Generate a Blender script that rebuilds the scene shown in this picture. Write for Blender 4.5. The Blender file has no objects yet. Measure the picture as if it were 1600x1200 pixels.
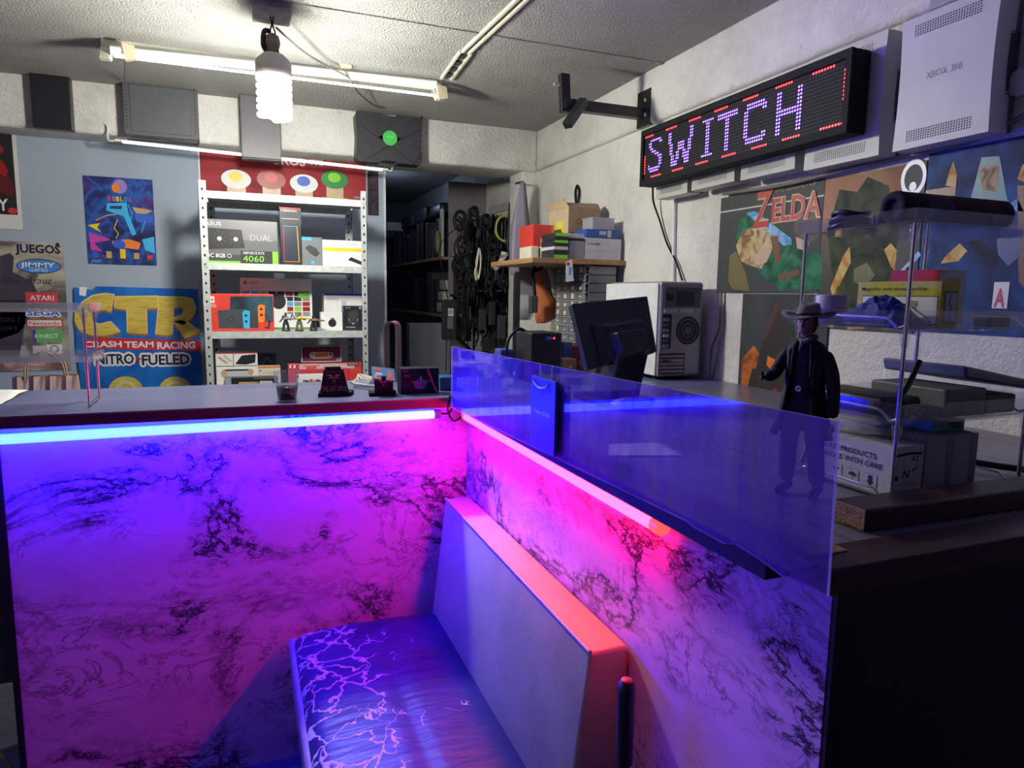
import bpy, bmesh, math, random
from mathutils import Vector, Matrix, Euler
R = math.radians
SC = bpy.context.scene
COL = SC.collection
random.seed(7)
CAMZ = 1.35                      # eye height; the floor is z = 0
F = 1060.0                       # focal length in pixels of a 1600 px wide frame

# ---------------------------------------------------------------- camera
def _axes():
    a = Vector(((381 - 800) / F, (600 - 455) / F, -1)).normalized()
    d = Vector((1, -0.0145, 0))
    up = a.cross(d)
    if up.y < 0: up = -up
    up.normalize()
    return Matrix((a.cross(up), a, up))
CAMROT = _axes()
cam_data = bpy.data.cameras.new('camera')
cam_data.sensor_width = 36.0
cam_data.lens = F / 1600 * 36
cam_data.clip_start = 0.02
cam = bpy.data.objects.new('camera', cam_data)
COL.objects.link(cam)
cam.matrix_world = Matrix.Translation((0, 0, CAMZ)) @ CAMROT.to_4x4()
SC.camera = cam

# ---------------------------------------------------------------- world, exposure
W = bpy.data.worlds.new('room_ambience'); SC.world = W; W.use_nodes = True
bgn = W.node_tree.nodes['Background']
bgn.inputs[0].default_value = (0.22, 0.12, 0.80, 1)
bgn.inputs[1].default_value = 0.03
SC.view_settings.view_transform = 'Standard'
SC.view_settings.look = 'None'
SC.view_settings.gamma = 1
SC.view_settings.exposure = 0.0
SC.view_settings.use_curve_mapping = False
SC.cycles.max_bounces = 8
SC.cycles.transparent_max_bounces = 24
SC.cycles.sample_clamp_indirect = 6

BULB_E = 380.0
BLUE_E = (0.24, 0.88, 235.0)
RED_E = (52.0, 0.30, 0.50)
LED_E = 9.0
def lamp(name, kind, loc, energy, color, size=0.1, rot=(0, 0, 0), **kw):
    l = bpy.data.lights.new(name, kind); l.energy = energy; l.color = color
    if kind == 'AREA':
        l.size = size
        if 'size_y' in kw: l.shape = 'RECTANGLE'; l.size_y = kw['size_y']
    else: l.shadow_soft_size = size
    o = bpy.data.objects.new(name, l); COL.objects.link(o); o.location = loc; o.rotation_euler = rot
    return o
# unseen lights, no fixtures modelled
lamp('room_fill_light', 'AREA', (-1.7, -0.5, 2.15), 0.22, (0.85, 0.70, 1.0), 0.6, (R(10), R(-22), 0))  # added fill behind the camera, stands for the rest of the shop's light
lamp('alcove_fill_light', 'POINT', (1.05, 5.4, 2.1), 1.6, (.55, .68, 1.0), 0.06)  # added fill that brightens the dark alcove
lamp('blue_offscreen_light', 'POINT', (1.0, 1.69, 2.205), 3.4, (0.32, 0.16, 1.0), 0.03)  # blue source just above the frame, inferred from the tinted ceiling

# ---------------------------------------------------------------- pixel rays of the measured photograph -> points on real planes
def ray(px, py): return CAMROT @ Vector(((px - 800) / F, (600 - py) / F, -1))
def _w(v): return Vector((v.x, v.y, v.z + CAMZ))
def wx(px, py, x): r = ray(px, py); return _w(r * (x / r.x))
def wy(px, py, y): r = ray(px, py); return _w(r * (y / r.y))
def wz(px, py, z): r = ray(px, py); return _w(r * ((z - CAMZ) / r.z))

# ---------------------------------------------------------------- materials
MATS = {}
def mat(name, col=(.5, .5, .5), rough=.5, metal=0, var=.06, vscale=30, bump=0, bscale=120, emit=None, estr=1, coat=0, spec=.5):
    if name in MATS: return MATS[name]
    m = bpy.data.materials.new(name); m.use_nodes = True
    nt = m.node_tree; b = nt.nodes['Principled BSDF']
    b.inputs['Roughness'].default_value = rough
    b.inputs['Metallic'].default_value = metal
    b.inputs['Coat Weight'].default_value = coat
    b.inputs['Specular IOR Level'].default_value = spec
    if emit is not None:
        b.inputs['Base Color'].default_value = (*col, 1)
        b.inputs['Emission Color'].default_value = (*emit, 1)
        b.inputs['Emission Strength'].default_value = estr
    elif var > 0:
        tc = nt.nodes.new('ShaderNodeTexCoord'); nz = nt.nodes.new('ShaderNodeTexNoise')
        nz.inputs['Scale'].default_value = vscale; nz.inputs['Detail'].default_value = 5
        rp = nt.nodes.new('ShaderNodeValToRGB')
        rp.color_ramp.elements[0].position = .3; rp.color_ramp.elements[1].position = .7
        rp.color_ramp.elements[0].color = (*[max(0, c * (1 - var)) for c in col], 1)
        rp.color_ramp.elements[1].color = (*[min(1, c * (1 + var)) for c in col], 1)
        nt.links.new(tc.outputs['Object'], nz.inputs['Vector'])
        nt.links.new(nz.outputs['Fac'], rp.inputs['Fac'])
        nt.links.new(rp.outputs['Color'], b.inputs['Base Color'])
    else: b.inputs['Base Color'].default_value = (*col, 1)
    if bump > 0:
        tc = nt.nodes.new('ShaderNodeTexCoord'); nz = nt.nodes.new('ShaderNodeTexNoise')
        nz.inputs['Scale'].default_value = bscale; nz.inputs['Detail'].default_value = 6
        bp = nt.nodes.new('ShaderNodeBump'); bp.inputs['Strength'].default_value = min(1, bump); bp.inputs['Distance'].default_value = .004
        nt.links.new(tc.outputs['Object'], nz.inputs['Vector'])
        nt.links.new(nz.outputs['Fac'], bp.inputs['Height']); nt.links.new(bp.outputs['Normal'], b.inputs['Normal'])
    MATS[name] = m
    return m
def nodes(m): return m.node_tree.nodes, m.node_tree.links, m.node_tree.nodes['Principled BSDF']
def ramp(N, *stops):
    r = N.new('ShaderNodeValToRGB'); e = r.color_ramp.elements
    while len(e) < len(stops): e.new(.5)
    for k, (p, c) in enumerate(stops):
        e[k].position = p; e[k].color = (*c, 1) if len(c) == 3 else c
    return r
def math_node(N, L, op, a, b=None, clamp=False):
    n = N.new('ShaderNodeMath'); n.operation = op; n.use_clamp = clamp
    for k, v in enumerate((a, b)):
        if v is None: continue
        if isinstance(v, (int, float)): n.inputs[k].default_value = v
        else: L.new(v, n.inputs[k])
    return n.outputs[0]

def plaster(name, col, stucco, scale, dirt=.15):
    m = mat(name, col, .92, var=0); N, L, b = nodes(m)
    tc = N.new('ShaderNodeTexCoord')
    n1 = N.new('ShaderNodeTexNoise'); n1.inputs['Scale'].default_value = scale; n1.inputs['Detail'].default_value = 8; n1.inputs['Roughness'].default_value = .6
    n2 = N.new('ShaderNodeTexNoise'); n2.inputs['Scale'].default_value = 3; n2.inputs['Detail'].default_value = 8; n2.inputs['Roughness'].default_value = .7
    n3 = N.new('ShaderNodeTexNoise'); n3.inputs['Scale'].default_value = 16; n3.inputs['Detail'].default_value = 6
    for n in (n1, n2, n3): L.new(tc.outputs['Object'], n.inputs['Vector'])
    rp = ramp(N, (.34, [c * (1 - dirt) for c in col]), (.56, col), (.8, [min(1, c * 1.04) for c in col]))
    L.new(n2.outputs['Fac'], rp.inputs['Fac'])
    sp = ramp(N, (.24, (.55, .52, .48)), (.32, (1, 1, 1)))
    L.new(n3.outputs['Fac'], sp.inputs['Fac'])
    mx = N.new('ShaderNodeMixRGB'); mx.blend_type = 'MULTIPLY'; mx.inputs[0].default_value = dirt * 2
    L.new(rp.outputs[0], mx.inputs[1]); L.new(sp.outputs[0], mx.inputs[2]); L.new(mx.outputs[0], b.inputs['Base Color'])
    hs = ramp(N, (.38, (0, 0, 0)), (.64, (1, 1, 1))); L.new(n1.outputs['Fac'], hs.inputs['Fac'])
    bp = N.new('ShaderNodeBump'); bp.inputs['Strength'].default_value = stucco; bp.inputs['Distance'].default_value = .018
    L.new(hs.outputs[0], bp.inputs['Height']); L.new(bp.outputs['Normal'], b.inputs['Normal'])
    return m

def marble(name, rot, sc, seed):
    m = mat(name, (.82, .82, .84), .22, var=0); N, L, b = nodes(m)
    tc = N.new('ShaderNodeTexCoord'); mp = N.new('ShaderNodeMapping')
    mp.inputs['Rotation'].default_value = rot; mp.inputs['Scale'].default_value = sc; mp.inputs['Location'].default_value = seed
    L.new(tc.outputs['Object'], mp.inputs['Vector'])
    def noise(s, d, r, dist=0, src=None):
        n = N.new('ShaderNodeTexNoise'); n.inputs['Scale'].default_value = s; n.inputs['Detail'].default_value = d
        n.inputs['Roughness'].default_value = r; n.inputs['Distortion'].default_value = dist
        L.new(src or mp.outputs['Vector'], n.inputs['Vector']); return n.outputs['Fac']
    def vein(fac, width):        # thin line where the noise crosses one half
        d = math_node(N, L, 'ABSOLUTE', math_node(N, L, 'SUBTRACT', fac, .5))
        return math_node(N, L, 'SUBTRACT', 1, math_node(N, L, 'DIVIDE', d, width), True)
    big = vein(noise(2.3, 10, .64, .6), .016)
    fine = vein(noise(5.5, 9, .66, 1.0), .02)
    lace = vein(noise(13, 7, .7, .6), .05)
    halo = vein(noise(2.3, 10, .64, .6), .085)
    m1 = noise(2.1, 3, .5); m2 = noise(3.0, 2, .5)
    g1 = ramp(N, (.44, (0, 0, 0)), (.58, (1, 1, 1))); L.new(m1, g1.inputs[0])
    g2 = ramp(N, (.46, (0, 0, 0)), (.62, (1, 1, 1))); L.new(m2, g2.inputs[0])
    a = math_node(N, L, 'MULTIPLY', big, g1.outputs[0])
    c = math_node(N, L, 'MULTIPLY', fine, math_node(N, L, 'MULTIPLY', g2.outputs[0], .75))
    d = math_node(N, L, 'MULTIPLY', lace, math_node(N, L, 'MULTIPLY', halo, g1.outputs[0]))
    tot = math_node(N, L, 'MAXIMUM', math_node(N, L, 'MAXIMUM', a, c), d)
    tot = math_node(N, L, 'ADD', tot, math_node(N, L, 'MULTIPLY', math_node(N, L, 'MULTIPLY', halo, g1.outputs[0]), .22), True)
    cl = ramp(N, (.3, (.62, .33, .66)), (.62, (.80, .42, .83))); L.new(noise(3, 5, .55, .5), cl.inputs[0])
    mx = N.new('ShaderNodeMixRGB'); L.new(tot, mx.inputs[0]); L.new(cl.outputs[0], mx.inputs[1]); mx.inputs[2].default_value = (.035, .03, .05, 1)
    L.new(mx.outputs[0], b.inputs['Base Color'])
    return m

def streaks(name, c0, c1, axis, rough=.4, fine=70, spec=.5):
    m = mat(name, c0, rough, var=0, spec=spec); N, L, b = nodes(m)
    tc = N.new('ShaderNodeTexCoord'); mp = N.new('ShaderNodeMapping')
    mp.inputs['Scale'].default_value = [1.6 if k == axis else fine for k in range(3)]
    n = N.new('ShaderNodeTexNoise'); n.inputs['Scale'].default_value = 1; n.inputs['Detail'].default_value = 5; n.inputs['Roughness'].default_value = .65
    L.new(tc.outputs['Object'], mp.inputs['Vector']); L.new(mp.outputs[0], n.inputs['Vector'])
    r = ramp(N, (.32, c1), (.66, c0)); L.new(n.outputs['Fac'], r.inputs[0]); L.new(r.outputs[0], b.inputs['Base Color'])
    bp = N.new('ShaderNodeBump'); bp.inputs['Strength'].default_value = .12; bp.inputs['Distance'].default_value = .001
    L.new(n.outputs['Fac'], bp.inputs['Height']); L.new(bp.outputs['Normal'], b.inputs['Normal'])
    return m

def blotch(name, stops, scale, dist=1.2, rough=.35, stretch=(1, 1, 1)):
    """printed abstract colour fields: noise through a colour ramp"""
    m = mat(name, (.5, .5, .5), max(rough, .55), var=0, spec=.2); N, L, b = nodes(m)
    tc = N.new('ShaderNodeTexCoord'); mp = N.new('ShaderNodeMapping'); mp.inputs['Scale'].default_value = stretch
    n = N.new('ShaderNodeTexNoise'); n.inputs['Scale'].default_value = scale; n.inputs['Detail'].default_value = 4; n.inputs['Distortion'].default_value = dist
    L.new(tc.outputs['Object'], mp.inputs['Vector']); L.new(mp.outputs[0], n.inputs['Vector'])
    r = ramp(N, *stops); L.new(n.outputs['Fac'], r.inputs[0]); L.new(r.outputs[0], b.inputs['Base Color'])
    return m

def clear(name, tint=(1, 1, 1), haze=.05, rough=.03, ior=1.49, smear=0, dust=(.8, .8, .85)):
    """clear plastic sheet: transparent with a fresnel gloss, and a film of dust that scatters light"""
    m = bpy.data.materials.new(name); m.use_nodes = True; nt = m.node_tree; N = nt.nodes; L = nt.links
    for n in list(N): N.remove(n)
    out = N.new('ShaderNodeOutputMaterial'); tr = N.new('ShaderNodeBsdfTransparent'); gl = N.new('ShaderNodeBsdfGlossy')
    df = N.new('ShaderNodeBsdfDiffuse'); fr = N.new('ShaderNodeFresnel'); m1 = N.new('ShaderNodeMixShader'); m2 = N.new('ShaderNodeMixShader')
    tr.inputs[0].default_value = (*tint, 1); gl.inputs[0].default_value = (1, 1, 1, 1); gl.inputs['Roughness'].default_value = rough
    df.inputs[0].default_value = (*dust, 1); 
    ge = N.new('ShaderNodeNewGeometry'); bf = math_node(N, L, 'MULTIPLY_ADD', ge.outputs['Backfacing'], 1 / ior - ior); N[-1].inputs[2].default_value = ior; L.new(bf, fr.inputs[0])   # same gloss on both faces
    tl = N.new('ShaderNodeBsdfTranslucent'); tl.inputs[0].default_value = (*dust, 1)
    m3 = N.new('ShaderNodeMixShader'); m3.inputs[0].default_value = .5; L.new(df.outputs[0], m3.inputs[1]); L.new(tl.outputs[0], m3.inputs[2])
    if smear:
        tc = N.new('ShaderNodeTexCoord'); n = N.new('ShaderNodeTexNoise'); mp = N.new('ShaderNodeMapping'); mp.inputs['Scale'].default_value = (9, 14, 3)
        n.inputs['Scale'].default_value = 2.5; n.inputs['Detail'].default_value = 9; n.inputs['Roughness'].default_value = .7
        L.new(tc.outputs['Object'], mp.inputs[0]); L.new(mp.outputs[0], n.inputs['Vector'])
        r = ramp(N, (.35, (haze * .5,) * 3), (.75, (haze * (1 + smear),) * 3)); L.new(n.outputs['Fac'], r.inputs[0]); L.new(r.outputs[0], m2.inputs[0])
    else: m2.inputs[0].default_value = haze
    L.new(fr.outputs[0], m1.inputs[0]); L.new(tr.outputs[0], m1.inputs[1]); L.new(gl.outputs[0], m1.inputs[2])
    L.new(m1.outputs[0], m2.inputs[1]); L.new(m3.outputs[0], m2.inputs[2]); L.new(m2.outputs[0], out.inputs[0])
    MATS[name] = m
    return m

# ---------------------------------------------------------------- mesh builder
_TXT = {}
def glyphs(s, bold=0.0, res=2):
    k = (s, bold, res)
    if k not in _TXT:
        c = bpy.data.curves.new('t', 'FONT'); c.body = s; c.size = 1; c.offset = bold; c.resolution_u = res
        o = bpy.data.objects.new('t', c); COL.objects.link(o)
        me = o.to_mesh()
        vs = [v.co.copy() for v in me.vertices]; fs = [tuple(p.vertices) for p in me.polygons]
        o.to_mesh_clear(); bpy.data.objects.remove(o); bpy.data.curves.remove(c)
        x0 = min(v.x for v in vs); x1 = max(v.x for v in vs); y0 = min(v.y for v in vs); y1 = max(v.y for v in vs)
        _TXT[k] = (vs, fs, x0, x1, y0, y1)
    return _TXT[k]

class G:
    """collects geometry in world space; build() links it as ONE mesh object"""
    def __init__(s): s.v = []; s.f = []; s.m = []; s.s = []; s.mats = []; s.T = None
    def mi(s, m):
        if m not in s.mats: s.mats.append(m)
        return s.mats.index(m)
    def add(s, vs, fs, m, smooth=False):
        o = len(s.v); T = s.T
        s.v += [tuple(T @ Vector(p)) if T else tuple(p) for p in vs]
        k = s.mi(m)
        for f in fs: s.f.append([i + o for i in f]); s.m.append(k); s.s.append(smooth)
        return s
    def frame(s, o, u, v):       # local plane: origin, right vector, up vector; w = outwards
        u = Vector(u).normalized(); w = u.cross(Vector(v)).normalized(); v = w.cross(u)
        s.T = Matrix.Translation(o) @ Matrix((u, v, w)).transposed().to_4x4(); return s
    def at(s, loc=(0, 0, 0), rot=(0, 0, 0)): s.T = Matrix.Translation(loc) @ Euler(rot).to_matrix().to_4x4(); return s
    def bm(s, bm, m, smooth=False):
        bm.verts.ensure_lookup_table()
        s.add([v.co[:] for v in bm.verts], [[v.index for v in f.verts] for f in bm.faces], m, smooth); bm.free(); return s
    def box(s, m, x0, x1, y0, y1, z0, z1, bev=0, seg=2, smooth=False):
        if not bev:
            vs = [(x, y, z) for x in (x0, x1) for y in (y0, y1) for z in (z0, z1)]
            return s.add(vs, [(0, 1, 3, 2), (4, 6, 7, 5), (0, 4, 5, 1), (2, 3, 7, 6), (0, 2, 6, 4), (1, 5, 7, 3)], m)
        b = bmesh.new(); bmesh.ops.create_cube(b, size=1)
        for v in b.verts: v.co = ((x0 + x1) / 2 + v.co.x * (x1 - x0), (y0 + y1) / 2 + v.co.y * (y1 - y0), (z0 + z1) / 2 + v.co.z * (z1 - z0))
        bmesh.ops.bevel(b, geom=b.edges[:], offset=bev, segments=seg, affect='EDGES', profile=.5)
        return s.bm(b, m, smooth)
    def hexa(s, m, lo, hi, bev=0, smooth=False):   # eight corners: four below, four above, same winding
        b = bmesh.new(); vs = [b.verts.new(p) for p in list(lo) + list(hi)]
        for f in ((3, 2, 1, 0), (4, 5, 6, 7), (0, 1, 5, 4), (1, 2, 6, 5), (2, 3, 7, 6), (3, 0, 4, 7)): b.faces.new([vs[i] for i in f])
        bmesh.ops.recalc_face_normals(b, faces=b.faces[:])
        if bev: bmesh.ops.bevel(b, geom=b.edges[:], offset=bev, segments=2, affect='EDGES', profile=.5)
        b.verts.index_update(); return s.bm(b, m, smooth)
    def poly(s, m, pts): return s.add(pts, [list(range(len(pts)))], m)
    def prism(s, m, pts, z0, z1, smooth=False, side=None):    # outline in local xy, thickness in z
        n = len(pts)
        if sum(pts[i][0] * pts[(i + 1) % n][1] - pts[(i + 1) % n][0] * pts[i][1] for i in range(n)) < 0: pts = pts[::-1]
        vs = [(p[0], p[1], z0) for p in pts] + [(p[0], p[1], z1) for p in pts]
        s.add(vs, [list(range(n))[::-1], list(range(n, 2 * n))], m)
        return s.add(vs, [(i, (i + 1) % n, n + (i + 1) % n, n + i) for i in range(n)], side or m, smooth)
    def rect(s, m, u0, v0, u1, v1, w=.0005): return s.poly(m, [(u0, v0, w), (u1, v0, w), (u1, v1, w), (u0, v1, w)])
    def disc(s, m, u, v, ru, rv=None, w=.0005, n=28, a0=0, a1=360):
        rv = rv or ru
        full = a1 - a0 >= 360
        pts = [(u + ru * math.cos(R(a0 + (a1 - a0) * k / (n if full else n - 1))), v + rv * math.sin(R(a0 + (a1 - a0) * k / (n if full else n - 1))), w) for k in range(n)]
        return s.poly(m, pts)
    def ring(s, m, u, v, r0, r1, w=.0005, n=28, ky=1):
        vs = []
        for k in range(n):
            a = 2 * math.pi * k / n; vs += [(u + r0 * math.cos(a), v + ky * r0 * math.sin(a), w), (u + r1 * math.cos(a), v + ky * r1 * math.sin(a), w)]
        return s.add(vs, [(2 * k, 2 * k + 1, (2 * k + 3) % (2 * n), (2 * k + 2) % (2 * n)) for k in range(n)], m)
    def line(s, m, pts, wd, w=.0005):              # printed line strip
        for (a, b) in zip(pts[:-1], pts[1:]):
            a = Vector(a); b = Vector(b); d = (b - a)
            if d.length < 1e-6: continue
            n = Vector((-d.y, d.x)).normalized() * wd / 2; e = d.normalized() * wd * .3
            a = a - e; b = b + e
            s.poly(m, [(*(a - n), w), (*(b - n), w), (*(b + n), w), (*(a + n), w)])
        return s
    def text(s, m, t, u, v, h, wid=None, bold=.0, align='l', w=.0008, shear=0, curve=0, ex=0):
        vs, fs, x0, x1, y0, y1 = glyphs(t, bold)
        cap = .69; k = h / cap; kx = k if wid is None else wid / (x1 - x0)
        off = {'l': 0, 'c': (x1 - x0) / 2, 'r': x1 - x0}[align]
        P = [((p.x - x0 - off) * kx + shear * p.y * k + u, p.y * k + v + curve * ((p.x - x0 - off) * kx) ** 2, w) for p in vs]
        s.add(P, fs, m)
        if ex: s.add([(p[0], p[1], w - ex) for p in P], fs, m)
        return s
    def halo(s, m, t, u, v, h, wid, e, bold=.0, w=.0008, shear=0):
        for k in range(8): s.text(m, t, u + e * math.cos(k * math.pi / 4), v + e * math.sin(k * math.pi / 4), h, wid, bold, w=w + .00004 * k, shear=shear)
        return s
    def lathe(s, m, prof, c=(0, 0, 0), n=24, smooth=True, axis='z'):
        vs = []; fs = []
        for r, z in prof:
            for k in range(n):
                a = 2 * math.pi * k / n; p = (r * math.cos(a), r * math.sin(a), z)
                if axis == 'x': p = (p[2], p[0], p[1])
                if axis == 'y': p = (p[1], p[2], p[0])
                vs.append((p[0] + c[0], p[1] + c[1], p[2] + c[2]))
        for j in range(len(prof) - 1):
            for k in range(n): fs.append((j * n + k, j * n + (k + 1) % n, (j + 1) * n + (k + 1) % n, (j + 1) * n + k))
        if prof[0][0] > 1e-5: fs.append(list(range(n))[::-1])
        if prof[-1][0] > 1e-5: fs.append(list(range((len(prof) - 1) * n, len(prof) * n)))
        return s.add(vs, fs, m, smooth)
    def cyl(s, m, p0, p1, r0, r1=None, n=16, smooth=True): return s.tube(m, [p0, p1], [r0, r1 if r1 is not None else r0], n, smooth)
    def tube(s, m, pts, r, n=8, smooth=True, closed=False, caps=True, flat=1.0):
        pts = [Vector(p) for p in pts]; N = len(pts)
        rr = r if isinstance(r, (list, tuple)) else [r] * N
        vs = []; fs = []; up = None
        for i, p in enumerate(pts):
            if closed: t = pts[(i + 1) % N] - pts[i - 1]
            else: t = pts[min(i + 1, N - 1)] - pts[max(i - 1, 0)]
            t = t.normalized() if t.length > 1e-9 else Vector((0, 0, 1))
            if up is None: up = Vector((0, 0, 1)) if abs(t.z) < .9 else Vector((1, 0, 0))
            x = t.cross(up)
            if x.length < 1e-6: x = t.cross(Vector((0, 1, 0)))
            x.normalize(); up = x.cross(t)
            for k in range(n):
                a = 2 * math.pi * k / n; vs.append(p + rr[i] * (math.cos(a) * x + flat * math.sin(a) * up))
        M = N if closed else N - 1
        for i in range(M):
            j = (i + 1) % N
            for k in range(n): fs.append((i * n + k, i * n + (k + 1) % n, j * n + (k + 1) % n, j * n + k))
        s.add(vs, fs, m, smooth)
        if caps and not closed: s.add(vs, [list(range(n))[::-1], list(range((N - 1) * n, N * n))], m)
        return s
    def ball(s, m, c, r, n=12, k=8):
        r = r if isinstance(r, (list, tuple)) else (r, r, r)
        vs = []; fs = []
        for j in range(k + 1):
            t = math.pi * j / k
            for i in range(n):
                a = 2 * math.pi * i / n; vs.append((c[0] + r[0] * math.sin(t) * math.cos(a), c[1] + r[1] * math.sin(t) * math.sin(a), c[2] - r[2] * math.cos(t)))
        for j in range(k):
            for i in range(n): fs.append((j * n + i, j * n + (i + 1) % n, (j + 1) * n + (i + 1) % n, (j + 1) * n + i))
        return s.add(vs, fs, m, True)
    def build(s, name, parent=None, label=None, cat=None, group=None, kind=None, origin=None):
        me = bpy.data.meshes.new(name)
        if parent is not None: org = Vector(parent['_org'])
        elif origin is not None: org = Vector(origin)
        else:
            xs = [p[0] for p in s.v]; ys = [p[1] for p in s.v]; zs = [p[2] for p in s.v]
            org = Vector(((min(xs) + max(xs)) / 2, (min(ys) + max(ys)) / 2, min(zs)))
        me.from_pydata([tuple(Vector(p) - org) for p in s.v], [], s.f)
        for m in s.mats: me.materials.append(m)
        me.polygons.foreach_set('material_index', s.m); me.polygons.foreach_set('use_smooth', s.s); me.update()
        o = bpy.data.objects.new(name, me); COL.objects.link(o)
        if parent is not None: o.parent = parent
        else: o.location = org
        o['_org'] = tuple(org)
        return tag(o, label, cat, group, kind)
def tag(o, label=None, cat=None, group=None, kind=None):
    if label: o['label'] = label
    if cat: o['category'] = cat
    if group: o['group'] = group
    if kind: o['kind'] = kind
    return o
def thing(name, loc, label, cat, group=None):
    o = bpy.data.objects.new(name, None); COL.objects.link(o); o.empty_display_size = .05
    o.location = loc; o['_org'] = tuple(loc)
    return tag(o, label, cat, group)
def copy_tree(o, parent=None, shift=None):
    c = o.copy(); COL.objects.link(c)
    if parent is not None: c.parent = parent
    if shift is not None: c.location = o.location + Vector(shift)
    for ch in [x for x in list(COL.objects) if x.parent == o]: copy_tree(ch, c)
    return c
def sag(a, b, drop, n=14, wob=0, seed=0):
    rnd = random.Random(seed); a = Vector(a); b = Vector(b); out = []
    for k in range(n + 1):
        t = k / n; p = a.lerp(b, t); p.z -= drop * 4 * t * (1 - t)
        if wob and 0 < k < n: p += Vector((rnd.uniform(-wob, wob), rnd.uniform(-wob, wob), rnd.uniform(-wob, wob)))
        out.append(p)
    return out
def spline(pts, n=6):            # Catmull-Rom through the given points
    P = [Vector(p) for p in pts]; P = [P[0] * 2 - P[1]] + P + [P[-1] * 2 - P[-2]]; out = []
    for i in range(1, len(P) - 2):
        for k in range(n):
            t = k / n; a, b, c, d = P[i - 1:i + 3]
            out.append(.5 * ((2 * b) + (c - a) * t + (2 * a - 5 * b + 4 * c - d) * t * t + (3 * b - a - 3 * c + d) * t ** 3))
    return out + [P[-2]]

# ---------------------------------------------------------------- shared materials
white_pl = plaster('wall_plaster', (.74, .73, .69), .35, 60, .22)
ceil_pl = plaster('ceiling_stucco', (.64, .63, .60), 1.0, 120, .1)
grey_wall = mat('grey_paint', (.32, .38, .46), .7, var=.05, vscale=4)
blk = mat('black_plastic', (.012, .012, .016), .38, var=.1)
blk_m = mat('black_matte', (.010, .010, .013), .7, var=.1)
dark = mat('dark_grey_plastic', (.035, .036, .042), .5, var=.1)
grey = mat('mid_grey', (.25, .25, .27), .5)
lgrey = mat('light_grey', (.5, .5, .5), .5)
wht = mat('white_plastic', (.72, .72, .70), .45, var=.03)
wht_p = mat('white_card', (.75, .75, .74), .5, var=.03)
cream = mat('cream_plastic', (.62, .60, .47), .55)
chrome = mat('chrome', (.75, .75, .78), .15, 1, var=.02)
steel = mat('galvanised_steel', (.50, .53, .52), .45, .35, var=.12, vscale=60)
red_p = mat('red_print', (.55, .03, .04), .4)
green_p = mat('green_print', (.22, .62, .03), .4)
blue_p = mat('blue_print', (.02, .10, .55), .4)
black_p = mat('black_print', (.008, .008, .010), .5, var=0.01)
yellow_p = mat('yellow_print', (.75, .55, .02), .4)
orange_p = mat('orange_print', (.75, .20, .03), .4)
cyan_p = mat('cyan_print', (.05, .40, .70), .4)
card = mat('brown_cardboard', (.30, .20, .12), .8, var=.08)
cardl = mat('tan_cardboard', (.52, .42, .27), .8, var=.08)
wood = streaks('oak_plank', (.42, .24, .11), (.26, .13, .05), 1, .5)
cable_m = mat('black_cable', (.006, .006, .008), .6, var=0, spec=.25)
cable_g = mat('grey_cable', (.16, .15, .14), .5, var=0)
led_white = mat('white_led', (.9, .9, .9), .4, emit=(.86, .95, 1.0), estr=LED_E)
# ================================================================ the setting
def struct(g, name): return g.build(name, kind='structure')
XR, YB, ZC = 1.62, 3.71, CAMZ + .93
floor_m = streaks('floor_boards', (.10, .10, .11), (.035, .035, .04), 0, .5, 22)
struct(G().box(floor_m, -2.4, 1.9, -2.4, 7.4, -.1, 0), 'floor')
struct(G().box(ceil_pl, -2.4, 1.9, -2.4, 7.4, ZC, ZC + .1), 'ceiling')
struct(G().box(grey_wall, -2.4, .745, 3.90, 3.98, 0, ZC), 'wall_back')
g = G().box(white_pl, XR, 1.9, -2.4, 4.6, 0, ZC); struct(g, 'wall_right')
struct(G().box(white_pl, -2.5, -2.4, -2.4, 7.4, 0, ZC), 'wall_left')
dim_blue = plaster('alcove_paint', (.34, .38, .46), .5, 60, .1)
struct(G().box(dim_blue, .5, 1.9, 7.2, 7.3, 0, ZC), 'wall_alcove')
struct(G().box(white_pl, XR, 1.9, 4.6, 7.2, 0, ZC), 'wall_alcove_right')
struct(G().box(grey_wall, .70, .745, 3.98, 7.2, 0, ZC), 'wall_alcove_left')
# beam across the back, rounded lower edge; beam along the right wall; corner pillar; ceiling seam
def beam(g, x0, x1, y0, y1, z0, z1): g.box(white_pl, x0, x1, y0, y1, z0, z1, .018, 3, True)
g = G(); beam(g, -2.4, 1.60, YB, 4.02, CAMZ + .705, ZC + .03); struct(g, 'trim_1')
g = G(); beam(g, 1.597, 1.66, -2.4, 4.0, CAMZ + .715, ZC + .03); struct(g, 'trim_2')
g = G(); beam(g, 1.51, 1.66, 3.73, 3.93, 0, CAMZ + .74); struct(g, 'trim_3')
g = G().box(ceil_pl, .15, 1.6, 2.44, 2.465, ZC - .004, ZC + .01); struct(g, 'trim_4')
g = G().box(mat('white_edge_strip', (.6, .6, .62), .5), .745, .757, 3.89, 3.99, 0, 2.05); struct(g, 'trim_5')

# ================================================================ counters
TOP = CAMZ - .30
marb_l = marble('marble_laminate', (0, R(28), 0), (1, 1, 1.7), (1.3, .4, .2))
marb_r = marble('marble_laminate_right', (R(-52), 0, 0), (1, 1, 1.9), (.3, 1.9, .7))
lam_l = streaks('grey_wood_laminate', (.18, .195, .37), (.07, .075, .16), 0, .32, 75)
lam_r = streaks('grey_wood_laminate_right', (.22, .21, .28), (.09, .085, .12), 1, .30, 75)
edge_m = streaks('dark_counter_edge', (.07, .035, .04), (.03, .015, .02), 0, .4)
blk_panel = streaks('black_panel', (.012, .011, .012), (.006, .006, .007), 2, .45, 40)
chip = mat('chipboard', (.30, .17, .08), .85, var=.5, vscale=260, bump=.5, bscale=300)

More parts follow.
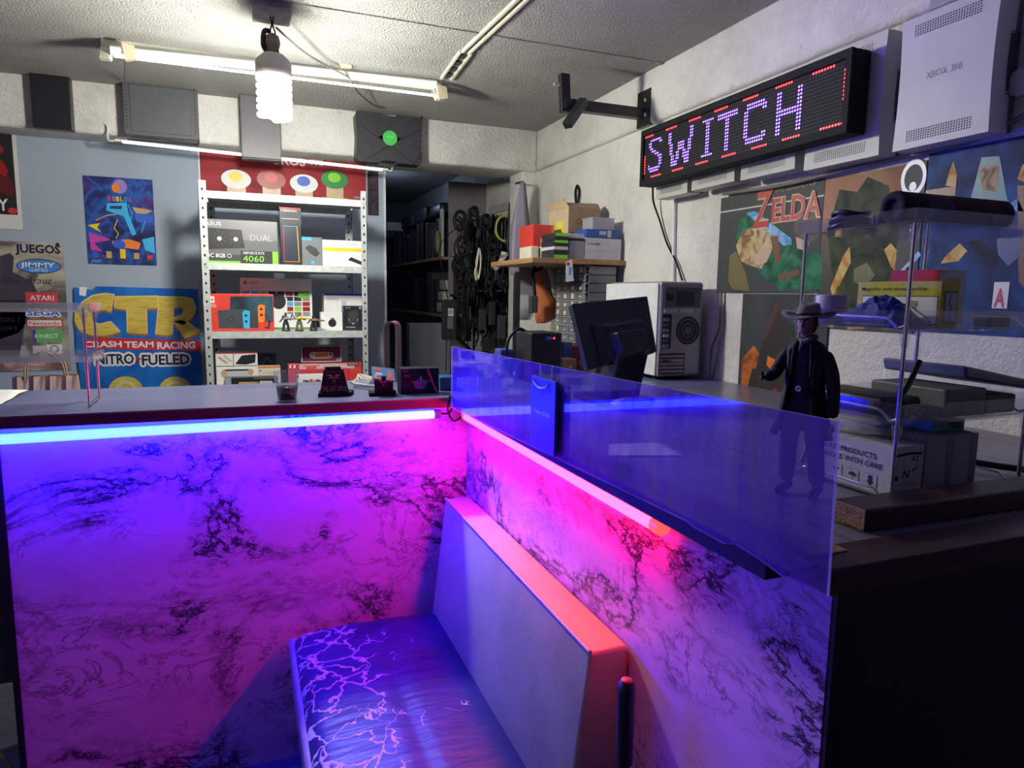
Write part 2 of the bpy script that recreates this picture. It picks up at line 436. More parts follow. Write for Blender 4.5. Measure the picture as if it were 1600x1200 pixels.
t = thing('shop_counter', (0, 2.1, 0), 'long marble-fronted counter with grey wood top running under the blue tube', 'counter')
G().box(lam_l, -.80, XR - .002, 1.895, 2.36, TOP - .004, TOP).build('worktop', t)
G().box(edge_m, -.80, XR - .002, 1.8945, 2.36, TOP - .030, TOP - .004).build('top_edge', t, 'dark brown edge band under the worktop')
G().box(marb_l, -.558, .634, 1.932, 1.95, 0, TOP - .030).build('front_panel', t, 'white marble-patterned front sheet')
G().box(blk_panel, -.572, -.558, 1.928, 2.30, 0, TOP - .030).build('side_panel', t, 'dark end panel')
t = thing('service_counter', (1.0, 1.2, 0), 'side counter with marble front and black end panel, nearest the camera', 'counter')
G().box(lam_r, .560, XR - .002, .56, 1.892, TOP - .004, TOP).build('worktop', t)
G().box(blk_m, .562, XR - .002, .602, 1.892, TOP - .030, TOP - .004).build('top_edge', t)
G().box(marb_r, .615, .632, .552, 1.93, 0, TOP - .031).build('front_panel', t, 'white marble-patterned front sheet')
G().box(blk_panel, .616, XR - .002, .545, .552, 0, TOP - .03).build('end_panel', t, 'black painted end panel')
g = G().box(edge_m, .600, XR - .002, .54, .60, TOP - .030, TOP + .003, .002); g.box(chip, .5985, .606, .541, .599, TOP - .028, TOP + .0015); g.box(chip, .606, .66, .575, .599, TOP, TOP + .0045); g.build('edge_board', t, 'dark board with raw chipboard corner at the end of the top')
BZ0, BZ1 = TOP + .0008, TOP + .031
g = G().hexa(edge_m, [(.742, .622, BZ0), (XR - .004, .612, BZ0), (XR - .004, .668, BZ0), (.742, .676, BZ0)], [(.742, .622, BZ1), (XR - .004, .612, BZ1), (XR - .004, .668, BZ1), (.742, .676, BZ1)], .003)
g.box(chip, .7405, .742, .624, .674, BZ0 + .001, BZ1 - .002)
g.build('wooden_batten', None, 'dark wooden batten with raw chipboard end lying on the black counter end', 'batten')

# ---- neon tubes
def neon(name, a, b, col, label, capcol):
    t = thing(name, a, label, 'neon tube')
    a = Vector(a); b = Vector(b); d = (b - a).normalized()
    e = mat(name + '_glow', (.9, .9, .9), .4, emit=col, estr=1)
    G().tube(e, [a + d * .012, b - d * .012], .0125, 16).build('glow_tube', t)
    G().tube(capcol, [a, a + d * .02], .0135, 12).build('end_cap', t)
    G().tube(capcol, [b - d * .02, b], .0135, 12).build('end_cap', t)
    return t
neon('blue_neon_tube', (-.70, 1.905, CAMZ - .357), (.525, 1.905, CAMZ - .349), BLUE_E, 'glowing blue tube lamp under the edge of the long counter', mat('blue_cap', (.2, .3, .7), .3))
redcap = mat('red_glow_cap', (.7, .1, .08), .3, emit=(1.0, .10, .10), estr=1.2)
neon('red_neon_tube', (.592, 1.87, CAMZ - .352), (.588, .85, CAMZ - .352), RED_E, 'glowing pinkish red tube lamp under the edge of the side counter', redcap)
G().tube(cable_m, spline([(.525, 1.905, CAMZ - .349), (.552, 1.90, CAMZ - .345), (.558, 1.885, CAMZ - .31), (.545, 1.87, CAMZ - .29), (.535, 1.86, CAMZ - .33), (.556, 1.87, CAMZ - .365), (.59, 1.88, CAMZ - .352)]), .003).build('power_lead', None, 'thin cable looping between the blue and red tubes at the corner', 'cable')

# ---- acrylic screen
acr = clear('acrylic_sheet', (.80, .74, 1), .24, .02, 1.49, 1.0, (.24, .09, .95))  # blue glow of the tube put into the haze colour and tint
acr_e = clear('acrylic_cut_edge', (.9, .9, 1), .55, .1, 1.49, 0, (.75, .72, 1))  # pale edge colour stands in for light carried through the sheet
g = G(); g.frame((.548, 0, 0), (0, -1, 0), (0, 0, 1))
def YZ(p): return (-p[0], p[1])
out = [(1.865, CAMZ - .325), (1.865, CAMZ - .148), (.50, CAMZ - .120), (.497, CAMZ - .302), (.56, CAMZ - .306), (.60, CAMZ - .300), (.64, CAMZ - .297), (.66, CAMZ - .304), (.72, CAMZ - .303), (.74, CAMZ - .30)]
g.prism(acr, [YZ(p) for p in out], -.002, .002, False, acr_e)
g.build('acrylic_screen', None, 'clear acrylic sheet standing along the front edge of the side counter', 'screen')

# ---- bench
vinyl = mat('grey_vinyl', (.43, .40, .28), .55, var=.16, vscale=7, bump=.25, bscale=40)
N, L, b = nodes(vinyl)
leather = mat('cracked_leather', (.08, .05, .055), .33, var=0)
N, L, b = nodes(leather)
tc = N.new('ShaderNodeTexCoord'); nz = N.new('ShaderNodeTexNoise'); nz.inputs['Scale'].default_value = 12; nz.inputs['Detail'].default_value = 9
vm = N.new('ShaderNodeVectorMath'); vm.operation = 'MULTIPLY_ADD'; vm.inputs[1].default_value = (.16, .16, .16)
L.new(tc.outputs['Object'], nz.inputs['Vector']); L.new(nz.outputs['Color'], vm.inputs[0]); L.new(tc.outputs['Object'], vm.inputs[2])
vo = N.new('ShaderNodeTexVoronoi'); vo.feature = 'DISTANCE_TO_EDGE'; vo.inputs['Scale'].default_value = 13; L.new(vm.outputs[0], vo.inputs['Vector'])
n2 = N.new('ShaderNodeTexNoise'); n2.inputs['Scale'].default_value = 6; n2.inputs['Detail'].default_value = 4; L.new(tc.outputs['Object'], n2.inputs['Vector'])
sx = N.new('ShaderNodeSeparateXYZ'); L.new(tc.outputs['Object'], sx.inputs[0])
lean = math_node(N, L, 'MULTIPLY', sx.outputs['X'], -1.1)               # more wear towards the front edge
mk = ramp(N, (.50, (0, 0, 0)), (.62, (1, 1, 1))); L.new(math_node(N, L, 'ADD', n2.outputs['Fac'], lean), mk.inputs[0])
wid = math_node(N, L, 'MULTIPLY', mk.outputs[0], .042)
ck = math_node(N, L, 'LESS_THAN', vo.outputs['Distance'], wid)
ck2 = math_node(N, L, 'MULTIPLY', ck, 1.0)
bc = ramp(N, (.4, (.012, .010, .06)), (.7, (.030, .022, .12))); L.new(n2.outputs['Fac'], bc.inputs[0])
mx = N.new('ShaderNodeMixRGB'); L.new(ck2, mx.inputs[0]); L.new(bc.outputs[0], mx.inputs[1]); mx.inputs[2].default_value = (.50, .44, .42, 1); L.new(mx.outputs[0], b.inputs['Base Color'])
rr = math_node(N, L, 'MULTIPLY_ADD', ck2, .5); N[-1].inputs[2].default_value = .42; L.new(rr, b.inputs['Roughness'])
wv = N.new('ShaderNodeTexNoise'); wv.inputs['Scale'].default_value = 1; wv.inputs['Detail'].default_value = 4; mpp = N.new('ShaderNodeMapping'); mpp.inputs['Scale'].default_value = (10, 45, 10)
L.new(tc.outputs['Object'], mpp.inputs[0]); L.new(mpp.outputs[0], wv.inputs['Vector'])
hh = math_node(N, L, 'SUBTRACT', wv.outputs['Fac'], math_node(N, L, 'MULTIPLY', ck2, .6))
bp = N.new('ShaderNodeBump'); bp.inputs['Strength'].default_value = .5; bp.inputs['Distance'].default_value = .006; L.new(hh, bp.inputs['Height']); L.new(bp.outputs[0], b.inputs['Normal'])

SZ = CAMZ - .93                   # seat height
t = thing('padded_bench', (.33, 1.4, 0), 'low padded bench with cracked dark seat and pale backrest in the counter corner', 'bench')
bm = bmesh.new(); bmesh.ops.create_grid(bm, x_segments=26, y_segments=60, size=.5)
X0, X1, Y0, Y1 = .085, .52, .55, 1.885
def seat_z(u, v):
    e = min(u, 1) ; d = min(v, 1 - v)
    puff = .018 * math.sin(math.pi * min(1, max(0, u))) ** .5
    edge = -.03 * max(0, 1 - u / .10) ** 2 - .02 * max(0, 1 - d / .03) ** 2
    seam = -.010 * math.exp(-((u - .52) / .018) ** 2)
    return puff + edge + seam
top = []
for v in bm.verts:
    u, w = v.co.x + .5, v.co.y + .5
    v.co = Vector((X0 + u * (X1 - X0), Y0 + w * (Y1 - Y0), SZ - .018 + seat_z(u, w)))
g = G().bm(bm, leather, True)
g.build('seat_cover', t)
g = G().box(mat('bench_side', (.30, .26, .30), .5, var=.15, vscale=12), X0 + .001, X1, Y0, Y1, SZ - .13, SZ - .040)
g.tube(MATS['bench_side'], [(X0 + .012, Y0, SZ - .045), (X0 + .012, Y1, SZ - .045)], .014, 10)
g.build('seat_side', t, 'pale side band of the seat cushion')
G().box(blk_m, X0 + .04, X1 - .02, Y0 + .02, Y1 - .02, 0, SZ - .13).build('plinth', t)
# backrest: slanted pad, thinner at the top
def back_x(zz): return None
zb, zt = SZ - .05, CAMZ - .595
lo = [(.490, .97, zb), (.612, .97, zb), (.612, 1.885, zb), (.490, 1.885, zb)]
hi = [(.535, .97, zt - .015), (.612, .97, zt - .015), (.612, 1.885, zt - .005), (.535, 1.885, zt - .005)]
G().hexa(vinyl, lo, hi, .008, True).build('backrest', t)
G().tube(mat('backrest_piping', (.42, .38, .40), .6), [(.535, .972, zt - .014), (.535, 1.88, zt - .004)], .004).build('piping', t)
# black grip handle
hx, hy = .545, .868
g = G().lathe(blk, [(.012, 0), (.010, .01), (.010, CAMZ - .75), (.0145, CAMZ - .745), (.0145, CAMZ - .62), (.012, CAMZ - .607), (0, CAMZ - .604)], (hx, hy, 0), 20)
g.lathe(mat('worn_red_top', (.35, .05, .05), .5), [(.0095, CAMZ - .6055), (.009, CAMZ - .6025), (0, CAMZ - .602)], (hx, hy, 0), 16)
g.build('grip_handle', None, 'upright black cylindrical grip beside the near end of the backrest', 'handle')
# ================================================================ lamps on the ceiling and the beam
t = thing('pendant_bulb', (.118, 2.5, ZC), 'large glowing spiral bulb hanging from a socket and grey box on the ceiling', 'light bulb')
bx, by = wy(428, 130, 2.5).x, 2.5
zt1, zs0, zb0, zb1, zsp = [wy(428, k, 2.5).z for k in (24, 56, 88, 122, 192)]
gm = mat('grimy_metal_box', (.30, .29, .30), .6, .2, var=.2)
G().box(gm, bx - .055, bx + .055, by - .04, by + .07, zt1 + .012, ZC + .002, .004).box(gm, bx - .060, bx + .060, by - .046, by + .075, zt1 - .004, zt1 + .012, .003).build('mount_box', t)
g = G()
for dx in (-.006, .006): g.tube(cable_m, spline([(bx + dx, by, zt1), (bx + dx * .3, by + .003, zt1 - .03), (bx + dx * 1.4, by, zs0 + .01), (bx + dx, by, zs0 - .02)]), .0028, 6)
g.tube(cable_m, spline([(bx - .004, by, zs0 + .012), (bx - .025, by, zs0 + .01), (bx - .03, by, zs0 - .03), (bx - .022, by, zs0 - .05)]), .008, 8)
g.build('cord', t)
sk = mat('brown_socket', (.10, .085, .07), .5)
G().lathe(sk, [(.008, zs0 + .006), (.02, zs0 - .002), (.024, zs0 - .02), (.022, zs0 - .035), (.019, zs0 - .04), (.0215, zb0 + .0)], (bx, by, 0), 20).build('socket', t)
wb = mat('bulb_base', (.66, .63, .54), .5)
G().lathe(wb, [(.022, zb0 + .006), (.034, zb0 + .004), (.052, zb0 - .012), (.058, zb0 - .022), (.058, zb1 + .004), (.054, zb1 - .006), (.02, zb1 - .008)], (bx, by, 0), 28).build('ballast', t, 'off-white ballast base of the bulb')
glow = mat('bulb_glow', (.9, .9, .9), .4, emit=(1, .99, .87), estr=BULB_E)
H = zb1 - zsp; g = G()
for ph in (0, math.pi):
    pts = []
    for k in range(121):
        u = k / 120; a = ph + u * 2 * math.pi * 2.75
        rr = .047 if u < .93 else .047 - (u - .93) / .07 * .042
        pts.append((bx + rr * math.cos(a), by + rr * math.sin(a), zb1 - .006 - u * (H - .018)))
    g.tube(glow, pts, .0095, 8)
g.build('spiral_tube', t, 'glowing white spiral tube')

# fluorescent-style fitting
beige = mat('beige_painted_metal', (.60, .57, .46), .55, var=.08)
a0, a1 = wy(163, 82, 3.0), wy(689, 137, 3.0)
c0, c1 = wz(160, 44, ZC - .008), wz(692, 122, ZC - .008)
t = thing('ceiling_light', (a0 + a1) / 2, 'long beige ceiling fitting with a glowing white tube', 'ceiling light')
yb = 3.09
G().box(beige, a0.x - .02, a1.x + .02, yb - .03, yb + .03, ZC - .035, ZC + .001, .004).build('channel', t)
for xx, sgn in ((a0.x, 1), (a1.x, -1)):
    G().hexa(beige, [(xx - .02, 2.985, a0.z - .022), (xx + .02, 2.985, a0.z - .022), (xx + .02, 3.03, a0.z - .022), (xx - .02, 3.03, a0.z - .022)],
             [(xx - .02, 3.05, ZC - .03), (xx + .02, 3.05, ZC - .03), (xx + .02, 3.11, ZC - .03), (xx - .02, 3.11, ZC - .03)], .004).build('end_bracket', t)
G().tube(mat('tube_diffuser', (.8, .8, .75), .4), [(a0.x + .02, 3.004, a0.z + .012), (a1.x - .02, 3.004, a1.z + .012)], .016, 14).build('tube', t)
G().box(led_white, a0.x + .03, a1.x - .03, 2.996, 3.012, a0.z - .009, a0.z - .004).build('led_row', t, 'bright row of white LEDs')
tape = mat('masking_tape', (.50, .42, .30), .8)
for px, py, s in ((200, 82, .7), (536, 96, 1), (690, 145, .8)):
    p = wy(px, py, 2.985); tp = G()
    tp.add([p + Vector((-.03 * s, 0, .035)), p + Vector((.03 * s, .004, .028)), p + Vector((.035 * s, -.004, -.02)), p + Vector((-.01, -.005, -.03)),
            p + Vector((-.03 * s, .018, .035)), p + Vector((.03 * s, .022, .028)), p + Vector((.035 * s, .018, -.02)), p + Vector((-.01, .018, -.03))],
           [(0, 1, 2, 3), (7, 6, 5, 4), (0, 4, 5, 1), (1, 5, 6, 2), (2, 6, 7, 3), (3, 7, 4, 0)], tape)
    tp.build('tape_wrap', t, 'strip of masking tape wrapped round the tube')
# open beige duct from the fitting towards the camera
d0, d1, d2 = wz(697, 126, ZC - .012), wz(728, 84, ZC - .012), wz(822, -4, ZC - .012)
g = G()
for a, b, w_ in ((d0, d1, .022), (d1, d2, .014)):
    n = (b - a).normalized(); s_ = Vector((n.y, -n.x, 0))
    for q in (-1, 1):
        p = a + s_ * w_ * q; r = b + s_ * w_ * q
        g.hexa(beige, [p - s_ * .004, p + s_ * .004, r + s_ * .004, r - s_ * .004], [x + Vector((0, 0, .03)) for x in (p - s_ * .004, p + s_ * .004, r + s_ * .004, r - s_ * .004)])
    g.hexa(beige, [a - s_ * w_ + Vector((0, 0, .018)), a + s_ * w_ + Vector((0, 0, .018)), b + s_ * w_ + Vector((0, 0, .018)), b - s_ * w_ + Vector((0, 0, .018))],
           [a - s_ * w_ + Vector((0, 0, .029)), a + s_ * w_ + Vector((0, 0, .029)), b + s_ * w_ + Vector((0, 0, .029)), b - s_ * w_ + Vector((0, 0, .029))])
    if w_ > .02:
        for k in range(4):
            m_ = a.lerp(b, .15 + .23 * k); g.box(dark, m_.x - .012, m_.x + .012, m_.y - .02, m_.y + .02, ZC - .008, ZC + .004)
g.build('cable_duct', None, 'narrow beige cable duct running along the ceiling from the light fitting', 'cable duct')
G().tube(cable_g, spline([(bx + .014, by + .012, zs0 + .03), wy(470, 78, 2.7), wy(505, 100, 2.9), wy(545, 122, 2.99), wy(560, 145, 3.2), wy(588, 166, 3.5), wy(615, 169, 3.62), wy(640, 176, 3.63)]), .004).build('lamp_wire', None, 'thin wire from the spiral bulb past the ceiling light to the black console', 'wire')
t2 = wy(195, 92, 3.0)
G().tube(cable_g, spline([t2, wy(195, 110, 3.2), wy(194, 126, 3.58)]), .0025).build('fitting_wire', None, 'short thin wire dropping from the left end of the ceiling light', 'wire')

led_strip_m = mat('strip_led', (.9, .9, .9), .4, emit=(.76, .90, 1.0), estr=2.1)
# LED strip under the consoles on the beam
s0, s1 = wy(180, 221, 3.68), wy(606, 267, 3.68)
t = thing('led_strip', (s0 + s1) / 2, 'thin white LED strip running below the consoles on the beam', 'LED strip')
d = (s1 - s0).normalized()
G().hexa(wht, [s0 + Vector((0, -.010, 0)), s1 + Vector((0, -.010, 0)), s1 + Vector((0, .010, 0)), s0 + Vector((0, .010, 0))],
         [s0 + Vector((0, -.010, .010)), s1 + Vector((0, -.010, .010)), s1 + Vector((0, .010, .010)), s0 + Vector((0, .010, .010))]).build('rail', t)
g = G(); q0, q1 = s0 + d * .03, s1 - d * .03
g.hexa(led_strip_m, [q0 + Vector((0, -.0115, -.004)), q1 + Vector((0, -.0115, -.004)), q1 + Vector((0, .002, -.004)), q0 + Vector((0, .002, -.004))],
       [q0 + Vector((0, -.0115, .006)), q1 + Vector((0, -.0115, .006)), q1 + Vector((0, .006, 0)), q0 + Vector((0, .006, 0))])
g.build('led_row', t, 'glowing white LED row')
G().tube(wht, spline([s0 + Vector((.005, 0, .005)), wy(171, 220, 3.68), wy(168, 212, 3.685), wy(168, 198, 3.695), wy(163, 194, 3.705)]), .004).build('lead', t)
G().tube(wht, spline([s1 + Vector((-.01, 0, .005)), wy(611, 267, 3.68), wy(613, 262, 3.69)]), .004).build('lead', t)

# ---- consoles hung on the beam
def beam_box(x0, y0, x1, y1, yf): a = wy(x0, y0, yf); b = wy(x1, y1, yf); return a.x, b.x, b.z, a.z
yf = 3.63
x0, x1, z0, z1 = beam_box(190, 128, 311, 224, yf)
t = thing('game_console', ((x0 + x1) / 2, 3.67, z0), 'square dark grey console hung on the beam, left of the slim one', 'game console', 'consoles on the beam')
con = mat('console_grey', (.085, .09, .10), .45, var=.08)
g = G().box(con, x0, x1, yf, YB, z0 + .012, z1, .004)
g.box(con, x0 + .028, x1 - .028, yf - .004, yf, z0 + .03, z1 - .004, .0015)
g.build('case', t)
g = G().box(dark, x0 + .004, x1 - .004, yf + .004, YB - .003, z0, z0 + .013, .002)
g.box(blk, x0 + .03, x1 - .06, yf + .002, yf + .008, z0 + .002, z0 + .008); g.build('base_band', t)
g = G()
for xv in (x0 + .008, x1 - .016):
    g = G()
    for k in range(14): g.box(dark, xv, xv + .008, yf - .001, yf + .001, z0 + .04 + k * .016, z0 + .048 + k * .016)
    g.build('vent', t)
x0, x1, z0, z1 = beam_box(374, 148, 440, 254, yf)
t = thing('game_console', ((x0 + x1) / 2, 3.67, z0), 'narrow dark grey console standing upright on the beam behind the bulb', 'game console', 'consoles on the beam')
con2 = mat('console_taupe', (.115, .11, .125), .4, var=.05)
G().box(con2, x0, x1, yf - .02, yf + .03, z0 + .008, z1, .004).build('case', t)
G().box(dark, x0 + .02, x1 - .02, yf + .03, YB, z1 - .12, z1 - .02).build('hanger', t)
G().box(dark, x0 + .002, x1 - .002, yf - .018, yf + .028, z0, z0 + .009, .002).build('base_band', t)
x0, x1, z0, z1 = beam_box(556, 172, 660, 258, 3.61); yf = 3.61
t = thing('game_console', ((x0 + x1) / 2, 3.66, z0), 'chunky black console with green disc on the beam, nearest the corner', 'game console', 'consoles on the beam')
cb = mat('console_black', (.028, .028, .033), .5, var=.12, bump=.2, bscale=300)
g = G(); W_, H_ = x1 - x0, z1 - z0
g.frame((x0, yf + .03, z0), (1, 0, 0), (0, 0, 1))
out = [(.012, 0), (W_ * .36, 0), (W_ * .40, .010), (W_ * .60, .010), (W_ * .64, 0), (W_ - .012, 0), (W_, .014), (W_ - .006, H_ * .5), (W_, H_ - .014), (W_ - .012, H_), (W_ * .62, H_), (W_ * .58, H_ - .008), (W_ * .42, H_ - .008), (W_ * .38, H_), (.012, H_), (0, H_ - .014), (.006, H_ * .5), (0, .014)]
g.prism(cb, out, -.07, .022)
ctr = (W_ / 2, H_ / 2)
for a, b in ((0, 1), (1, 2), (2, 3), (3, 0)):       # X-shaped raised ribs
    cs = [(0.012, .012), (W_ - .012, .012), (W_ - .012, H_ - .012), (.012, H_ - .012)]
for c_ in ((.012, .012), (W_ - .012, .012), (W_ - .012, H_ - .012), (.012, H_ - .012)):
    dv = Vector((c_[0] - ctr[0], c_[1] - ctr[1])); n_ = Vector((-dv.y, dv.x)).normalized()
    q = [Vector(ctr) + n_ * .03, Vector(ctr) - n_ * .03, Vector(c_) - n_ * .055, Vector(c_) + n_ * .055]
    q = [Vector((min(max(p.x, .006), W_ - .006), min(max(p.y, .006), H_ - .006))) for p in q]
    g.prism(cb, [(p.x, p.y) for p in q], .022, .030)
for k in range(8): g.box(blk, .003, .010, .03 + k * .028, .042 + k * .028, .0, .024); g.box(blk, W_ - .010, W_ - .003, .03 + k * .028, .042 + k * .028, 0, .024)
g.build('case', t)
jw = G().frame((x0, yf, z0), (1, 0, 0), (0, 0, 1))
gj = mat('green_jewel', (.07, .50, .10), .35)
jw.prism(gj, [(ctr[0] + .037 * math.cos(R(k * 12)), ctr[1] + .037 * math.sin(R(k * 12))) for k in range(30)], -.004, .005)
jw.text(mat('jewel_print', (.3, .72, .3), .4), 'XBOX', *ctr, .011, .042, .01, 'c', w=.0056)
jw.build('jewel', t, 'round green disc in the middle of the lid')
G().tube(blk, spline([(x1 - .01, yf + .05, z0 + .21), (x1 + .006, yf + .05, z0 + .22), (x1 + .008, yf + .05, z0 + .26), (x1 - .006, yf + .05, z0 + .28)]), .004).build('cable_loop', t)
pL = wy(45, 112, 3.66), wy(114, 204, 3.66)
g = G().box(blk, pL[0].x, pL[1].x, 3.66, YB, pL[1].z, pL[0].z, .004); t = g.build('game_console', None, 'plain black slab console at the far left of the beam', 'game console', 'consoles on the beam')

# ---- white consoles on the right wall
xb = mat('console_white', (.52, .52, .50), .45, var=.05, vscale=8)
xside = mat('console_side_grey', (.13, .135, .15), .5, var=.1)
def white_console(y0, y1, z0, z1, label, text=False):
    t = thing('white_console', (XR - .04, (y0 + y1) / 2, z0), label, 'game console', 'white consoles on the right wall')
    xf = XR - .083; w_ = y1 - y0; h = z1 - z0
    g = G(); n = 6
    g.frame((xf, y1, z0), (0, -1, 0), (0, 0, 1))          # u runs from far to near
    # waisted front shell: edges bow inwards at mid height
    def outline(): return [(.005 * math.sin(math.pi * k / n), h * k / n) for k in range(n + 1)] + [(w_ - .005 * math.sin(math.pi * k / n), h * k / n) for k in range(n, -1, -1)]
    g.prism(xb, outline(), -.060, 0); g.build('case', t)
    G().box(xside, xf + .045, XR - .003, y0 + .004, y1 - .004, z0 + .004, z1 - .004, .004).build('side_band', t, 'dark grey grille band round the side')
    g = G().frame((xf, y1, z0), (0, -1, 0), (0, 0, 1)); dk = mat('vent_hole', (.012, .012, .012), .8)
    for zz in (.018, h - .044):
        g = G().frame((xf, y1, z0), (0, -1, 0), (0, 0, 1))
        for r in range(5):
            for c in range(26): g.disc(dk, w_ * .16 + c * w_ * .66 / 25, zz + r * .0056, .0019, w=.0006, n=6)
        g.build('vent', t, 'panel of small dark holes')
    g = G().frame((XR - .03, y0 + .0035, z0), (1, 0, 0), (0, 0, 1))
    for r in range(22):
        for c in range(5): g.disc(dk, -.006 + c * .0065, h * .28 + r * .0062, .0022, w=.0006, n=6)
    g.build('side_vent', t)
    if text:
        G().frame((xf, y1, z0), (0, -1, 0), (0, 0, 1)).text(mat('console_print', (.27, .27, .27), .5), 'XBOX 360', w_ / 2, h * .50, .016, .088, 0, 'c').build('lettering', t)
    return t
white_console(1.065, 1.305, CAMZ + .372, CAMZ + .680, 'whole white console beside the sign, nearest the camera', True)
white_console(1.345, 1.60, CAMZ + .372, CAMZ + .680, 'white console half hidden by the right end of the sign')
white_console(1.635, 1.875, CAMZ + .385, CAMZ + .672, 'white console showing below the sign between HC letters')
white_console(1.905, 2.14, CAMZ + .388, CAMZ + .670, 'white console showing below the sign under the letters IT')
white_console(2.165, 2.372, CAMZ + .385, CAMZ + .668, 'white console showing below the left end of the sign')

# ---- LED sign
SX, SY0, SY1 = 1.47, 2.394 * 1.47 / 1.48, 1.403 * 1.47 / 1.48
pz0, pz1 = CAMZ + .297 * SX, CAMZ + .432 * SX
Lg = SY0 - SY1; Hs = pz1 - pz0
t = thing('led_sign', (SX, (SY0 + SY1) / 2, pz0), 'long black LED sign reading SWITCH in violet dots with red dashes round it', 'LED sign')
g = G()
g.frame((SX, SY0, pz0), (0, -1, 0), (0, 0, 1)); fr = .016
sblk = mat('sign_frame_black', (.007, .007, .009), .7, var=.1, spec=.2)
g.box(sblk, -.006, Lg + .006, -.006, Hs + .006, -.062, -.006, .003)
for a in ((-.006, Lg + .006, -.006, fr), (-.006, Lg + .006, Hs - fr, Hs + .006), (-.006, fr * .7, fr, Hs - fr), (Lg - fr * .7, Lg + .006, fr, Hs - fr)): g.box(sblk, *a, -.006, .004)
for k in range(3): g.box(grey, Lg * (.2 + .28 * k), Lg * (.2 + .28 * k) + .04, Hs + .004, Hs + .012, -.05, -.02, .003)
g.build('frame', t)
g = G().frame((SX, SY0, pz0), (0, -1, 0), (0, 0, 1))
g.rect(mat('sign_face', (.008, .008, .011), .7, var=.1, spec=.2), .008, fr, Lg - .008, Hs - fr, -.0055)
offm = mat('unlit_dot', (.035, .035, .042), .5, var=0, spec=.3)
vio = mat('violet_dot', (.5, .4, .9), .4, emit=(.50, .20, 2.6), estr=2.4)
redd = mat('red_dot', (.9, .1, .1), .4, emit=(2.6, .06, .10), estr=2)
NC, NR = 96, 16; pu = (Lg - .024) / NC; pv = (Hs - 2 * fr - .002) / NR
lit = {}
def seg(c0, c1, r0, r1, k='v'):
    for c in range(c0, c1 + 1):
        for r in range(r0, r1 + 1): lit[(c, r)] = k
# letters, rows counted from the top; two dots wide
for c, r0, r1 in ((3, 3, 4), (4, 2, 5), (5, 2, 2), (6, 2, 2), (7, 2, 2), (8, 2, 2), (9, 2, 2), (10, 2, 3), (11, 3, 3)): seg(c, c, r0, r1)
for p in ((5, 5), (5, 6), (6, 6), (7, 6), (7, 7), (8, 7), (9, 7), (9, 8), (10, 8)): lit[p] = 'v'
seg(10, 11, 8, 11); seg(4, 9, 12, 13); lit[(10, 12)] = 'v'; lit[(3, 12)] = 'v'; lit[(3, 11)] = 'v'
for k in range(12):                                   # W
    o = k // 4
    seg(16 + o, 17 + o, 2 + k, 2 + k); seg(29 - o, 30 - o, 2 + k, 2 + k)
    if k > 3: seg(22 - (k - 4) // 3, 23 - (k - 4) // 3, 2 + k, 2 + k); seg(24 + (k - 4) // 3, 25 + (k - 4) // 3, 2 + k, 2 + k)
seg(36, 41, 2, 2); seg(38, 39, 2, 13); seg(36, 41, 13, 13)
seg(44, 53, 2, 3); seg(48, 49, 2, 13)
seg(57, 58, 4, 11); seg(58, 65, 2, 3); seg(58, 65, 12, 13); seg(65, 66, 3, 4); seg(65, 66, 11, 12)
seg(71, 72, 2, 13); seg(79, 80, 2, 13); seg(73, 78, 7, 8)
for c0, c1 in ((0, 5), (14, 20), (28, 34), (42, 48), (56, 62), (70, 76), (84, 91)): seg(c0, c1, 0, 0, 'r')
for c0, c1 in ((5, 11), (19, 25), (33, 39), (47, 53), (61, 67), (74, 80), (88, 95)): seg(c0, c1, 15, 15, 'r')
seg(0, 0, 7, 13, 'r'); seg(95, 95, 2, 9, 'r')
for c in range(NC):
    for r in range(NR):
        k = lit.get((c, r)); u = .012 + (c + .5) * pu; v = Hs - fr - .001 - (r + .5) * pv
        m_ = {'v': vio, 'r': redd}.get(k, offm); rad = .0030 if k else .0026
        g.disc(m_, u, v, rad * (1.15 if k else 1), w=-.003 if k else -.0045, n=6)
for c in range(NC + 1): g.rect(blk_m, .012 + c * pu - .0006, fr, .012 + c * pu + .0006, Hs - fr, -.0042)
g.build('dot_matrix', t, 'grid of violet and red lit dots')
G().tube(cable_m, spline([wx(1020, 288, 1.56), wx(1021, 315, 1.585), wx(1031, 345, 1.605), wx(1042, 380, 1.608), wx(1056, 408, 1.608), wx(1066, 438, 1.606)]), .004).build('sign_cable', None, 'black cable drooping down the white wall from the sign', 'cable')
G().tube(wht, [wx(1054, 318, 1.612), wx(1052, 442, 1.612)], .008, 8).build('wall_conduit', None, 'thin vertical grey conduit on the white wall below the consoles', 'conduit')
G().tube(cable_g, spline([wx(1130, 303, 1.60), wx(1220, 290, 1.60), wx(1310, 268, 1.595), wx(1400, 248, 1.6), wx(1470, 232, 1.6), wx(1530, 215, 1.6), wx(1610, 175, 1.6)]), .006).build('wall_cable', None, 'pale cable strung along the wall under the white consoles', 'cable')
